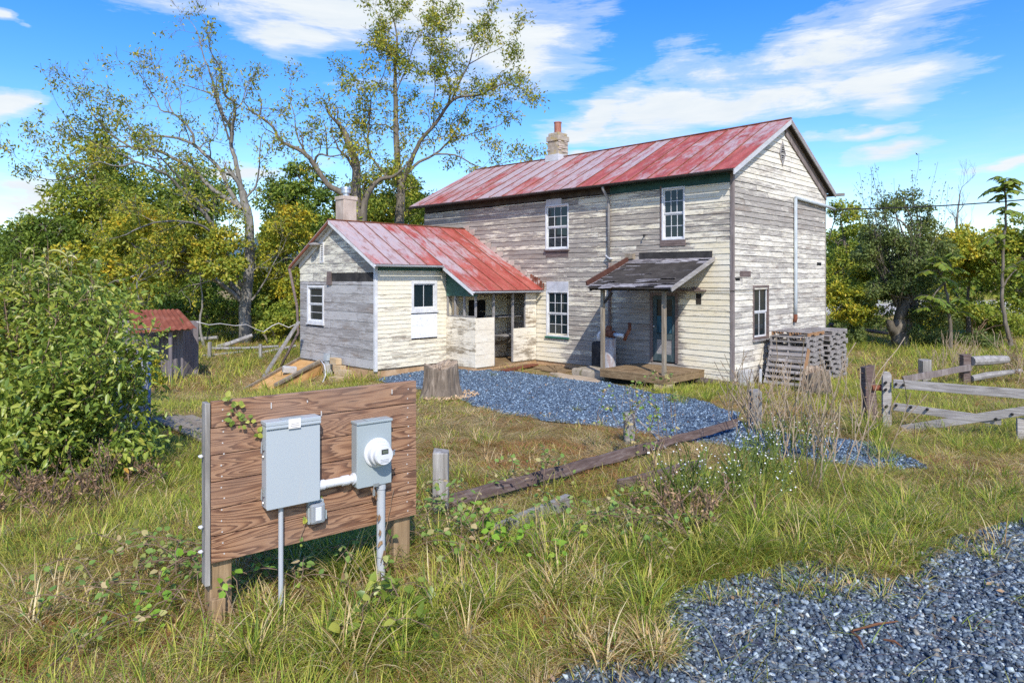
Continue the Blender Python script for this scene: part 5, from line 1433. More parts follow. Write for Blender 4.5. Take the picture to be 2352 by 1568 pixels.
for MN_, KK_ in (('stonegrey', (1.02, 1.17, 1.19)), ('stoneblue', (.86, 1.14, 1.34))):
  m, t, b = newmat('crushed blue grey stone', .75, spec=.3); rnd = t.new('ShaderNodeNewGeometry').outputs['Random Per Island']; o_ = t.obj()
  c = t.ramp(rnd, [(q_[0], tuple(a_*b_ for a_, b_ in zip(q_[1], KK_))) for q_ in [(0, (.028, .034, .042)), (.3, (.07, .085, .108)), (.58, (.13, .15, .18)), (.80, (.225, .245, .27)), (.92, (.38, .40, .43)), (.965, (.64, .63, .62)), (.985, (.30, .22, .15)), (1, (.16, .15, .2))]])
  c = t.mix(t.ramp(t.noise(o_, 60, 3, .7), [(.35, .45), (.65, 0)]), c, (.05, .06, .085))
  c = t.mix(t.ramp(t.noise(t.scale(o_, (1, 1, 3)), 25, 3, .7), [(.62, 0), (.75, .5)]), c, (.42, .44, .48))
  t.l.new(c, b.inputs['Base Color']); t.l.new(t.bump(t.noise(o_, 120, 3), .25, .003), b.inputs['Normal']); MT[MN_] = m
def scatter(poly, n, seed, clip=None):
    rg = np.random.default_rng(seed); x0, y0 = poly.min(0); x1, y1 = poly.max(0)
    p = rg.uniform((x0, y0), (x1, y1), (n, 2)); return p[inside(poly, p[:, 0], p[:, 1])]
def inview(p, m=.25):
    return np.abs(p[:, 0]/np.maximum(p[:, 1], .1)) < .742+m
def edgewob(p, a, sc, seed): return p+np.stack([fbm(p[:, 0]*sc, p[:, 1]*sc, seed)-.5, fbm(p[:, 0]*sc+9, p[:, 1]*sc, seed+1)-.5], -1)*a
p = edgewob(scatter(DRIVE, 480000, 5), .22, 1.7, 21)
p = p[np.random.default_rng(1).random(len(p)) < np.clip(2.0-p[:, 1]*.06, .5, 1)]
o = stones('gravel', p, .029, 6, .35, zbase=.016, mat='stoneblue'); tag(o, 'blue grey crushed stone spread over the driveway in front of the house', 'gravel', kind='stuff')
p = scatter(NEAR, 420000, 7); p = p[inview(p, .18) & (p[:, 1] > 2.6)]
keep = np.random.default_rng(2).random(len(p)) < np.clip(1.25-(p[:, 1]-3.5)*.12, .5, 1)
p = edgewob(p[keep], .35, 2.2, 31)
o = stones('gravel', p, .0275, 8, .5, zbase=.004); tag(o, 'coarse blue grey crushed stone in the foreground corner', 'gravel', kind='stuff')
print('stones', len(p))

# ================================================================ GRASS
def in_house(x, y, mrg=.0):
    rx = x-C0.x; ry = y-C0.y; t_ = rx*dA.x+ry*dA.y; w_ = rx*nA.x+ry*nA.y
    a = (t_ > -mrg) & (t_ < TL+mrg) & (w_ > -WD-mrg) & (w_ < mrg)
    b_ = (t_ > KF-mrg) & (t_ < KB+mrg) & (w_ > -.1) & (w_ < KG+mrg)
    c_ = (t_ > PT-.2) & (t_ < KF) & (w_ > -.1) & (w_ < PW+.1)
    d_ = (t_ > pt0-.05) & (t_ < 5.2) & (w_ > -.1) & (w_ < pw+.15)
    e_ = (t_ > 4.3) & (t_ < 7) & (w_ > -.1) & (w_ < 1.6)
    return a | b_ | c_ | d_ | e_
def blades(name, x, y, L, th0, kap, az, wid, col, segs=3, z=None):
    N = len(x); z = gh(x, y)-.01 if z is None else z
    ca, sa = np.cos(az), np.sin(az)
    pts = [np.stack([x, y, z], -1)]; r = np.zeros(N); h = np.zeros(N)
    for k in range(segs):
        th = np.clip(th0+kap*(k+.5)/segs, 0, 1.9); r = r+np.sin(th)*L/segs; h = h+np.cos(th)*L/segs
        pts.append(np.stack([x+ca*r, y+sa*r, z+np.maximum(h, .012)], -1))
    sd = np.stack([-sa, ca, np.zeros(N)], -1)
    nv = 2*segs+1; V_ = np.zeros((N, nv, 3))
    for k in range(segs):
        w_ = wid*(1-.75*(k/segs)**1.5) if k else wid*.8
        V_[:, 2*k] = pts[k]-sd*w_[:, None]*.5; V_[:, 2*k+1] = pts[k]+sd*w_[:, None]*.5
    V_[:, 2*segs] = pts[segs]
    base = (np.arange(N)*nv)[:, None]
    fl = []
    for k in range(segs-1): fl.append(np.array([2*k, 2*k+1, 2*k+3, 2*k+2]))
    per = np.concatenate(fl+[np.array([2*segs-2, 2*segs-1, 2*segs])])
    loops = (base+per[None]).ravel()
    tot = np.array([4]*(segs-1)+[3]); st = np.concatenate([[0], np.cumsum(tot)[:-1]]); plen = tot.sum()
    starts = ((np.arange(N)*plen)[:, None]+st[None]).ravel(); tots = np.tile(tot, N)
    C_ = np.repeat(col, nv, axis=0)
    return np_mesh(name, V_.reshape(-1, 3), loops, starts, tots, MT['grass'], col=C_)
MT['grass'] = col_mat('grass blades', .5, .5)
GREEN = np.array([(.22, .31, .035), (.32, .41, .05), (.46, .49, .075), (.14, .22, .036), (.58, .55, .11)])
STRAW = np.array([(.76, .58, .27), (.85, .70, .40), (.60, .41, .18), (.80, .62, .32), (.40, .25, .11)])
def green_amount(x, y):
    g = fbm(x*.55, y*.55, 41, 4)*1.5-.27
    g = g+(fbm(x*2.1, y*2.1, 77, 3)-.5)*.7
    # straw-strewn clay yard between the fence and the drive, worn track at the right
    d = np.exp(-(((x-.6)/2.4)**2+((y-10.2)/2.0)**2)); g = g-.42*d
    d = np.exp(-(((x-.4)/3.6)**4+((y-12.2)/3.2)**4)); g = g-.44*d
    d = np.exp(-(((x+2.5)/1.2)**2+((y-4.1)/.9)**2)); g = g-.32*d
    d = np.exp(-(((x+4.2)/1.8)**2+((y-6.6)/1.2)**2)); g = g-.12*d
    d = np.exp(-(((x-5.6)/2.2)**2+((y-8.6)/1.0)**2)); g = g-.44*d
    d = np.exp(-(((x+4.3)/1.6)**2+((y-13.5)/3)**2)); g = g-.22*d
    d = np.exp(-(((x+.9)/1.3)**2+((y-4.2)/.9)**2)); g = g+.25*d
    d = np.exp(-(((x-3.2)/2.0)**2+((y-7.4)/1.0)**2)); g = g+.34*d
    d = np.exp(-(((x+3.6)/1.0)**2+((y-4.0)/1.4)**2)); g = g-.12*d
    d = np.exp(-(((x-6)/5)**2+((y-16)/3)**2)); g = g+.12*d
    return g
def grass_zone(name, y0, y1, dens, seed, per, Lr, wid, segs, xm=.98, drop=None, tall=0.0):
    rg = np.random.default_rng(seed); area = (y1-y0)*(y1+y0)*xm
    n = int(area*dens); y = np.sqrt(rg.uniform(y0*y0, y1*y1, n)); x = rg.uniform(-xm, xm, n)*y
    # tufts
    k = ~(inside(DRIVE, x, y) & (rg.random(n) > .012)) & ~in_house(x, y)
    nr = inside(NEAR, x, y); k &= ~(nr & (rg.random(n) > .028))
    x, y = x[k], y[k]; n = len(x)
    ga = green_amount(x, y); laz = fbm(x*.35, y*.35, 5, 2)*4*PI
    N = n*per; tx = np.repeat(x, per); ty = np.repeat(y, per); ga = np.repeat(ga, per); laz = np.repeat(laz, per); th = np.repeat(rg.random(n), per)
    isg = rg.random(N) < np.clip(ga+(th-.5)*.35, .04, .96)
    sp = np.where(isg, .05, .10)*(1+np.asarray(ty)*.03)
    bx = tx+rg.normal(0, 1, N)*sp; by = ty+rg.normal(0, 1, N)*sp
    L = rg.uniform(Lr[0], Lr[1], N)*np.where(isg, 1+.7*th, .95); 
    lush = np.clip(fbm(bx*.8, by*.8, 91, 3)*2-.5, 0, 1); L = L*(.65+.75*lush*np.where(isg, 1, .7))
    th0 = np.where(isg, rg.uniform(.25, 1.3, N), rg.uniform(1.0, 1.52, N)); kap = np.where(isg, rg.uniform(.3, 1.5, N), rg.uniform(-.1, .6, N))
    yard = np.exp(-(((bx-1.0)/4.2)**4+((by-12.6)/3.6)**4)); L = L*(1-.6*yard)
    az = np.where(rg.random(N) < .55, laz+rg.normal(0, .6, N), rg.uniform(0, 2*PI, N))
    ci = rg.integers(0, 5, N); col = np.where(isg[:, None], GREEN[ci], STRAW[ci])*rg.uniform(.8, 1.45, N)[:, None]
    yl = isg & (rg.random(N) < .30); col[yl] = np.array((.50, .46, .10))*rg.uniform(.7, 1.25, yl.sum())[:, None]
    w_ = rg.uniform(.7, 1.35, N)*wid*np.where(isg, 1.0, .8)
    kk = ~in_house(bx, by, -.05)
    o = blades(name, bx[kk], by[kk], L[kk], th0[kk], kap[kk], az[kk], w_[kk], col[kk], segs)
    tag(o, kind='stuff'); print(name, kk.sum()); return o
def thatch(y0, y1, dens, seed, L, wid):
    rg = np.random.default_rng(seed); xm = .95; n = int((y1-y0)*(y1+y0)*xm*dens); y = np.sqrt(rg.uniform(y0*y0, y1*y1, n)); x = rg.uniform(-xm, xm, n)*y
    k = ~inside(DRIVE, x, y) & ~in_house(x, y, .02) & ~(inside(NEAR, x, y) & (rg.random(n) > .06)); k &= rg.random(n) < np.clip(1.15-green_amount(x, y)*1.3, .12, 1)
    x, y = x[k], y[k]; n = len(x); az = fbm(x*.7, y*.7, 15, 3)*6*PI+rg.normal(0, .5, n)
    c = STRAW[rg.integers(0, 5, n)]*rg.uniform(.6, 1.2, n)[:, None]; rd = fbm(x*.9, y*.9, 63, 3); cl = rd > .62; c[cl] *= np.array((.85, .62, .5))
    gr = rg.random(n) < .22; c[gr] = GREEN[rg.integers(0, 5, gr.sum())]*.9
    o = blades('thatch', x, y, rg.uniform(L*.5, L*1.3, n), rg.uniform(1.2, 1.56, n), rg.uniform(-.1, .35, n), az, np.full(n, wid)*rg.uniform(.6, 1.4, n), c, 2, gh(x, y)+rg.uniform(.008, .055, n))
    tag(o, 'matted dead straw lying over the ground', 'straw', kind='stuff')
thatch(2.4, 7, 2300, 201, .19, .0042); thatch(7, 12, 1100, 202, .22, .006); thatch(12, 20, 420, 203, .22, .010); thatch(20, 34, 90, 204, .3, .02)
tag(grass_zone('grass', 2.4, 6.5, 300, 101, 15, (.11, .25), .0058, 4), 'near mix of long green blades and straw', 'grass')
tag(grass_zone('grass', 6.5, 11, 150, 102, 14, (.10, .24), .007, 3), 'yellowing grass and straw around the broken fence', 'grass')
tag(grass_zone('grass', 11, 19, 60, 103, 13, (.09, .20), .010, 3), 'rough yard grass in front of the house', 'grass')
tag(grass_zone('grass', 19, 36, 16, 104, 13, (.16, .42), .020, 2), 'rough grass beyond and beside the house', 'grass')
tag(grass_zone('grass', 36, 62, 5, 105, 10, (.3, .6), .04, 2), 'far rough grass under the trees', 'grass')
# fallen leaves on the gravel
def litter(poly, n, seed, size, col):
    rg = np.random.default_rng(seed); p = scatter(poly, n, seed); p = p[inview(p)]; m_ = len(p)
    z = gh(p[:, 0], p[:, 1])+rg.uniform(.03, .05, m_); pos = np.stack([p[:, 0], p[:, 1], z], -1); d = rg.normal(0, 1, (m_, 3))*np.array([1, 1, .25]); nn = rg.normal(0, .35, (m_, 3))+np.array([0, 0, 1])
    return pos, d, nn, rg.uniform(.6, 1.3, m_)*size
LIT = [litter(DRIVE, 700, 71, .07, 0), litter(NEAR, 420, 72, .05, 0)]
# ---- long lush clumps : counted by nobody, one object
fill_dummy = 0
def clumps(name, spots, seed, label):
    rg = np.random.default_rng(seed); X = []; 
    acc = {k: [] for k in 'x y L t k a w'.split()}; cols = []
    for (px, py, n, L, r, g) in spots:
        q = PG(px, py); m_ = n
        a = rg.uniform(0, 2*PI, m_); d = np.abs(rg.normal(0, r*.5, m_))
        acc['x'].append(q.x+np.cos(a)*d); acc['y'].append(q.y+np.sin(a)*d); acc['a'].append(a+rg.normal(0, .5, m_))
        acc['L'].append(L*rg.uniform(.55, 1.15, m_)); acc['t'].append(rg.uniform(.02, .5, m_)); acc['k'].append(rg.uniform(.7, 2.2, m_)); acc['w'].append(rg.uniform(.006, .012, m_))
        isg = rg.random(m_) < g; ci = rg.integers(0, 5, m_); cols.append(np.where(isg[:, None], GREEN[ci]*1.05, STRAW[ci])*rg.uniform(.75, 1.25, m_)[:, None])
    A = {k: np.concatenate(v) for k, v in acc.items()}
    o = blades(name, A['x'], A['y'], A['L'], A['t'], A['k'], A['a'], A['w'], np.concatenate(cols), 6)
    return tag(o, label, 'grass', kind='stuff')
rgc = random.Random(77); sp = []
def fill(n, x0, x1, y0, y1, L, r, g, per):
    for _ in range(n): sp.append((rgc.uniform(x0, x1), rgc.uniform(y0, y1), per, L*rgc.uniform(.7, 1.2), r, g))
fill(22, 540, 1000, 1400, 1540, .34, .16, .85, 90); fill(24, 1000, 1520, 1240, 1440, .42, .17, .78, 90)
fill(18, 1600, 1890, 1130, 1290, .42, .2, .85, 90); fill(20, 1850, 2140, 1175, 1290, .36, .2, .85, 90); fill(10, 1540, 1760, 1090, 1180, .36, .2, .8, 80)
fill(14, 2010, 2352, 985, 1060, .4, .22, .8, 70); fill(8, 1960, 2030, 985, 1010, .55, .2, .8, 90); fill(18, 560, 890, 1255, 1340, .42, .17, .85, 80)
fill(22, 0, 480, 1090, 1330, .26, .17, .72, 60); fill(14, 1300, 1560, 1440, 1530, .24, .15, .35, 80); fill(10, 1850, 2110, 1270, 1330, .22, .12, .6, 60)
fill(16, 1540, 1690, 880, 930, .34, .2, .85, 60); fill(26, 1700, 2352, 880, 1000, .4, .25, .75, 60); fill(16, 1960, 2352, 1080, 1200, .3, .2, .7, 60); fill(14, 0, 520, 1400, 1560, .24, .15, .7, 70); fill(10, 1060, 1230, 1010, 1110, .25, .15, .7, 50)
fill(20, 960, 1440, 935, 1080, .2, .2, .6, 40); fill(6, 735, 870, 870, 900, .2, .12, .8, 30)
fill(40, 540, 1420, 1240, 1560, .40, .2, .12, 26); fill(26, 0, 540, 1150, 1560, .36, .22, .12, 24); fill(26, 1500, 2300, 1060, 1300, .40, .22, .15, 26); fill(20, 980, 1450, 950, 1090, .26, .2, .1, 26)
fill(22, 1540, 2140, 1290, 1390, .17, .10, .5, 34); fill(12, 1300, 1560, 1400, 1530, .16, .1, .4, 30); fill(10, 2100, 2352, 1200, 1290, .16, .1, .5, 30); fill(14, 1440, 1760, 1120, 1210, .42, .2, .75, 70)
clumps('grass', sp, 55, 'long drooping clumps of bright green grass among the matted straw')
# ================================================================ FOLIAGE HELPERS
def leaf_arrays(pos, dirs, nrm, size, wid=.42, fold=.25, four=False):
    """diamond leaves folded on the midrib: pos base, dirs tip direction, nrm leaf normal"""
    d = dirs/np.maximum(np.linalg.norm(dirs, axis=1, keepdims=True), 1e-6)
    s = np.cross(d, nrm); s /= np.maximum(np.linalg.norm(s, axis=1, keepdims=True), 1e-6); u = np.cross(s, d)
    L = size[:, None]
    if not four:
        V_ = np.stack([pos, pos+d*L*.45-s*L*wid*.5+u*L*fold*.2, pos+d*L, pos+d*L*.45+s*L*wid*.5+u*L*fold*.2], 1)
        per = np.array([0, 1, 2, 0, 2, 3]); nv = 4; nf = 2
    else:
        m1 = pos+d*L*.33-u*L*.02; tip = pos+d*L*.97-u*L*.12
        V_ = np.stack([pos, pos+d*L*.30-s*L*wid*.5+u*L*fold*.22, m1, pos+d*L*.30+s*L*wid*.5+u*L*fold*.22, pos+d*L*.68-s*L*wid*.36+u*L*(fold*.16-.05), pos+d*L*.68+s*L*wid*.36+u*L*(fold*.16-.05), pos+d*L*.68-u*L*.06, tip], 1)
        per = np.array([0, 1, 2, 0, 2, 3, 1, 4, 6, 1, 6, 2, 2, 6, 5, 2, 5, 3, 4, 7, 6, 6, 7, 5]); nv = 8; nf = 8
    N = len(pos); F_ = ((np.arange(N)*nv)[:, None]+per[None]).ravel()
    return V_.reshape(-1, 3), F_, N*nf
def leaves(name, pos, dirs, nrm, size, mat, parent, wid=.42, fold=.25, four=False):
    V_, F_, nf = leaf_arrays(pos, dirs, nrm, size, wid, fold, four)
    if parent is not None:
        inv = np.array(parent.matrix_basis.inverted()); V_ = V_@inv[:3, :3].T+inv[:3, 3]
    return np_mesh(name, V_, F_, np.arange(nf)*3, np.full(nf, 3), mat, parent)
def rdirs(rg, n, up=0.0):
    v = rg.normal(0, 1, (n, 3)); v[:, 2] += up; return v/np.linalg.norm(v, axis=1, keepdims=True)
LM = {}
LM['walnut'] = leaf_mat('yellow green walnut leaves', [(0, (.09, .14, .018)), (.35, (.16, .20, .025)), (.65, (.29, .28, .03)), (.88, (.42, .33, .035)), (1, (.35, .17, .03))], patch=.3)
LM['green'] = leaf_mat('deep green leaves', [(0, (.055, .10, .016)), (.45, (.11, .165, .026)), (.8, (.18, .23, .034)), (1, (.32, .29, .035))], patch=.35)
LM['mid'] = leaf_mat('mixed green yellow leaves', [(0, (.07, .12, .018)), (.4, (.15, .20, .026)), (.7, (.26, .28, .034)), (.9, (.34, .28, .035)), (1, (.40, .22, .03))], patch=.4)
LM['olive'] = leaf_mat('olive dark leaves', [(0, (.05, .08, .022)), (.5, (.11, .145, .04)), (.85, (.18, .21, .055)), (1, (.26, .17, .06))], patch=.3)
LM['yellow'] = leaf_mat('autumn yellow leaves', [(0, (.09, .14, .02)), (.4, (.21, .24, .025)), (.7, (.42, .35, .03)), (1, (.55, .33, .03))], patch=.45)
LM['bush'] = leaf_mat('large glossy bush leaves', [(0, (.07, .12, .018)), (.4, (.15, .205, .03)), (.75, (.24, .285, .045)), (.95, (.36, .34, .06)), (.985, (.40, .16, .03)), (1, (.5, .2, .05))], rough=.38, trans=.3, spec=.45, patch=.15)
LM['bramble'] = leaf_mat('rounded bramble leaves', [(0, (.09, .17, .03)), (.55, (.16, .23, .05)), (.72, (.26, .25, .08)), (.86, (.36, .28, .14)), (.94, (.34, .20, .10)), (1, (.40, .16, .07))], rough=.55, trans=.25, patch=.2)
LM['vine'] = leaf_mat('bright vine leaves', [(0, (.10, .20, .02)), (.6, (.18, .30, .03)), (1, (.33, .33, .06))], trans=.3, patch=.1)
LM['sumac'] = leaf_mat('light sumac leaflets', [(0, (.10, .16, .03)), (.5, (.17, .24, .04)), (1, (.30, .28, .04))], trans=.45)
LM['drybrown'] = leaf_mat('dry brown leaves', [(0, (.10, .055, .03)), (.5, (.20, .12, .065)), (1, (.36, .24, .13))], trans=.15, patch=.2)

_l = [np.concatenate(q_) for q_ in zip(*LIT)]
tag(leaves('fallen_leaves', _l[0], _l[1], _l[2], _l[3], LM['drybrown'], None, .5, .3), 'fallen tan leaves scattered over the gravel', 'leaves', kind='stuff')
class Wood:
    def __init__(s, seed): s.mb = MB(); s.rg = random.Random(seed); s.tips = []; s.segs = []
    def limb(s, pts, r0, r1, sides=7, wob=0.0):
        n = len(pts); rs = [r0+(r1-r0)*(i/(n-1))**.8 for i in range(n)]
        s.mb.tube(pts, rs, sides, cap=False); s.segs.append((pts, rs))
    def smooth(s, pts, k=4, jit=.02):
        out = []; n = len(pts)
        for i in range(n-1):
            p0 = pts[max(i-1, 0)]; p1 = pts[i]; p2 = pts[i+1]; p3 = pts[min(i+2, n-1)]
            for q in range(k):
                t = q/k; v = .5*((2*p1)+(-p0+p2)*t+(2*p0-5*p1+4*p2-p3)*t*t+(-p0+3*p1-3*p2+p3)*t**3)
                out.append(v+Vector([s.rg.uniform(-jit, jit) for _ in range(3)]))
        out.append(pts[-1]); return out
    def grow(s, base, d, L, r, depth, up=.15, kink=.25, nsub=4, leafy=True, sides=5, spread=1.0):
        rg = s.rg; n = max(3, int(L/.35)) if depth else max(2, min(4, int(L/.25)+1)); pts = [base]; d = d.normalized()
        for i in range(n):
            d = (d+Vector([rg.gauss(0, kink) for _ in range(3)])+Vector((0, 0, up*.3))).normalized(); pts.append(pts[-1]+d*(L/n))
        rs = [max(r*(1-.75*i/n), .006) for i in range(n+1)]
        s.mb.tube(pts, rs, sides if depth > 0 else 3, cap=False)
        if depth == 0: s.tips.append((pts, L)); return
        for k in range(nsub):
            f = rg.uniform(.25, 1.0); i = min(int(f*n), n-1); b = pts[i].lerp(pts[i+1], f*n-i)
            dd = (pts[i+1]-pts[i]).normalized(); side = Vector([rg.gauss(0, 1) for _ in range(3)]); side = (side-dd*side.dot(dd)).normalized()
            nd = (dd*.75+side*.8*spread+Vector((0, 0, up))).normalized()
            s.grow(b, nd, L*rg.uniform(.38, .62), rs[i]*.6, depth-1, up, kink, nsub, leafy, max(3, sides-1), spread)
        s.tips.append((pts[-3:], L*.4))
    def twigs_along(s, f0, step, L, depth=1, up=.2, nsub=4, kink=.22, spread=1.0, rmax=.05):
        rg = s.rg
        for pts, rs in list(s.segs):
            acc = 0; tot = sum((b-a).length for a, b in zip(pts[:-1], pts[1:])); run = 0
            for i in range(len(pts)-1):
                l = (pts[i+1]-pts[i]).length; run += l; acc += l
                if run/tot < f0: continue
                if acc > step:
                    acc = 0; d = (pts[i+1]-pts[i]).normalized(); side = Vector([rg.gauss(0, 1) for _ in range(3)]); side = (side-d*side.dot(d)).normalized()
                    g = .55+.7*rg.random(); s.grow(pts[i], d*.6+side*spread+Vector((0, 0, up)), L*g*(1.15-.5*run/tot), min(rs[i]*.5, rmax), depth, up, kink, nsub, spread=spread)
            d = (pts[-1]-pts[-2]).normalized(); s.grow(pts[-1], d, L*.8, rs[-1]*.9, depth, up, kink, nsub)
def crown_from_tips(name, wood, n_per, size, mat, parent, seed, keep=None, spread=.22, droop=-.25, wid=.4, clump=.6):
    rg = np.random.default_rng(seed); pos = []; dr = []
    for pts, L in wood.tips:
        c = pts[len(pts)//2]; kp = keep(c) if keep else 1.0
        if rg.random() > kp: continue
        n = rg.poisson(n_per)
        for _ in range(n):
            i = rg.integers(0, len(pts)-1); p = pts[i].lerp(pts[i+1], rg.random()); pos.append((p.x, p.y, p.z)); 
    if not pos: pos = [(0, 0, 0)]
    pos = np.array(pos); N = len(pos); pos += rg.normal(0, spread, (N, 3))
    d = rdirs(rg, N, droop); nr = rdirs(rg, N, 1.4)
    return leaves(name, pos, d, nr, rg.uniform(.6, 1.25, N)*size, mat, parent, wid)

def V1(x, y): return (x*.3419, y*.3419)
def V2(x, y): return (784+x*.3419, y*.3419)
def V4(x, y): return (x*.3419, 497.6+y*.3419)
def poly(fn, pts, Y, dY=0.0, yj=None):
    """limb traced at survey depth Y, bending dY metres toward or away by its tip"""
    n = len(pts); out = []
    for i, (a, b_) in enumerate(pts):
        px, py = fn(a, b_); out.append(P(px, py, Y+dY*(i/(n-1))**1.2))
    return out

# ---------------------------------------------------------------- big walnut, left
YT = 30.0
tb = PG(565, 787); YT = tb.y
walnut = thing('walnut_tree', 'tall half bare walnut tree with pale forked limbs standing beyond the shed', 'tree', tb)
w = Wood(3)
trunk = [P(565, 800, YT), P(564, 760, YT), P(563, 710, YT), P(566, 672, YT), P(571, 630, YT), P(573, 570, YT), P(571, 500, YT), P(563, 470, YT), P(557, 440, YT)]
w.limb(w.smooth(trunk, 4, .015), .31, .16, 12)
L_ = [
 (V4, [(1615, 560), (1530, 490), (1390, 390), (1200, 360), (1000, 370), (850, 420)], .17, .05, -3.0),
 (V4, [(1625, 530), (1545, 440), (1490, 320), (1440, 250), (1310, 205), (1190, 260), (1080, 310), (960, 375), (920, 460), (930, 540)], .16, .03, -4.5),
 (V1, [(1630, 1290), (1600, 1180), (1580, 1060), (1550, 960), (1562, 870), (1500, 780), (1460, 660), (1430, 560), (1400, 460), (1370, 380), (1340, 260), (1300, 170)], .17, .02, 1.2),
 (V1, [(1552, 960), (1566, 830), (1578, 700), (1510, 640), (1490, 520), (1480, 460), (1420, 350), (1390, 200)], .12, .02, -1.6),
 (V1, [(1535, 940), (1515, 860), (1480, 760)], .07, .05, -.5),
 (V1, [(1620, 1400), (1540, 1280), (1480, 1140), (1380, 1040), (1310, 980), (1200, 930), (1050, 915), (950, 920), (900, 890), (830, 800), (760, 740), (640, 680)], .15, .02, 2.5),
 (V1, [(1300, 970), (1296, 900), (1230, 820), (1160, 760), (1080, 740), (1040, 660), (950, 520), (890, 440)], .09, .02, 1.5),
 (V1, [(1160, 760), (1140, 700), (1110, 640), (1060, 580)], .05, .015, .5),
 (V1, [(1600, 1380), (1430, 1270), (1330, 1170), (1200, 1080), (1050, 1010), (950, 1000), (870, 985), (770, 920), (690, 850), (610, 750), (560, 640)], .15, .02, -2.5),
 (V1, [(1450, 1560), (1380, 1440), (1290, 1370), (1200, 1250), (1130, 1180), (1050, 1140), (920, 1090), (800, 1120), (680, 1090), (610, 1100)], .14, .02, -4.0),
 (V1, [(1400, 1420), (1290, 1320), (1220, 1220), (1130, 1110), (1060, 1040)], .12, .03, -2.2),
 (V1, [(1640, 1340), (1715, 1255), (1738, 1150), (1750, 1000), (1755, 930), (1790, 870)], .08, .012, -1),
 (V1, [(1500, 780), (1440, 650), (1330, 600), (1230, 570), (1130, 540)], .07, .012, .8),
 (V1, [(870, 985), (700, 990), (560, 1000), (430, 1040), (330, 920), (280, 880)], .06, .012, -1.5),
 (V1, [(920, 1090), (760, 1010), (640, 960), (520, 900), (440, 780), (380, 690)], .06, .012, -2),
 (V1, [(680, 1090), (500, 1180), (360, 1210), (240, 1180), (175, 1110)], .05, .01, -1.5),
 (V4, [(1620, 470), (1560, 330), (1480, 160), (1400, 90), (1290, 40), (1130, 30), (1000, 50), (850, 120)], .12, .03, -5.5),
 (V4, [(1690, 560), (1760, 470), (1830, 330), (1900, 210), (1960, 60)], .07, .015, 1.5),
]
for i, (fn, pts, r0, r1, dY) in enumerate(L_):
    y0 = YT if i < 99 else YT
    w.limb(w.smooth(poly(fn, pts, YT, dY), 3, .02), r0*.74, r1*.7, 8)
w.twigs_along(.30, .62, 1.7, 2, .25, 4, .25, 1.0, .035)
w.mb.build('trunk', MT['barktree'], walnut, smooth=True, recalc=False, local=walnut)
def kw_(c):
    px = CX+F*c.x/c.y; py = CY-F*(c.z-HC)/c.y
    k = .24+.5*max(0, min(1, (py-180)/380))
    if px < 330 and py > 180: k += .25
    return k
crown_from_tips('crown', w, 9, .18, LM['walnut'], walnut, 4, kw_, .17)
print('walnut tips', len(w.tips), len(w.mb.v))
# ---------------------------------------------------------------- tall locust behind the kitchen
Y2 = 34.0
ash = thing('locust_tree', 'tallest slender half bare tree rising behind the kitchen roof', 'tree', G(P(917, 600, Y2).x, Y2))
w = Wood(5)
w.limb(w.smooth([P(915, 800, Y2), P(916, 640, Y2), P(917, 516, Y2)]+poly(V2, [(400, 1300), (378, 1100), (370, 900), (365, 640), (360, 450), (372, 250), (350, 120)], Y2, .5), 3, .02), .33, .02, 12)
for (pts, r0, r1, dY) in (
 ([(410, 1230), (470, 1080), (530, 950), (640, 820), (720, 700), (800, 650), (920, 640), (1010, 600), (1100, 560), (1200, 590)], .22, .03, -1.5),
 ([(715, 705), (732, 620), (700, 480), (670, 300), (678, 120), (676, 50)], .11, .02, 1.0),
 ([(745, 670), (800, 540), (860, 430), (880, 340), (930, 250), (950, 160)], .09, .015, -1.5),
 ([(860, 430), (950, 380), (1060, 330), (1130, 270)], .05, .012, -1),
 ([(460, 1150), (520, 1090), (620, 1040), (740, 930), (830, 740), (855, 700), (940, 650)], .15, .02, 2.2),
 ([(745, 922), (820, 915), (900, 890), (1040, 850), (1120, 800), (1200, 720)], .07, .015, 1.5),
 ([(625, 1037), (760, 1040), (880, 1100), (980, 1130), (1100, 1090), (1230, 1060)], .08, .015, 1.0),
 ([(372, 900), (300, 840), (200, 840), (90, 830), (60, 870)], .07, .02, -1.0),
 ([(362, 460), (320, 330), (295, 220), (325, 110)], .05, .012, .8), ([(370, 620), (450, 450), (540, 480), (630, 440)], .06, .015, -1),
 ([(450, 450), (480, 320), (560, 180), (585, 110), (592, 80)], .05, .012, .6),
 ([(330, 1210), (220, 1080), (178, 980), (190, 760), (200, 650), (150, 560), (148, 400)], .12, .015, -1.5),
 ([(200, 650), (260, 560), (300, 420), (250, 330), (230, 130)], .05, .012, .5), ([(620, 830), (620, 700), (630, 560), (600, 380), (565, 190), (490, 110)], .06, .012, -1.2),
 ([(670, 300), (735, 220), (722, 140)], .04, .012, .4), ([(1010, 600), (1060, 500), (1100, 470)], .04, .012, .4), ([(178, 980), (90, 720), (20, 560)], .05, .012, 1.0)):
    w.limb(w.smooth(poly(V2, pts, Y2, dY), 3, .02), r0*.60, r1*.55, 8)
w.twigs_along(.30, .48, 1.35, 2, .22, 4, .24, 1.0, .03)
w.mb.build('trunk', MT['barkdark'], ash, smooth=True, recalc=False, local=ash)
crown_from_tips('crown', w, 11, .19, LM['walnut'], ash, 6, lambda c: .40+.35*vnoise(c.x*.6, c.z*.6, 3)+(.12 if c.z > 12 else 0), .18)
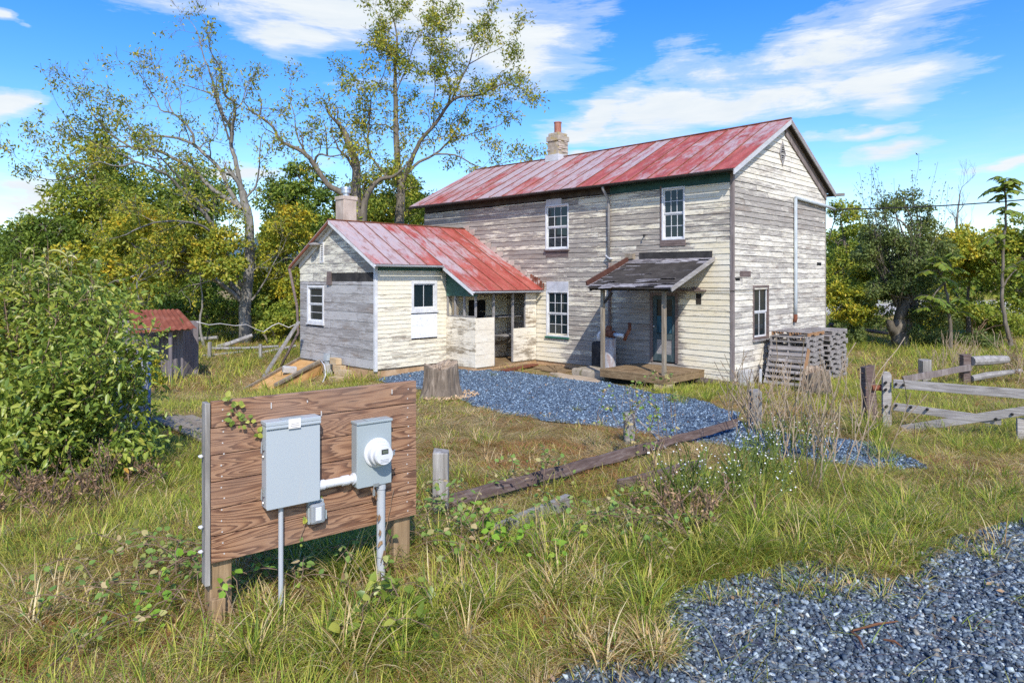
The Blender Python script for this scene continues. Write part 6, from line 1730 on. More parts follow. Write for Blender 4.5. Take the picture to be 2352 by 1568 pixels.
# ---------------------------------------------------------------- broken tree behind the kitchen chimney
Y3 = 32.0
bt = thing('broken_tree', 'tree with a snapped reddish top and one long limb reaching left behind the kitchen chimney', 'tree', G(P(820, 600, Y3).x, Y3))
w = Wood(8)
w.limb(w.smooth([P(822, 800, Y3), P(822, 640, Y3), P(822, 520, Y3), P(818, 440, Y3), P(818, 385, Y3), P(806, 345, Y3), P(790, 302, Y3)], 3, .02), .34, .13, 12)
w.limb(w.smooth([P(818, 470, Y3)]+poly(V1, [(2290, 1290), (2200, 1240), (2120, 1120), (2060, 1040), (1960, 985), (1880, 940), (1830, 850), (1740, 780), (1680, 740), (1640, 680)], Y3, -2.0), 3, .02), .17, .02, 9)
for (pts, r0, r1, dY) in (([(2110, 1100), (2140, 1040), (2220, 1050), (2294, 1040)], .07, .02, -1), ([(2060, 1040), (1990, 900), (1980, 780), (1940, 640)], .05, .01, .8), ([(2200, 1050), (2190, 900), (2170, 800)], .05, .01, .6), ([(1740, 780), (1760, 700), (1730, 620)], .05, .01, .5)):
    w.limb(w.smooth(poly(V1, pts, Y3, dY), 3, .02), r0, r1, 7)
w.limb(w.smooth(poly(V2, [(140, 1510), (150, 1390), (180, 1300), (250, 1210), (340, 1190), (420, 1130)], Y3, -.6), 3, .02), .22, .05, 9)
w.limb(w.smooth(poly(V2, [(90, 1150), (40, 1060), (-20, 1000), (-60, 900)], Y3, -.8), 3, .02), .09, .02, 8)
w.twigs_along(.30, .6, 1.5, 2, .22, 4, .25, 1.0, .03)
w.mb.build('trunk', MT['barkdark'], bt, smooth=True, recalc=False, local=bt)
crown_from_tips('crown', w, 9, .19, LM['walnut'], bt, 16, lambda c: .55 if c.z < 9 else .4, .2)
mb = MB(); mb.tube([P(806, 347, Y3), P(797, 322, Y3), P(788, 298, Y3)], [.15, .13, .05], 8); mb.build('broken_top', wood_mat('reddish split wood', (.20, .09, .05), (.36, .20, .13), (.5, .34, .24), (4, 4, .6), 3), bt, local=bt)

# ---------------------------------------------------------------- leafy trees from clump volumes
def leafy_tree(name, label, px, pybase, Y, clumps_, nleaf, size, mat, bark, seed, trunk_r=.2, group=None, limb=True, cat='tree', density_shell=.6):
    """clumps_: (px, py, radius px, depth offset); leaves gather on many sub-clumps with gaps between them"""
    rg = np.random.default_rng(seed); rr_ = random.Random(seed)
    b0 = P(px, pybase, Y); o = thing(name, label, cat, G(b0.x, b0.y), 0, group)
    cs = [(P(a, b_, Y+dy), r/F*(Y+dy)) for (a, b_, r, dy) in clumps_]
    w = Wood(seed); top = max(cs, key=lambda c: c[0].z)[0]; base = G(b0.x, b0.y, -.1)
    mid = base.lerp(top, .45)+Vector((rr_.uniform(-.3, .3), rr_.uniform(-.3, .3), 0))
    w.limb(w.smooth([base, base.lerp(mid, .5)+Vector((rr_.uniform(-.15, .15), 0, 0)), mid, base.lerp(top, .8)], 3, .03), trunk_r, trunk_r*.25, 9)
    pos = []; nr = []
    tot = sum(r**2 for _, r in cs)
    for c, r in cs:
        f = rr_.uniform(.25, .55); st = base.lerp(mid, .5+.5*f) if c.z < mid.z+1 else mid.lerp(top, f)
        w.limb(w.smooth([st, st.lerp(c, .5)+Vector((rr_.uniform(-.2, .2), rr_.uniform(-.2, .2), rr_.uniform(-.1, .3))), c], 4, .03), trunk_r*.4, trunk_r*.08, 6)
        k = max(6, int(16*r)); n = int(nleaf*r*r/tot); sub = rdirs(rg, k)*(r*np.cbrt(rg.uniform(.15, 1, k)))[:, None]
        sr = rg.uniform(.16, .34, k)*r*.9+.12
        w_ = sr**2; which = rg.choice(k, n, p=w_/w_.sum())
        q = rdirs(rg, n)*(sr[which]*np.cbrt(rg.uniform(.1, 1.0, n)))[:, None]*np.array([1.15, 1.15, .75])
        pp = np.array(c)+sub[which]+q; pos.append(pp); nr.append(q/np.maximum(np.linalg.norm(q, axis=1, keepdims=True), 1e-4))
        for j in range(min(k, 9)):
            e_ = c+Vector(sub[j]); w.mb.tube([c.lerp(e_, .05), c.lerp(e_, .6)+Vector((0, 0, .1)), e_], [trunk_r*.08, trunk_r*.05, .01], 4, cap=False)
    pos = np.concatenate(pos); nr = np.concatenate(nr); N = len(pos)
    gz0 = gh(pos[:, 0], pos[:, 1])+.05; k_ = pos[:, 2] > gz0; pos = pos[k_]; nr = nr[k_]; N = len(pos)
    d = nr*.5+rdirs(rg, N, -.35)*.8; n2 = nr*.6+rdirs(rg, N, .9)*.8
    w.mb.build('trunk', MT[bark], o, smooth=True, recalc=False, local=o)
    leaves('crown', pos, d, n2, rg.uniform(.6, 1.3, N)*size, LM[mat], o, .5)
    return o
def blob(cx, cy, rx, ry, n, r, seed, dY=2.0):
    rg = random.Random(seed); out = []
    for _ in range(n):
        a = rg.uniform(0, 2*PI); s = math.sqrt(rg.random()); out.append((cx+rx*s*math.cos(a), cy+ry*s*math.sin(a), r*rg.uniform(.7, 1.25), rg.uniform(-dY, dY)))
    return out
BG = 'leafy trees behind the yard'
leafy_tree('maple_tree', 'dense yellow green tree with a pointed top behind the bare walnut limbs', 235, 770, 40, [(232, 330, 34, 0), (215, 375, 55, 0), (255, 390, 55, 1), (200, 430, 70, -1), (270, 450, 75, 1), (160, 470, 60, 0)]+blob(230, 540, 120, 90, 12, 60, 1), 26000, .24, 'mid', 'barkdark', 31, .3, BG)
leafy_tree('maple_tree', 'dark green tree with a rounded crown right of the pointed tree', 400, 770, 45, blob(395, 480, 120, 70, 12, 62, 2)+blob(380, 590, 150, 60, 9, 60, 3), 24000, .26, 'green', 'barkdark', 32, .3, BG)
leafy_tree('oak_tree', 'low dark tree at the far left edge in front of the blue hill', 60, 760, 38, blob(70, 545, 80, 30, 9, 38, 4)+blob(50, 620, 90, 50, 8, 50, 5), 15000, .22, 'green', 'barkdark', 33, .25, BG)
leafy_tree('maple_tree', 'tree with yellow patches between the walnut trunk and the maple', 330, 780, 35, blob(330, 590, 120, 70, 12, 48, 6)+[(170, 600, 50, 0), (120, 660, 60, -1)], 16000, .22, 'yellow', 'barkdark', 34, .2, BG)
leafy_tree('maple_tree', 'green tree behind the kitchen chimney and left of the tall slender tree', 700, 760, 42, [(690, 410, 38, 0), (735, 430, 40, 0), (660, 450, 45, 0)]+blob(700, 510, 80, 70, 10, 50, 7)+blob(680, 620, 90, 60, 8, 50, 8), 24000, .25, 'green', 'barkdark', 35, .3, BG)
leafy_tree('maple_tree', 'tree with small yellowing leaves crowding the kitchen gable', 640, 770, 34, blob(640, 640, 55, 90, 10, 40, 9)+blob(655, 540, 40, 50, 5, 36, 10), 14000, .19, 'yellow', 'barkdark', 36, .15, BG)
leafy_tree('maple_tree', 'tree filling the gap between kitchen chimney and the main roof', 870, 700, 44, blob(880, 470, 80, 55, 12, 42, 11)+[(960, 480, 36, 0), (930, 430, 34, 0)], 17000, .24, 'mid', 'barkdark', 37, .25, BG)
leafy_tree('shrub_tree', 'dark low thicket tree in the shade behind the shed roof', 480, 775, 33, blob(480, 700, 110, 40, 12, 36, 12)+blob(380, 690, 60, 40, 5, 34, 13), 14000, .17, 'green', 'barkdark', 38, .12, BG)
leafy_tree('shrub_tree', 'yellow green thicket tree under the walnut at the kitchen corner', 625, 790, 31, blob(632, 720, 50, 50, 8, 28, 14), 8000, .15, 'mid', 'barkdark', 39, .08, BG)
leafy_tree('walnut_sapling', 'yellow leaved branches in front of the walnut trunk', 470, 780, 28.6, [(480, 600, 40, -.5), (420, 570, 46, 0), (520, 560, 36, 0), (360, 590, 40, 0), (540, 620, 28, -.6), (450, 540, 40, .4), (300, 620, 30, 0)], 9000, .17, 'walnut', 'barktree', 40, .07, BG)
# right side
RGP = 'trees on the far side of the yard right of the house'
leafy_tree('cherry_tree', 'sparse light green tree against the gable edge of the house', 1965, 800, 36, [(1935, 480, 28, 0), (1960, 500, 34, 0), (1925, 560, 40, 0), (1975, 560, 40, 0)]+blob(1945, 630, 50, 80, 9, 36, 21), 13000, .17, 'mid', 'barkdark', 51, .16, RGP)
gn = leafy_tree('mulberry_tree', 'dark bushy tree with upright shoots above a thick gnarled trunk', 2072, 812, 29, [(2030, 490, 26, 0), (2075, 465, 26, 0), (2112, 485, 26, 0), (2050, 470, 18, .3), (2095, 450, 16, 0), (2135, 520, 26, 0), (2010, 540, 28, 0), (2050, 540, 36, 0), (2110, 545, 36, 0), (2010, 590, 36, 0), (2140, 580, 34, 0)]+blob(2075, 620, 75, 60, 9, 38, 22)+[(2010, 660, 36, 0), (2140, 650, 40, 0), (2120, 740, 34, -.6), (2015, 720, 28, .4), (2130, 700, 40, -1), (2160, 720, 36, -1)], 29000, .125, 'olive', 'barkdark', 52, .16, RGP)
Yg = 29; w = Wood(61)
w.limb(w.smooth([P(2073, 830, Yg), P(2070, 795, Yg), P(2060, 765, Yg), P(2068, 735, Yg), P(2078, 705, Yg), P(2088, 690, Yg)], 4, .05), .40, .20, 12)
w.limb(w.smooth([P(2062, 770, Yg), P(2046, 752, Yg-.2), P(2045, 735, Yg-.3)], 4, .03), .22, .14, 9)
for k in range(26):
    a = rr.uniform(-1, 1); w.grow(P(2078+a*12, 712, Yg), Vector((a*.45+rr.gauss(0, .1), rr.gauss(0, .3), 1)), rr.uniform(2.6, 4.6), .035, 1, .2, .06, 4, spread=.35)
tr = w.mb.build('gnarled_trunk', MT['barkdark'], gn, smooth=True, recalc=False, local=gn)
crown_from_tips('shoot_leaves', w, 26, .13, LM['olive'], gn, 62, None, .10)
leafy_tree('locust_tree', 'yellow green spreading tree between the bushy tree and the tall sumac', 2225, 800, 34, blob(2220, 590, 70, 55, 11, 38, 23)+blob(2200, 690, 70, 40, 6, 34, 24), 16000, .18, 'yellow', 'barkdark', 53, .14, RGP)
leafy_tree('locust_tree', 'bright green tree at the right edge behind the tall sumac', 2345, 800, 33, blob(2340, 570, 70, 60, 12, 38, 25)+blob(2330, 670, 60, 50, 6, 34, 26), 15000, .18, 'mid', 'barkdark', 54, .14, RGP)
leafy_tree('shrub_tree', 'low shrub growing in front of the pale ballast bank', 2270, 790, 31, blob(2270, 735, 80, 25, 8, 24, 27), 7000, .13, 'mid', 'twig', 55, .06, RGP)
leafy_tree('shrub_tree', 'dark low tree under the eave side of the gable right of the pallets', 1965, 810, 31, blob(1965, 680, 45, 50, 8, 30, 28), 9000, .14, 'yellow', 'barkdark', 56, .14, RGP)
for (px_, Y_, lab_) in ((1925, 39, 'low green shrub at the far corner of the gable wall'), (2000, 40, 'low green shrub left of the gnarled trunk in front of the pale bank'), (2140, 39, 'low green shrub right of the gnarled trunk'), (2320, 38, 'low green shrub beyond the white pipe rail'), (1948, 31, 'dark low undergrowth beside the dark rail under the trees'), (2128, 30, 'dark low undergrowth at the foot of the gnarled trunk'), (2250, 30, 'dark low undergrowth behind the log rail')):
    leafy_tree('shrub_tree', lab_, px_, 770, Y_, blob(px_, 752 if Y_ > 35 else 778, 45, 16, 6, 18, px_), 3600, .15 if Y_ > 35 else .12, 'mid' if Y_ > 35 else 'olive', 'twig', px_, .05, RGP)
# tall sumac with whorls of long leaflets
def sumac(label, spine, seed, whorls, group=None):
    o = thing('sumac_tree', label, 'tree', spine[0]); w = Wood(seed); rg = np.random.default_rng(seed)
    w.limb(w.smooth(spine, 4, .03), .085, .025, 8); ps, ds, ns, ss = [], [], [], []
    for (c, R, k) in whorls:
        n0 = min(spine, key=lambda s_: (s_-c).length)
        w.limb(w.smooth([n0, n0.lerp(c, .5)+Vector((0, 0, .1)), c], 3, .02), .04, .02, 5)
        for j in range(k):
            a = 2*PI*j/k+rg.uniform(-.3, .3); el = rg.uniform(.2, 1.25); d = Vector((math.cos(a)*math.cos(el), math.sin(a)*math.cos(el), math.sin(el)))
            c_ = c+Vector((0, 0, rg.uniform(-.35, .3))); pts = [c_+d*(R*q/5)+Vector((0, 0, -.65*R*(q/5)**2)) for q in range(6)]; w.mb.tube(pts, [.012]*5+[.005], 3, cap=False)
            side = d.cross(Vector((0, 0, 1))).normalized()
            for q in range(26):
                f = .15+.85*q/26; i = min(int(f*5), 4); p = pts[i].lerp(pts[i+1], f*5-i); sgn = 1 if q % 2 else -1
                ps.append(p); ds.append(side*sgn*.8+d*.45+Vector((0, 0, -.75))); ns.append(Vector((0, 0, .6))+d*.8); ss.append(R*.42*rg.uniform(.8, 1.1))
    w.mb.build('trunk', MT['barkdark'], o, smooth=True, recalc=False, local=o)
    leaves('crown', np.array(ps), np.array(ds), np.array(ns)+rg.normal(0, .5, (len(ps), 3)), np.array(ss), LM['sumac'], o, .30)
YS = 25
sumac('tall thin sumac with a tuft of long leaves high above the right fence', [P(2322, 792, YS), P(2310, 740, YS), P(2302, 660, YS), P(2306, 560, YS), P(2310, 480, YS), P(2308, 430, YS)], 71,
      [(P(2308, 432, YS), .75, 15), (P(2312, 478, YS), .6, 8), (P(2290, 560, YS-.3), .7, 7), (P(2335, 620, YS), .6, 7)])
sumac('low sumac sapling with long drooping leaflets beside the gnarled trunk', [G(P(2185, 790, 27).x, 27), P(2180, 720, 27), P(2170, 650, 27), P(2160, 630, 27)], 72, [(P(2150, 620, 27), .8, 9), (P(2185, 610, 27), .8, 9), (P(2140, 690, 26.6), .7, 8), (P(2200, 700, 26.7), .7, 8)])
# bare tree far right
w = Wood(81); b0 = G(P(2195, 600, 60).x, 60); bare = thing('bare_tree', 'leafless grey tree far off above the right hand thicket', 'tree', b0)
w.limb(w.smooth([b0, P(2195, 560, 60), P(2200, 490, 60), P(2206, 440, 60)], 4, .03), .22, .03, 8)
w.twigs_along(.3, .5, 2.4, 2, .5, 4, .15, .7, .04); w.mb.build('trunk', MT['barktree'], bare, smooth=True, recalc=False, local=bare)
# continuous far wood closing the horizon
rg = np.random.default_rng(5); pos = []; nr = []
for k in range(340):
    x = rg.uniform(-85, 85); y = rg.uniform(52, 66)
    if 8 < x < 60 and y < 55: continue
    h = 3.0+3.5*vnoise(x*.10, 3, 9)+(1.2 if x < -12 else 0); c = np.array([x, y, rg.uniform(.5, h)]); r = rg.uniform(1.1, 2.2)
    n = 420; q = rdirs(rg, n)*(r*np.cbrt(rg.uniform(.3, 1, n)))[:, None]; pos.append(c+q); nr.append(q/r)
pos = np.concatenate(pos); nr = np.concatenate(nr); N = len(pos); k_ = pos[:, 2] > .1; pos, nr = pos[k_], nr[k_]; N = len(pos)
o = leaves('woods', pos, nr*.5+rdirs(rg, N, -.2), nr+rdirs(rg, N, .8), rg.uniform(.25, .5, N), LM['green'], None, .6)
tag(o, 'far wood closing the view behind the yard', 'woods', kind='stuff')

# ================================================================ NEAR PLANTS
def shrub(name, label, cat, base, stems, mat, nleaf, size, seed, stemmat='twig', wid=.42, spread=.12, four=True, group=None, droop=-.6, fill_=None):
    """stems: list of polylines (world). leaves gather along side shoots"""
    o = thing(name, label, cat, base, 0, group); w = Wood(seed); rg = np.random.default_rng(seed)
    for pts, r0 in stems: w.limb(w.smooth(pts, 4, .015), r0, r0*.25, 6)
    w.twigs_along(.15, .16, .55, 1, .15, 3, .2, 1.0, .010)
    w.mb.build('stems', MT[stemmat], o, smooth=True, recalc=False, local=o)
    tips = w.tips; pos = []
    per = nleaf/max(1, len(tips)); dirs = []
    for pts, L in tips:
        n = rg.poisson(per)
        for _ in range(n):
            i = rg.integers(0, len(pts)-1); p = pts[i].lerp(pts[i+1], rg.random()); pos.append((p.x, p.y, p.z)); d = (pts[-1]-pts[0]); dirs.append((d.x, d.y, d.z))
    pos = np.array(pos); dirs = np.array(dirs); N = len(pos); dirs /= np.maximum(np.linalg.norm(dirs, axis=1, keepdims=True), 1e-4)
    pos += rg.normal(0, spread, (N, 3)); k_ = pos[:, 2] > gh(pos[:, 0], pos[:, 1])+.03; pos, dirs = pos[k_], dirs[k_]; N = len(pos)
    leaves('foliage', pos, dirs*.5+rdirs(rg, N, droop), rdirs(rg, N, 1.3), rg.uniform(.4, 1.35, N)*size, LM[mat], o, wid, .3, four)
    return o
# big bush, left foreground
bq = PG(150, 1085); stems = []; rs_ = random.Random(14)
for (bx_, tx, ty, dy) in ((70, 20, 800, .3), (100, 110, 720, -.3), (105, 60, 640, .5), (150, 160, 650, 0), (170, 215, 640, .6), (200, 260, 700, -.2), (205, 290, 760, .2), (150, 120, 840, -.6), (60, -30, 760, .2), (190, 235, 830, -.5), (230, 300, 850, .3), (30, -60, 880, .4), (120, 190, 760, -.7), (90, 40, 900, -.6), (205, 250, 960, -.5), (250, 285, 1000, .0), (130, 80, 980, -.6), (20, -90, 980, 0)):
    b_ = PG(bx_, 1085+rs_.uniform(-15, 10)); Y = b_.y; t_ = P(tx, ty+75, Y+dy); m1 = b_.lerp(t_, .45)+Vector((rs_.uniform(-.15, .15), rs_.uniform(-.2, .2), .15)); stems.append(([b_, m1, t_], .028))
shrub('leafy_bush', 'large green leafy bush with a few orange leaves in front of the shed', 'bush', bq, stems, 'bush', 15500, .112, 15, 'twig', .36, .16)
mb = MB(); q = PG(103, 1098); mb.beam(q, q+Vector((.01, .02, .75)), .12, .12, up=(0, 1, 0), n=3, j=.006); tag(mb.build('fence_post', MT['fencepost'], None), 'short grey fence post standing inside the leafy bush', 'post')
# pale dead vine stem on the bush
mb = MB(); Y = 8.9
mb.tube([P(203, 1090, Y), P(205, 1020, Y), P(208, 960, Y-.1), P(218, 880, Y-.15), P(215, 820, Y-.1)], [.03, .028, .025, .02, .008], 7)
mb.tube([P(207, 960, Y-.1), P(190, 910, Y-.1), P(170, 880, Y-.1)], [.018, .013, .006], 6); mb.tube([P(214, 900, Y-.15), P(240, 860, Y-.1), P(250, 830, Y)], [.016, .012, .005], 6); mb.tube([P(210, 930, Y-.1), P(200, 870, Y-.1), P(196, 835, Y-.1)], [.014, .01, .005], 6)
tag(mb.build('dead_stem', MT['barktree'], None), 'pale dead forked stem rising through the leafy bush', 'dead stem')
# seed head plant (arching pale spikes) behind the bush
sd = thing('seedhead_plant', 'tall weed with many arching pale green seed spikes above the leafy bush', 'plant', G(P(60, 900, 11).x, 11)); rg = random.Random(19); mb = MB(); sb = MB(); lp_, ld_, ln_, ls_ = [], [], [], []
for k in range(62):
    px = rg.uniform(-70, 235); top = 640-75*math.exp(-((px-110)/90)**2)+rg.uniform(-25, 120); Y = 9.7+rg.uniform(-.6, .6)
    b_ = G(P(px, 900, Y).x+rg.uniform(-.2, .2), Y); t_ = P(px, top, Y); mb.tube([b_, b_.lerp(t_, .5)+Vector((rg.uniform(-.1, .1), 0, 0)), t_], [.012, .009, .004], 4, cap=False)
    for j in range(11):
        f = rg.uniform(.45, 1.0); p = b_.lerp(t_, f); a = rg.uniform(-.6, PI+.6) if rg.random() < .5 else rg.uniform(0, 2*PI); L = rg.uniform(.18, .32); d = Vector((math.cos(a)*.8+.35, math.sin(a)*.6, 0)); pts = []
        for q in range(6): s_ = q/5; pts.append(p+d*L*s_*.8+Vector((0, 0, L*(.75*s_-.85*s_*s_))))
        sb.tube(pts, [.006, .013, .018, .018, .013, .004], 5)
        for q in range(5):
            lp_.append(p+Vector([rg.gauss(0, .12) for _ in range(3)])); ld_.append(Vector((rg.gauss(0, 1), rg.gauss(0, 1), -.3))); ln_.append(Vector((rg.gauss(0, .5), rg.gauss(0, .5), 1))); ls_.append(rg.uniform(.10, .2))
mb.build('stems', MT['twig'], sd, recalc=False, local=sd)
m, t, b = newmat('pale green seed spikes', .7, spec=.2); rnd = t.new('ShaderNodeNewGeometry').outputs['Random Per Island']; t.l.new(t.ramp(rnd, [(0, (.24, .27, .08)), (.6, (.40, .40, .15)), (1, (.52, .48, .25))]), b.inputs['Base Color']); t.l.new(t.bump(t.noise(t.obj(), 120, 2), .8, .01), b.inputs['Normal'])
sb.build('seed_spikes', m, sd, recalc=False, local=sd)
leaves('foliage', np.array(lp_), np.array(ld_), np.array(ln_), np.array(ls_), LM['mid'], sd, .22, .2, True)
leafy_tree('shrub_tree', 'dense green shrub behind the arching seed spikes', 60, 900, 14, blob(70, 760, 100, 70, 14, 60, 41, .8)+[(180, 680, 50, 0), (110, 670, 45, 0), (230, 690, 50, 0)], 12000, .12, 'mid', 'twig', 58, .06)
leafy_tree('shrub_tree', 'yellow leaved low shrub at the foot of the shed wall', 345, 880, 17.5, [(345, 860, 20, 0), (352, 830, 14, 0)], 900, .09, 'yellow', 'twig', 59, .02)
# brambles
def bramble(label, spots, seed, mat='bramble', nl=14, size=.05, canes=9, Lc=.8, hgt=.35):
    q0 = PG(*spots[0]); o = thing('bramble', label, 'bramble', q0, 0, 'brambles in the long grass'); rg = random.Random(seed); mb = MB(); ps, ds, ns, ss = [], [], [], []
    for s_ in spots:
        q = PG(*s_)
        for k in range(max(3, int(canes*.75))):
            a = rg.uniform(0, 2*PI); L = Lc*rg.uniform(.6, 1.2); h = hgt*rg.uniform(.5, 1.3); b_ = q+Vector((rg.gauss(0, .18), rg.gauss(0, .18), 0)); b_.z = float(gh(b_.x, b_.y)); pts = []
            for j in range(9):
                f = j/8; x, y = b_.x+math.cos(a)*L*f+rg.gauss(0, .012), b_.y+math.sin(a)*L*f+rg.gauss(0, .012); pts.append(Vector((x, y, float(gh(x, y))+h*(1-(2*f-.75)**2/1.6)*1.0+.03)))
            mb.tube(pts, [.0032]*8+[.002], 4, cap=False)
            for j in range(nl):
                f = rg.uniform(.1, 1)*8; i = min(int(f), 7); p = pts[i].lerp(pts[i+1], f-i); d = Vector((rg.gauss(0, 1), rg.gauss(0, 1), rg.gauss(.1, .5))).normalized(); ps.append(p+d*.025); ds.append(d); ns.append(Vector((rg.gauss(0, .5), rg.gauss(-.2, .5), 1))); ss.append(size*rg.uniform(.7, 1.3))
    mb.build('canes', MT['twig'], o, recalc=False, local=o); leaves('foliage', np.array(ps), np.array(ds), np.array(ns), np.array(ss), LM[mat], o, .72, .25, True)
bramble('bramble with round yellow green leaves sprawling at the right post of the meter board', [(985, 1250), (1010, 1280), (975, 1220), (1040, 1230)], 1, 'bramble', 11, .058, 8, .7, .35)
bramble('bramble with pale and pinkish leaves tangled over the middle of the broken fence', [(1300, 1220), (1380, 1240), (1440, 1210), (1480, 1250)], 2, 'bramble', 15, .055, 9, .8, .25)
bramble('bramble clambering on the top rail of the broken fence', [(1215, 1130), (1235, 1120)], 3, 'bramble', 12, .055, 7, .55, .45)
bramble('bramble with mixed leaves running through the grass left of the meter board', [(300, 1330), (380, 1340), (440, 1350), (330, 1380)], 4, 'bramble', 10, .055, 8, .8, .28)
bramble('bramble crossing the foot of the left post of the meter board', [(490, 1385), (530, 1395)], 5, 'vine', 11, .055, 6, .6, .3)
bramble('low bramble in the shade under the meter board', [(700, 1330), (760, 1350), (830, 1320), (600, 1340)], 6, 'bramble', 9, .055, 6, .6, .25)
bramble('bramble with brown stems in the lower left grass', [(280, 1440), (350, 1470), (180, 1420)], 7, 'bramble', 8, .05, 7, .8, .22)
bramble('bramble on the leaning middle post of the broken fence', [(1438, 1050), (1452, 1060), (1445, 1045)], 8, 'bramble', 16, .06, 7, .35, .95)
# broadleaf weed by the conduit foot
bramble('dark green lobed weed in front of the grey conduit', [(905, 1440), (920, 1465), (880, 1430)], 9, 'bush', 7, .085, 6, .4, .22)
bramble('bright lime weed beside the lower broken rail', [(1140, 1265), (1160, 1270), (1240, 1280)], 10, 'vine', 9, .07, 6, .35, .25)
# dry dark brush left of the board
def dry_brush(label, spots, seed, n, L, mat='drystem', leafm='drybrown', nl=3, group='dry weeds in the grass', lean=.5, name='dry_weed'):
    q0 = PG(*spots[0]); o = thing(name, label, 'weed', q0, 0, group); rg = random.Random(seed); w = Wood(seed)
    for s_ in spots:
        q = PG(*s_)
        for k in range(max(2, int(n*.45))):
            b_ = q+Vector((rg.gauss(0, .22), rg.gauss(0, .22), 0)); b_.z = float(gh(b_.x, b_.y)); w.grow(b_, Vector((rg.gauss(0, lean), rg.gauss(0, lean), 1)), L*rg.uniform(.5, 1.15), .0045, 1, .25, .10, 3, spread=.6)
    w.mb.build('stems', MT[mat], o, recalc=False, local=o)
    if nl: crown_from_tips('foliage', w, nl, .045, LM[leafm], o, seed, None, .02)
dry_brush('matted dark brown dry weeds at the foot of the leafy bush', [(40, 1140), (110, 1150), (180, 1150), (250, 1130), (300, 1120), (20, 1180), (140, 1180)], 21, 22, .42, mat='twig', nl=7, lean=1.1)
dry_brush('tall reddish dry weed stalks standing before the lower gravel patch', [(1850, 1120), (1880, 1130), (1900, 1115), (1830, 1080)], 22, 9, 1.15, nl=2, lean=.18)
dry_brush('pale bare weed stalks in front of the dark gate post', [(1930, 1060), (1960, 1040), (1900, 1050)], 23, 8, 1.2, nl=1, lean=.25)
dry_brush('brown dry weeds around the end post of the broken fence', [(1735, 985), (1760, 1000), (1700, 995), (1790, 1020)], 24, 14, .95, nl=3, lean=.4)
dry_brush('dark red brown dock clump between the asters and the green grass', [(1580, 1200), (1640, 1220), (1610, 1240)], 25, 18, .45, mat='twig', nl=9, lean=.6)
dry_brush('tan dead reeds beside the shaded tree right of the pallets', [(2190, 850), (2160, 855), (2215, 845)], 26, 26, .9, nl=1, lean=.3)
dry_brush('brown leaved dry bush at the right edge behind the log rail', [(2330, 860), (2350, 860), (2345, 880)], 27, 22, 1.0, nl=10, lean=.6)
dry_brush('dry weeds under the gate stile', [(2010, 1000), (1980, 1010)], 28, 10, .6, nl=2, lean=.4)
dry_brush('weeds standing round the grey stump by the pallets', [(1860, 920), (1920, 915), (1800, 900)], 29, 14, .75, nl=2, lean=.4)
# white asters
MT['greenstem'] = newmat('green stems', .7, (.13, .17, .04))[0]
MT['petal'] = newmat('white petals', .6, (.80, .80, .76))[0]
def aster(label, spots, seed, nst=9, L=.62):
    q0 = PG(*spots[0]); o = thing('aster_plant', label, 'flower', q0, 0, 'white asters along the fence'); w = Wood(seed); rg = random.Random(seed)
    for s_ in spots:
        q = PG(*s_)
        for k in range(nst):
            b_ = q+Vector((rg.gauss(0, .2), rg.gauss(0, .2), 0)); b_.z = float(gh(b_.x, b_.y)); w.grow(b_, Vector((rg.gauss(0, .3), rg.gauss(0, .3), 1)), L*rg.uniform(.6, 1.1), .004, 1, .3, .08, 6, spread=.7)
    w.mb.build('stems', MT['greenstem'], o, recalc=False, local=o)
    crown_from_tips('foliage', w, 5, .05, LM['mid'], o, seed, None, .02, wid=.2)
    rn = np.random.default_rng(seed); ps, ds, ns = [], [], []
    for pts, L_ in w.tips:
        for j in range(rn.poisson(.8)):
            c = pts[-1]+Vector(rn.normal(0, .03, 3)); nn = Vector((rn.normal(0, .4), rn.normal(-.3, .4), 1)).normalized(); a0 = nn.orthogonal().normalized(); b0_ = nn.cross(a0)
            for k in range(6):
                a = k*PI/3; d = a0*math.cos(a)+b0_*math.sin(a); ps.append(c); ds.append(d); ns.append(nn)
    leaves('blossom', np.array(ps), np.array(ds), np.array(ns), np.full(len(ps), .011), MT['petal'], o, .6, .1)
aster('white asters massed below the middle of the top rail', [(1570, 1175), (1620, 1180), (1680, 1165)], 31, 9, .5)
aster('white asters by the end post of the broken fence', [(1790, 1040), (1830, 1060), (1770, 1075)], 32, 9, .5)
aster('white asters leaning over the driveway in front of the stump weeds', [(1800, 1120), (1750, 1140)], 33, 8, .45)
# vine on the board
v = thing('vine', 'green leafed vine trailing over the top left corner of the plank board', 'vine', board.location); w = Wood(41); ps, ds, ns, ss = [], [], [], []
def onBoard(px, py, off=.03):
    x, z = onU(px, py, off); p = Vector((BX0, BY0, 0))+bd*x+bn*off; p.z = z; return p
for path in (((515, 905), (535, 925), (545, 950), (565, 965), (590, 995), (600, 1005)), ((688, 1245), (700, 1200), (722, 1150), (740, 1140)), ((905, 1120), (893, 1180), (878, 1260), (882, 1330))):
    pts = [onBoard(*q_) for q_ in path]; w.mb.tube(w.smooth(pts, 4, .004), .003, 4, cap=False)
rg = random.Random(6)
for (px, py, k, s_) in ((520, 910, 3, .06), (545, 925, 4, .06), (535, 942, 3, .055), (552, 950, 3, .055), (533, 968, 4, .055), (570, 963, 4, .06), (590, 990, 6, .06), (548, 975, 2, .05), (725, 1155, 5, .05), (735, 1140, 4, .05), (700, 1195, 4, .05), (695, 1245, 3, .05)):
    for j in range(k):
        ps.append(onBoard(px+rg.uniform(-7, 7), py+rg.uniform(-7, 7), .035)); ds.append(bd*rg.gauss(0, 1)+Vector((0, 0, rg.gauss(-.2, 1)))); ns.append(bn+Vector((rg.gauss(0, .3), rg.gauss(0, .3), .5))); ss.append(s_*rg.uniform(.45, .95))
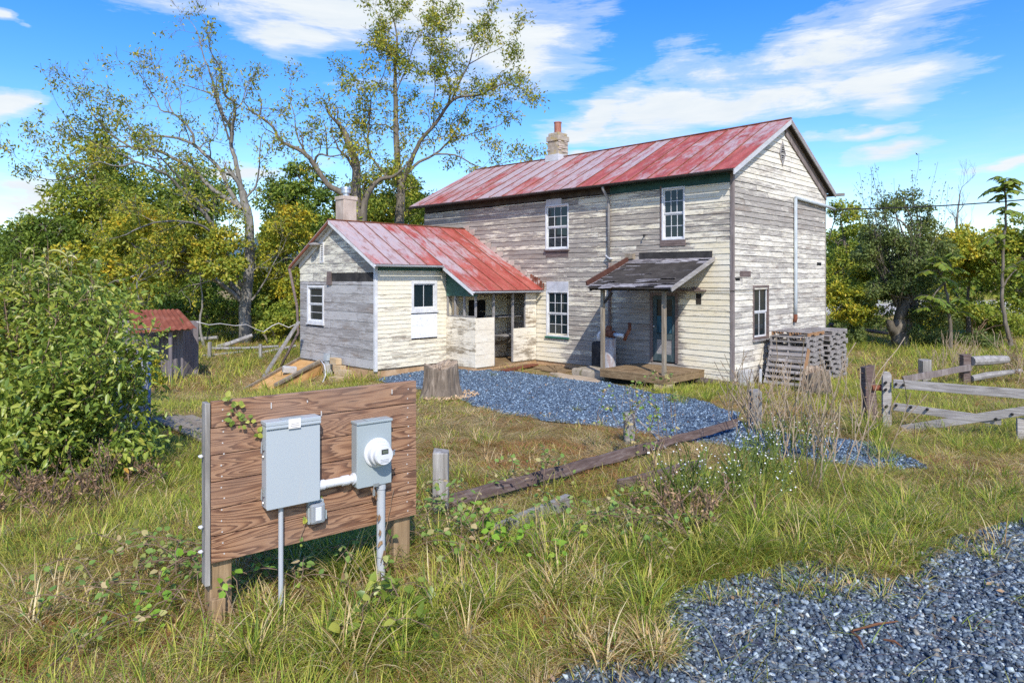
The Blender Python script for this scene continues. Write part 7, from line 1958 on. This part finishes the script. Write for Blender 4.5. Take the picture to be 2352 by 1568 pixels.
w.mb.build('stems', MT['twig'], v, recalc=False, local=v); leaves('foliage', np.array(ps), np.array(ds), np.array(ns), np.array(ss), LM['bush'], v, .75, .2, True)
v2 = thing('dry_vine', 'withered orange brown leaves hanging on the grey conduit', 'vine', board.location); ps, ds, ns, ss = [], [], [], []
for (px, py) in ((872, 1215), (876, 1240), (880, 1262), (884, 1285), (888, 1300), (868, 1180), (860, 1128), (850, 1120)):
    for j in range(2): ps.append(onBoard(px+rg.uniform(-3, 3), py, .095)); ds.append(Vector((rg.gauss(0, .3), rg.gauss(0, .3), -1))); ns.append(bn+Vector((rg.gauss(0, .5), rg.gauss(0, .5), .2))); ss.append(.06*rg.uniform(.7, 1.2))
leaves('foliage', np.array(ps), np.array(ds), np.array(ns), np.array(ss), LM['drybrown'], v2, .4, .6, True)
# ================================================================ SKY, SUN, CAMERA
SUN_AZ, SUN_EL = math.radians(9), math.radians(42)
sdir = Vector((math.sin(SUN_AZ)*math.cos(SUN_EL), -math.cos(SUN_AZ)*math.cos(SUN_EL), math.sin(SUN_EL)))
wd_ = bpy.data.worlds.new('World'); SC.world = wd_; wd_.use_nodes = True
t = NT(wd_); bg = t.n['Background']
sky = t.new('ShaderNodeTexSky', sky_type='NISHITA', sun_disc=False, sun_elevation=SUN_EL, sun_rotation=math.radians(180)-SUN_AZ, altitude=200, air_density=1.0, dust_density=.6, ozone_density=2.5)
hs = t.new('ShaderNodeHueSaturation', ins={'Hue': .512, 'Saturation': SKYSAT, 'Value': 1.0}); t.l.new(sky.outputs[0], hs.inputs['Color'])
g = t.new('ShaderNodeTexCoord').outputs['Generated']
sx = t.new('ShaderNodeSeparateXYZ'); t.l.new(g, sx.inputs[0])
az = t.math('MULTIPLY', t.math('ARCTAN2', sx.outputs[0], sx.outputs[1]), 180/PI)
el = t.math('MULTIPLY', t.math('ARCSINE', sx.outputs[2]), 180/PI)
cv = t.new('ShaderNodeCombineXYZ'); t.l.new(az, cv.inputs[0]); t.l.new(el, cv.inputs[1])
def sw(scale, seed, detail=6, rough=.6):
    m_ = t.new('ShaderNodeMapping'); t.l.new(cv.outputs[0], m_.inputs[0]); m_.inputs['Scale'].default_value = scale; m_.inputs['Location'].default_value = (seed, seed*.7, seed*1.3); m_.inputs['Rotation'].default_value = (0, 0, -.16)
    return t.noise(m_.outputs[0], 1.0, detail, rough, .3)
nA_ = sw((.09, .20, 1), 3.1); nB_ = sw((.085, .50, 1), 8.3, 8, .68); nC_ = sw((.045, .09, 1), 5.5, 4)
wob1 = t.math('MULTIPLY', t.math('SUBTRACT', nA_, .5), 16); wob2 = t.math('MULTIPLY', t.math('SUBTRACT', nC_, .5), 9)
def ang(px, py):
    a = math.degrees(math.atan2(px-CX, F)); e = math.degrees(math.atan2(CY-py, math.hypot(F, px-CX))); return a, e
def ell(px, py, rx, ry, rot=0, amp=1.0):
    a, e = ang(px, py); da = abs(ang(px+rx, py)[0]-ang(px-rx, py)[0])/2; de = abs(ang(px, py-ry)[1]-ang(px, py+ry)[1])/2
    u = t.math('SUBTRACT', t.math('ADD', az, wob1), a); v_ = t.math('SUBTRACT', t.math('ADD', el, wob2), e)
    c, s = math.cos(rot), math.sin(rot)
    u2 = t.math('ADD', t.math('MULTIPLY', u, c/da), t.math('MULTIPLY', v_, s/da)); v2 = t.math('ADD', t.math('MULTIPLY', u, -s/de), t.math('MULTIPLY', v_, c/de))
    r = t.math('SQRT', t.math('ADD', t.math('MULTIPLY', u2, u2), t.math('MULTIPLY', v2, v2)))
    return t.math('MULTIPLY', t.math('SUBTRACT', 1.35, r), amp)
mask = None
for e_ in CLOUDS:
    x = ell(*e_); mask = x if mask is None else t.math('MAXIMUM', mask, x)
mask = t.math('MAXIMUM', mask, -.6)
dens = t.math('ADD', t.math('MULTIPLY', mask, .62), t.math('ADD', t.math('MULTIPLY', t.math('SUBTRACT', nB_, .5), 1.5), t.math('MULTIPLY', t.math('SUBTRACT', nA_, .5), .6)))
den = t.ramp(dens, [(.0, 0), (.23, .38), (.60, 1.0)], 'EASE')
# thin veil low over the trees
veil = t.new('ShaderNodeMapRange', ins={'Value': el, 'From Min': 14., 'From Max': 0., 'To Min': 0., 'To Max': .34}); 
den2 = t.math('MAXIMUM', den, t.math('MULTIPLY', veil.outputs[0], t.ramp(nB_, [(.38, .15), (.62, 1)])))
shade = t.mix(t.ramp(nB_, [(.35, 0), (.65, 1)]), CLOUD_LO, CLOUD_HI)
c = t.new('ShaderNodeMix', data_type='RGBA'); t.l.new(den2, c.inputs[0]); t.l.new(hs.outputs[0], c.inputs[6]); t.l.new(shade, c.inputs[7])
t.l.new(c.outputs[2], bg.inputs[0]); bg.inputs[1].default_value = SKYSTR
sun = bpy.data.lights.new('sun', 'SUN'); sun.energy = SUNSTR; sun.angle = math.radians(.55); sun.color = (1, .945, .86)
so = bpy.data.objects.new('sun', sun); COL.objects.link(so); so.rotation_euler = (-sdir).to_track_quat('-Z', 'Y').to_euler(); so.location = sdir*60+Vector((0, 20, 0))
cam = bpy.data.cameras.new('camera'); co = bpy.data.objects.new('camera', cam); COL.objects.link(co)
co.location = (0, 0, HC); co.rotation_euler = (PI/2, 0, 0); cam.sensor_width = 36; cam.lens = F/2352*36
cam.shift_y = -(784-CY)/2352; cam.clip_start = .1; cam.clip_end = 5000
SC.camera = co
SC.view_settings.view_transform = 'Standard'; SC.view_settings.look = 'None'; SC.view_settings.exposure = EXPO; SC.view_settings.gamma = 1
SC.render.resolution_x = 1024; SC.render.resolution_y = 682
SC.cycles.use_denoising = False
SC.cycles.max_bounces = 6; SC.cycles.transparent_max_bounces = 4; SC.cycles.caustics_reflective = False; SC.cycles.caustics_refractive = False
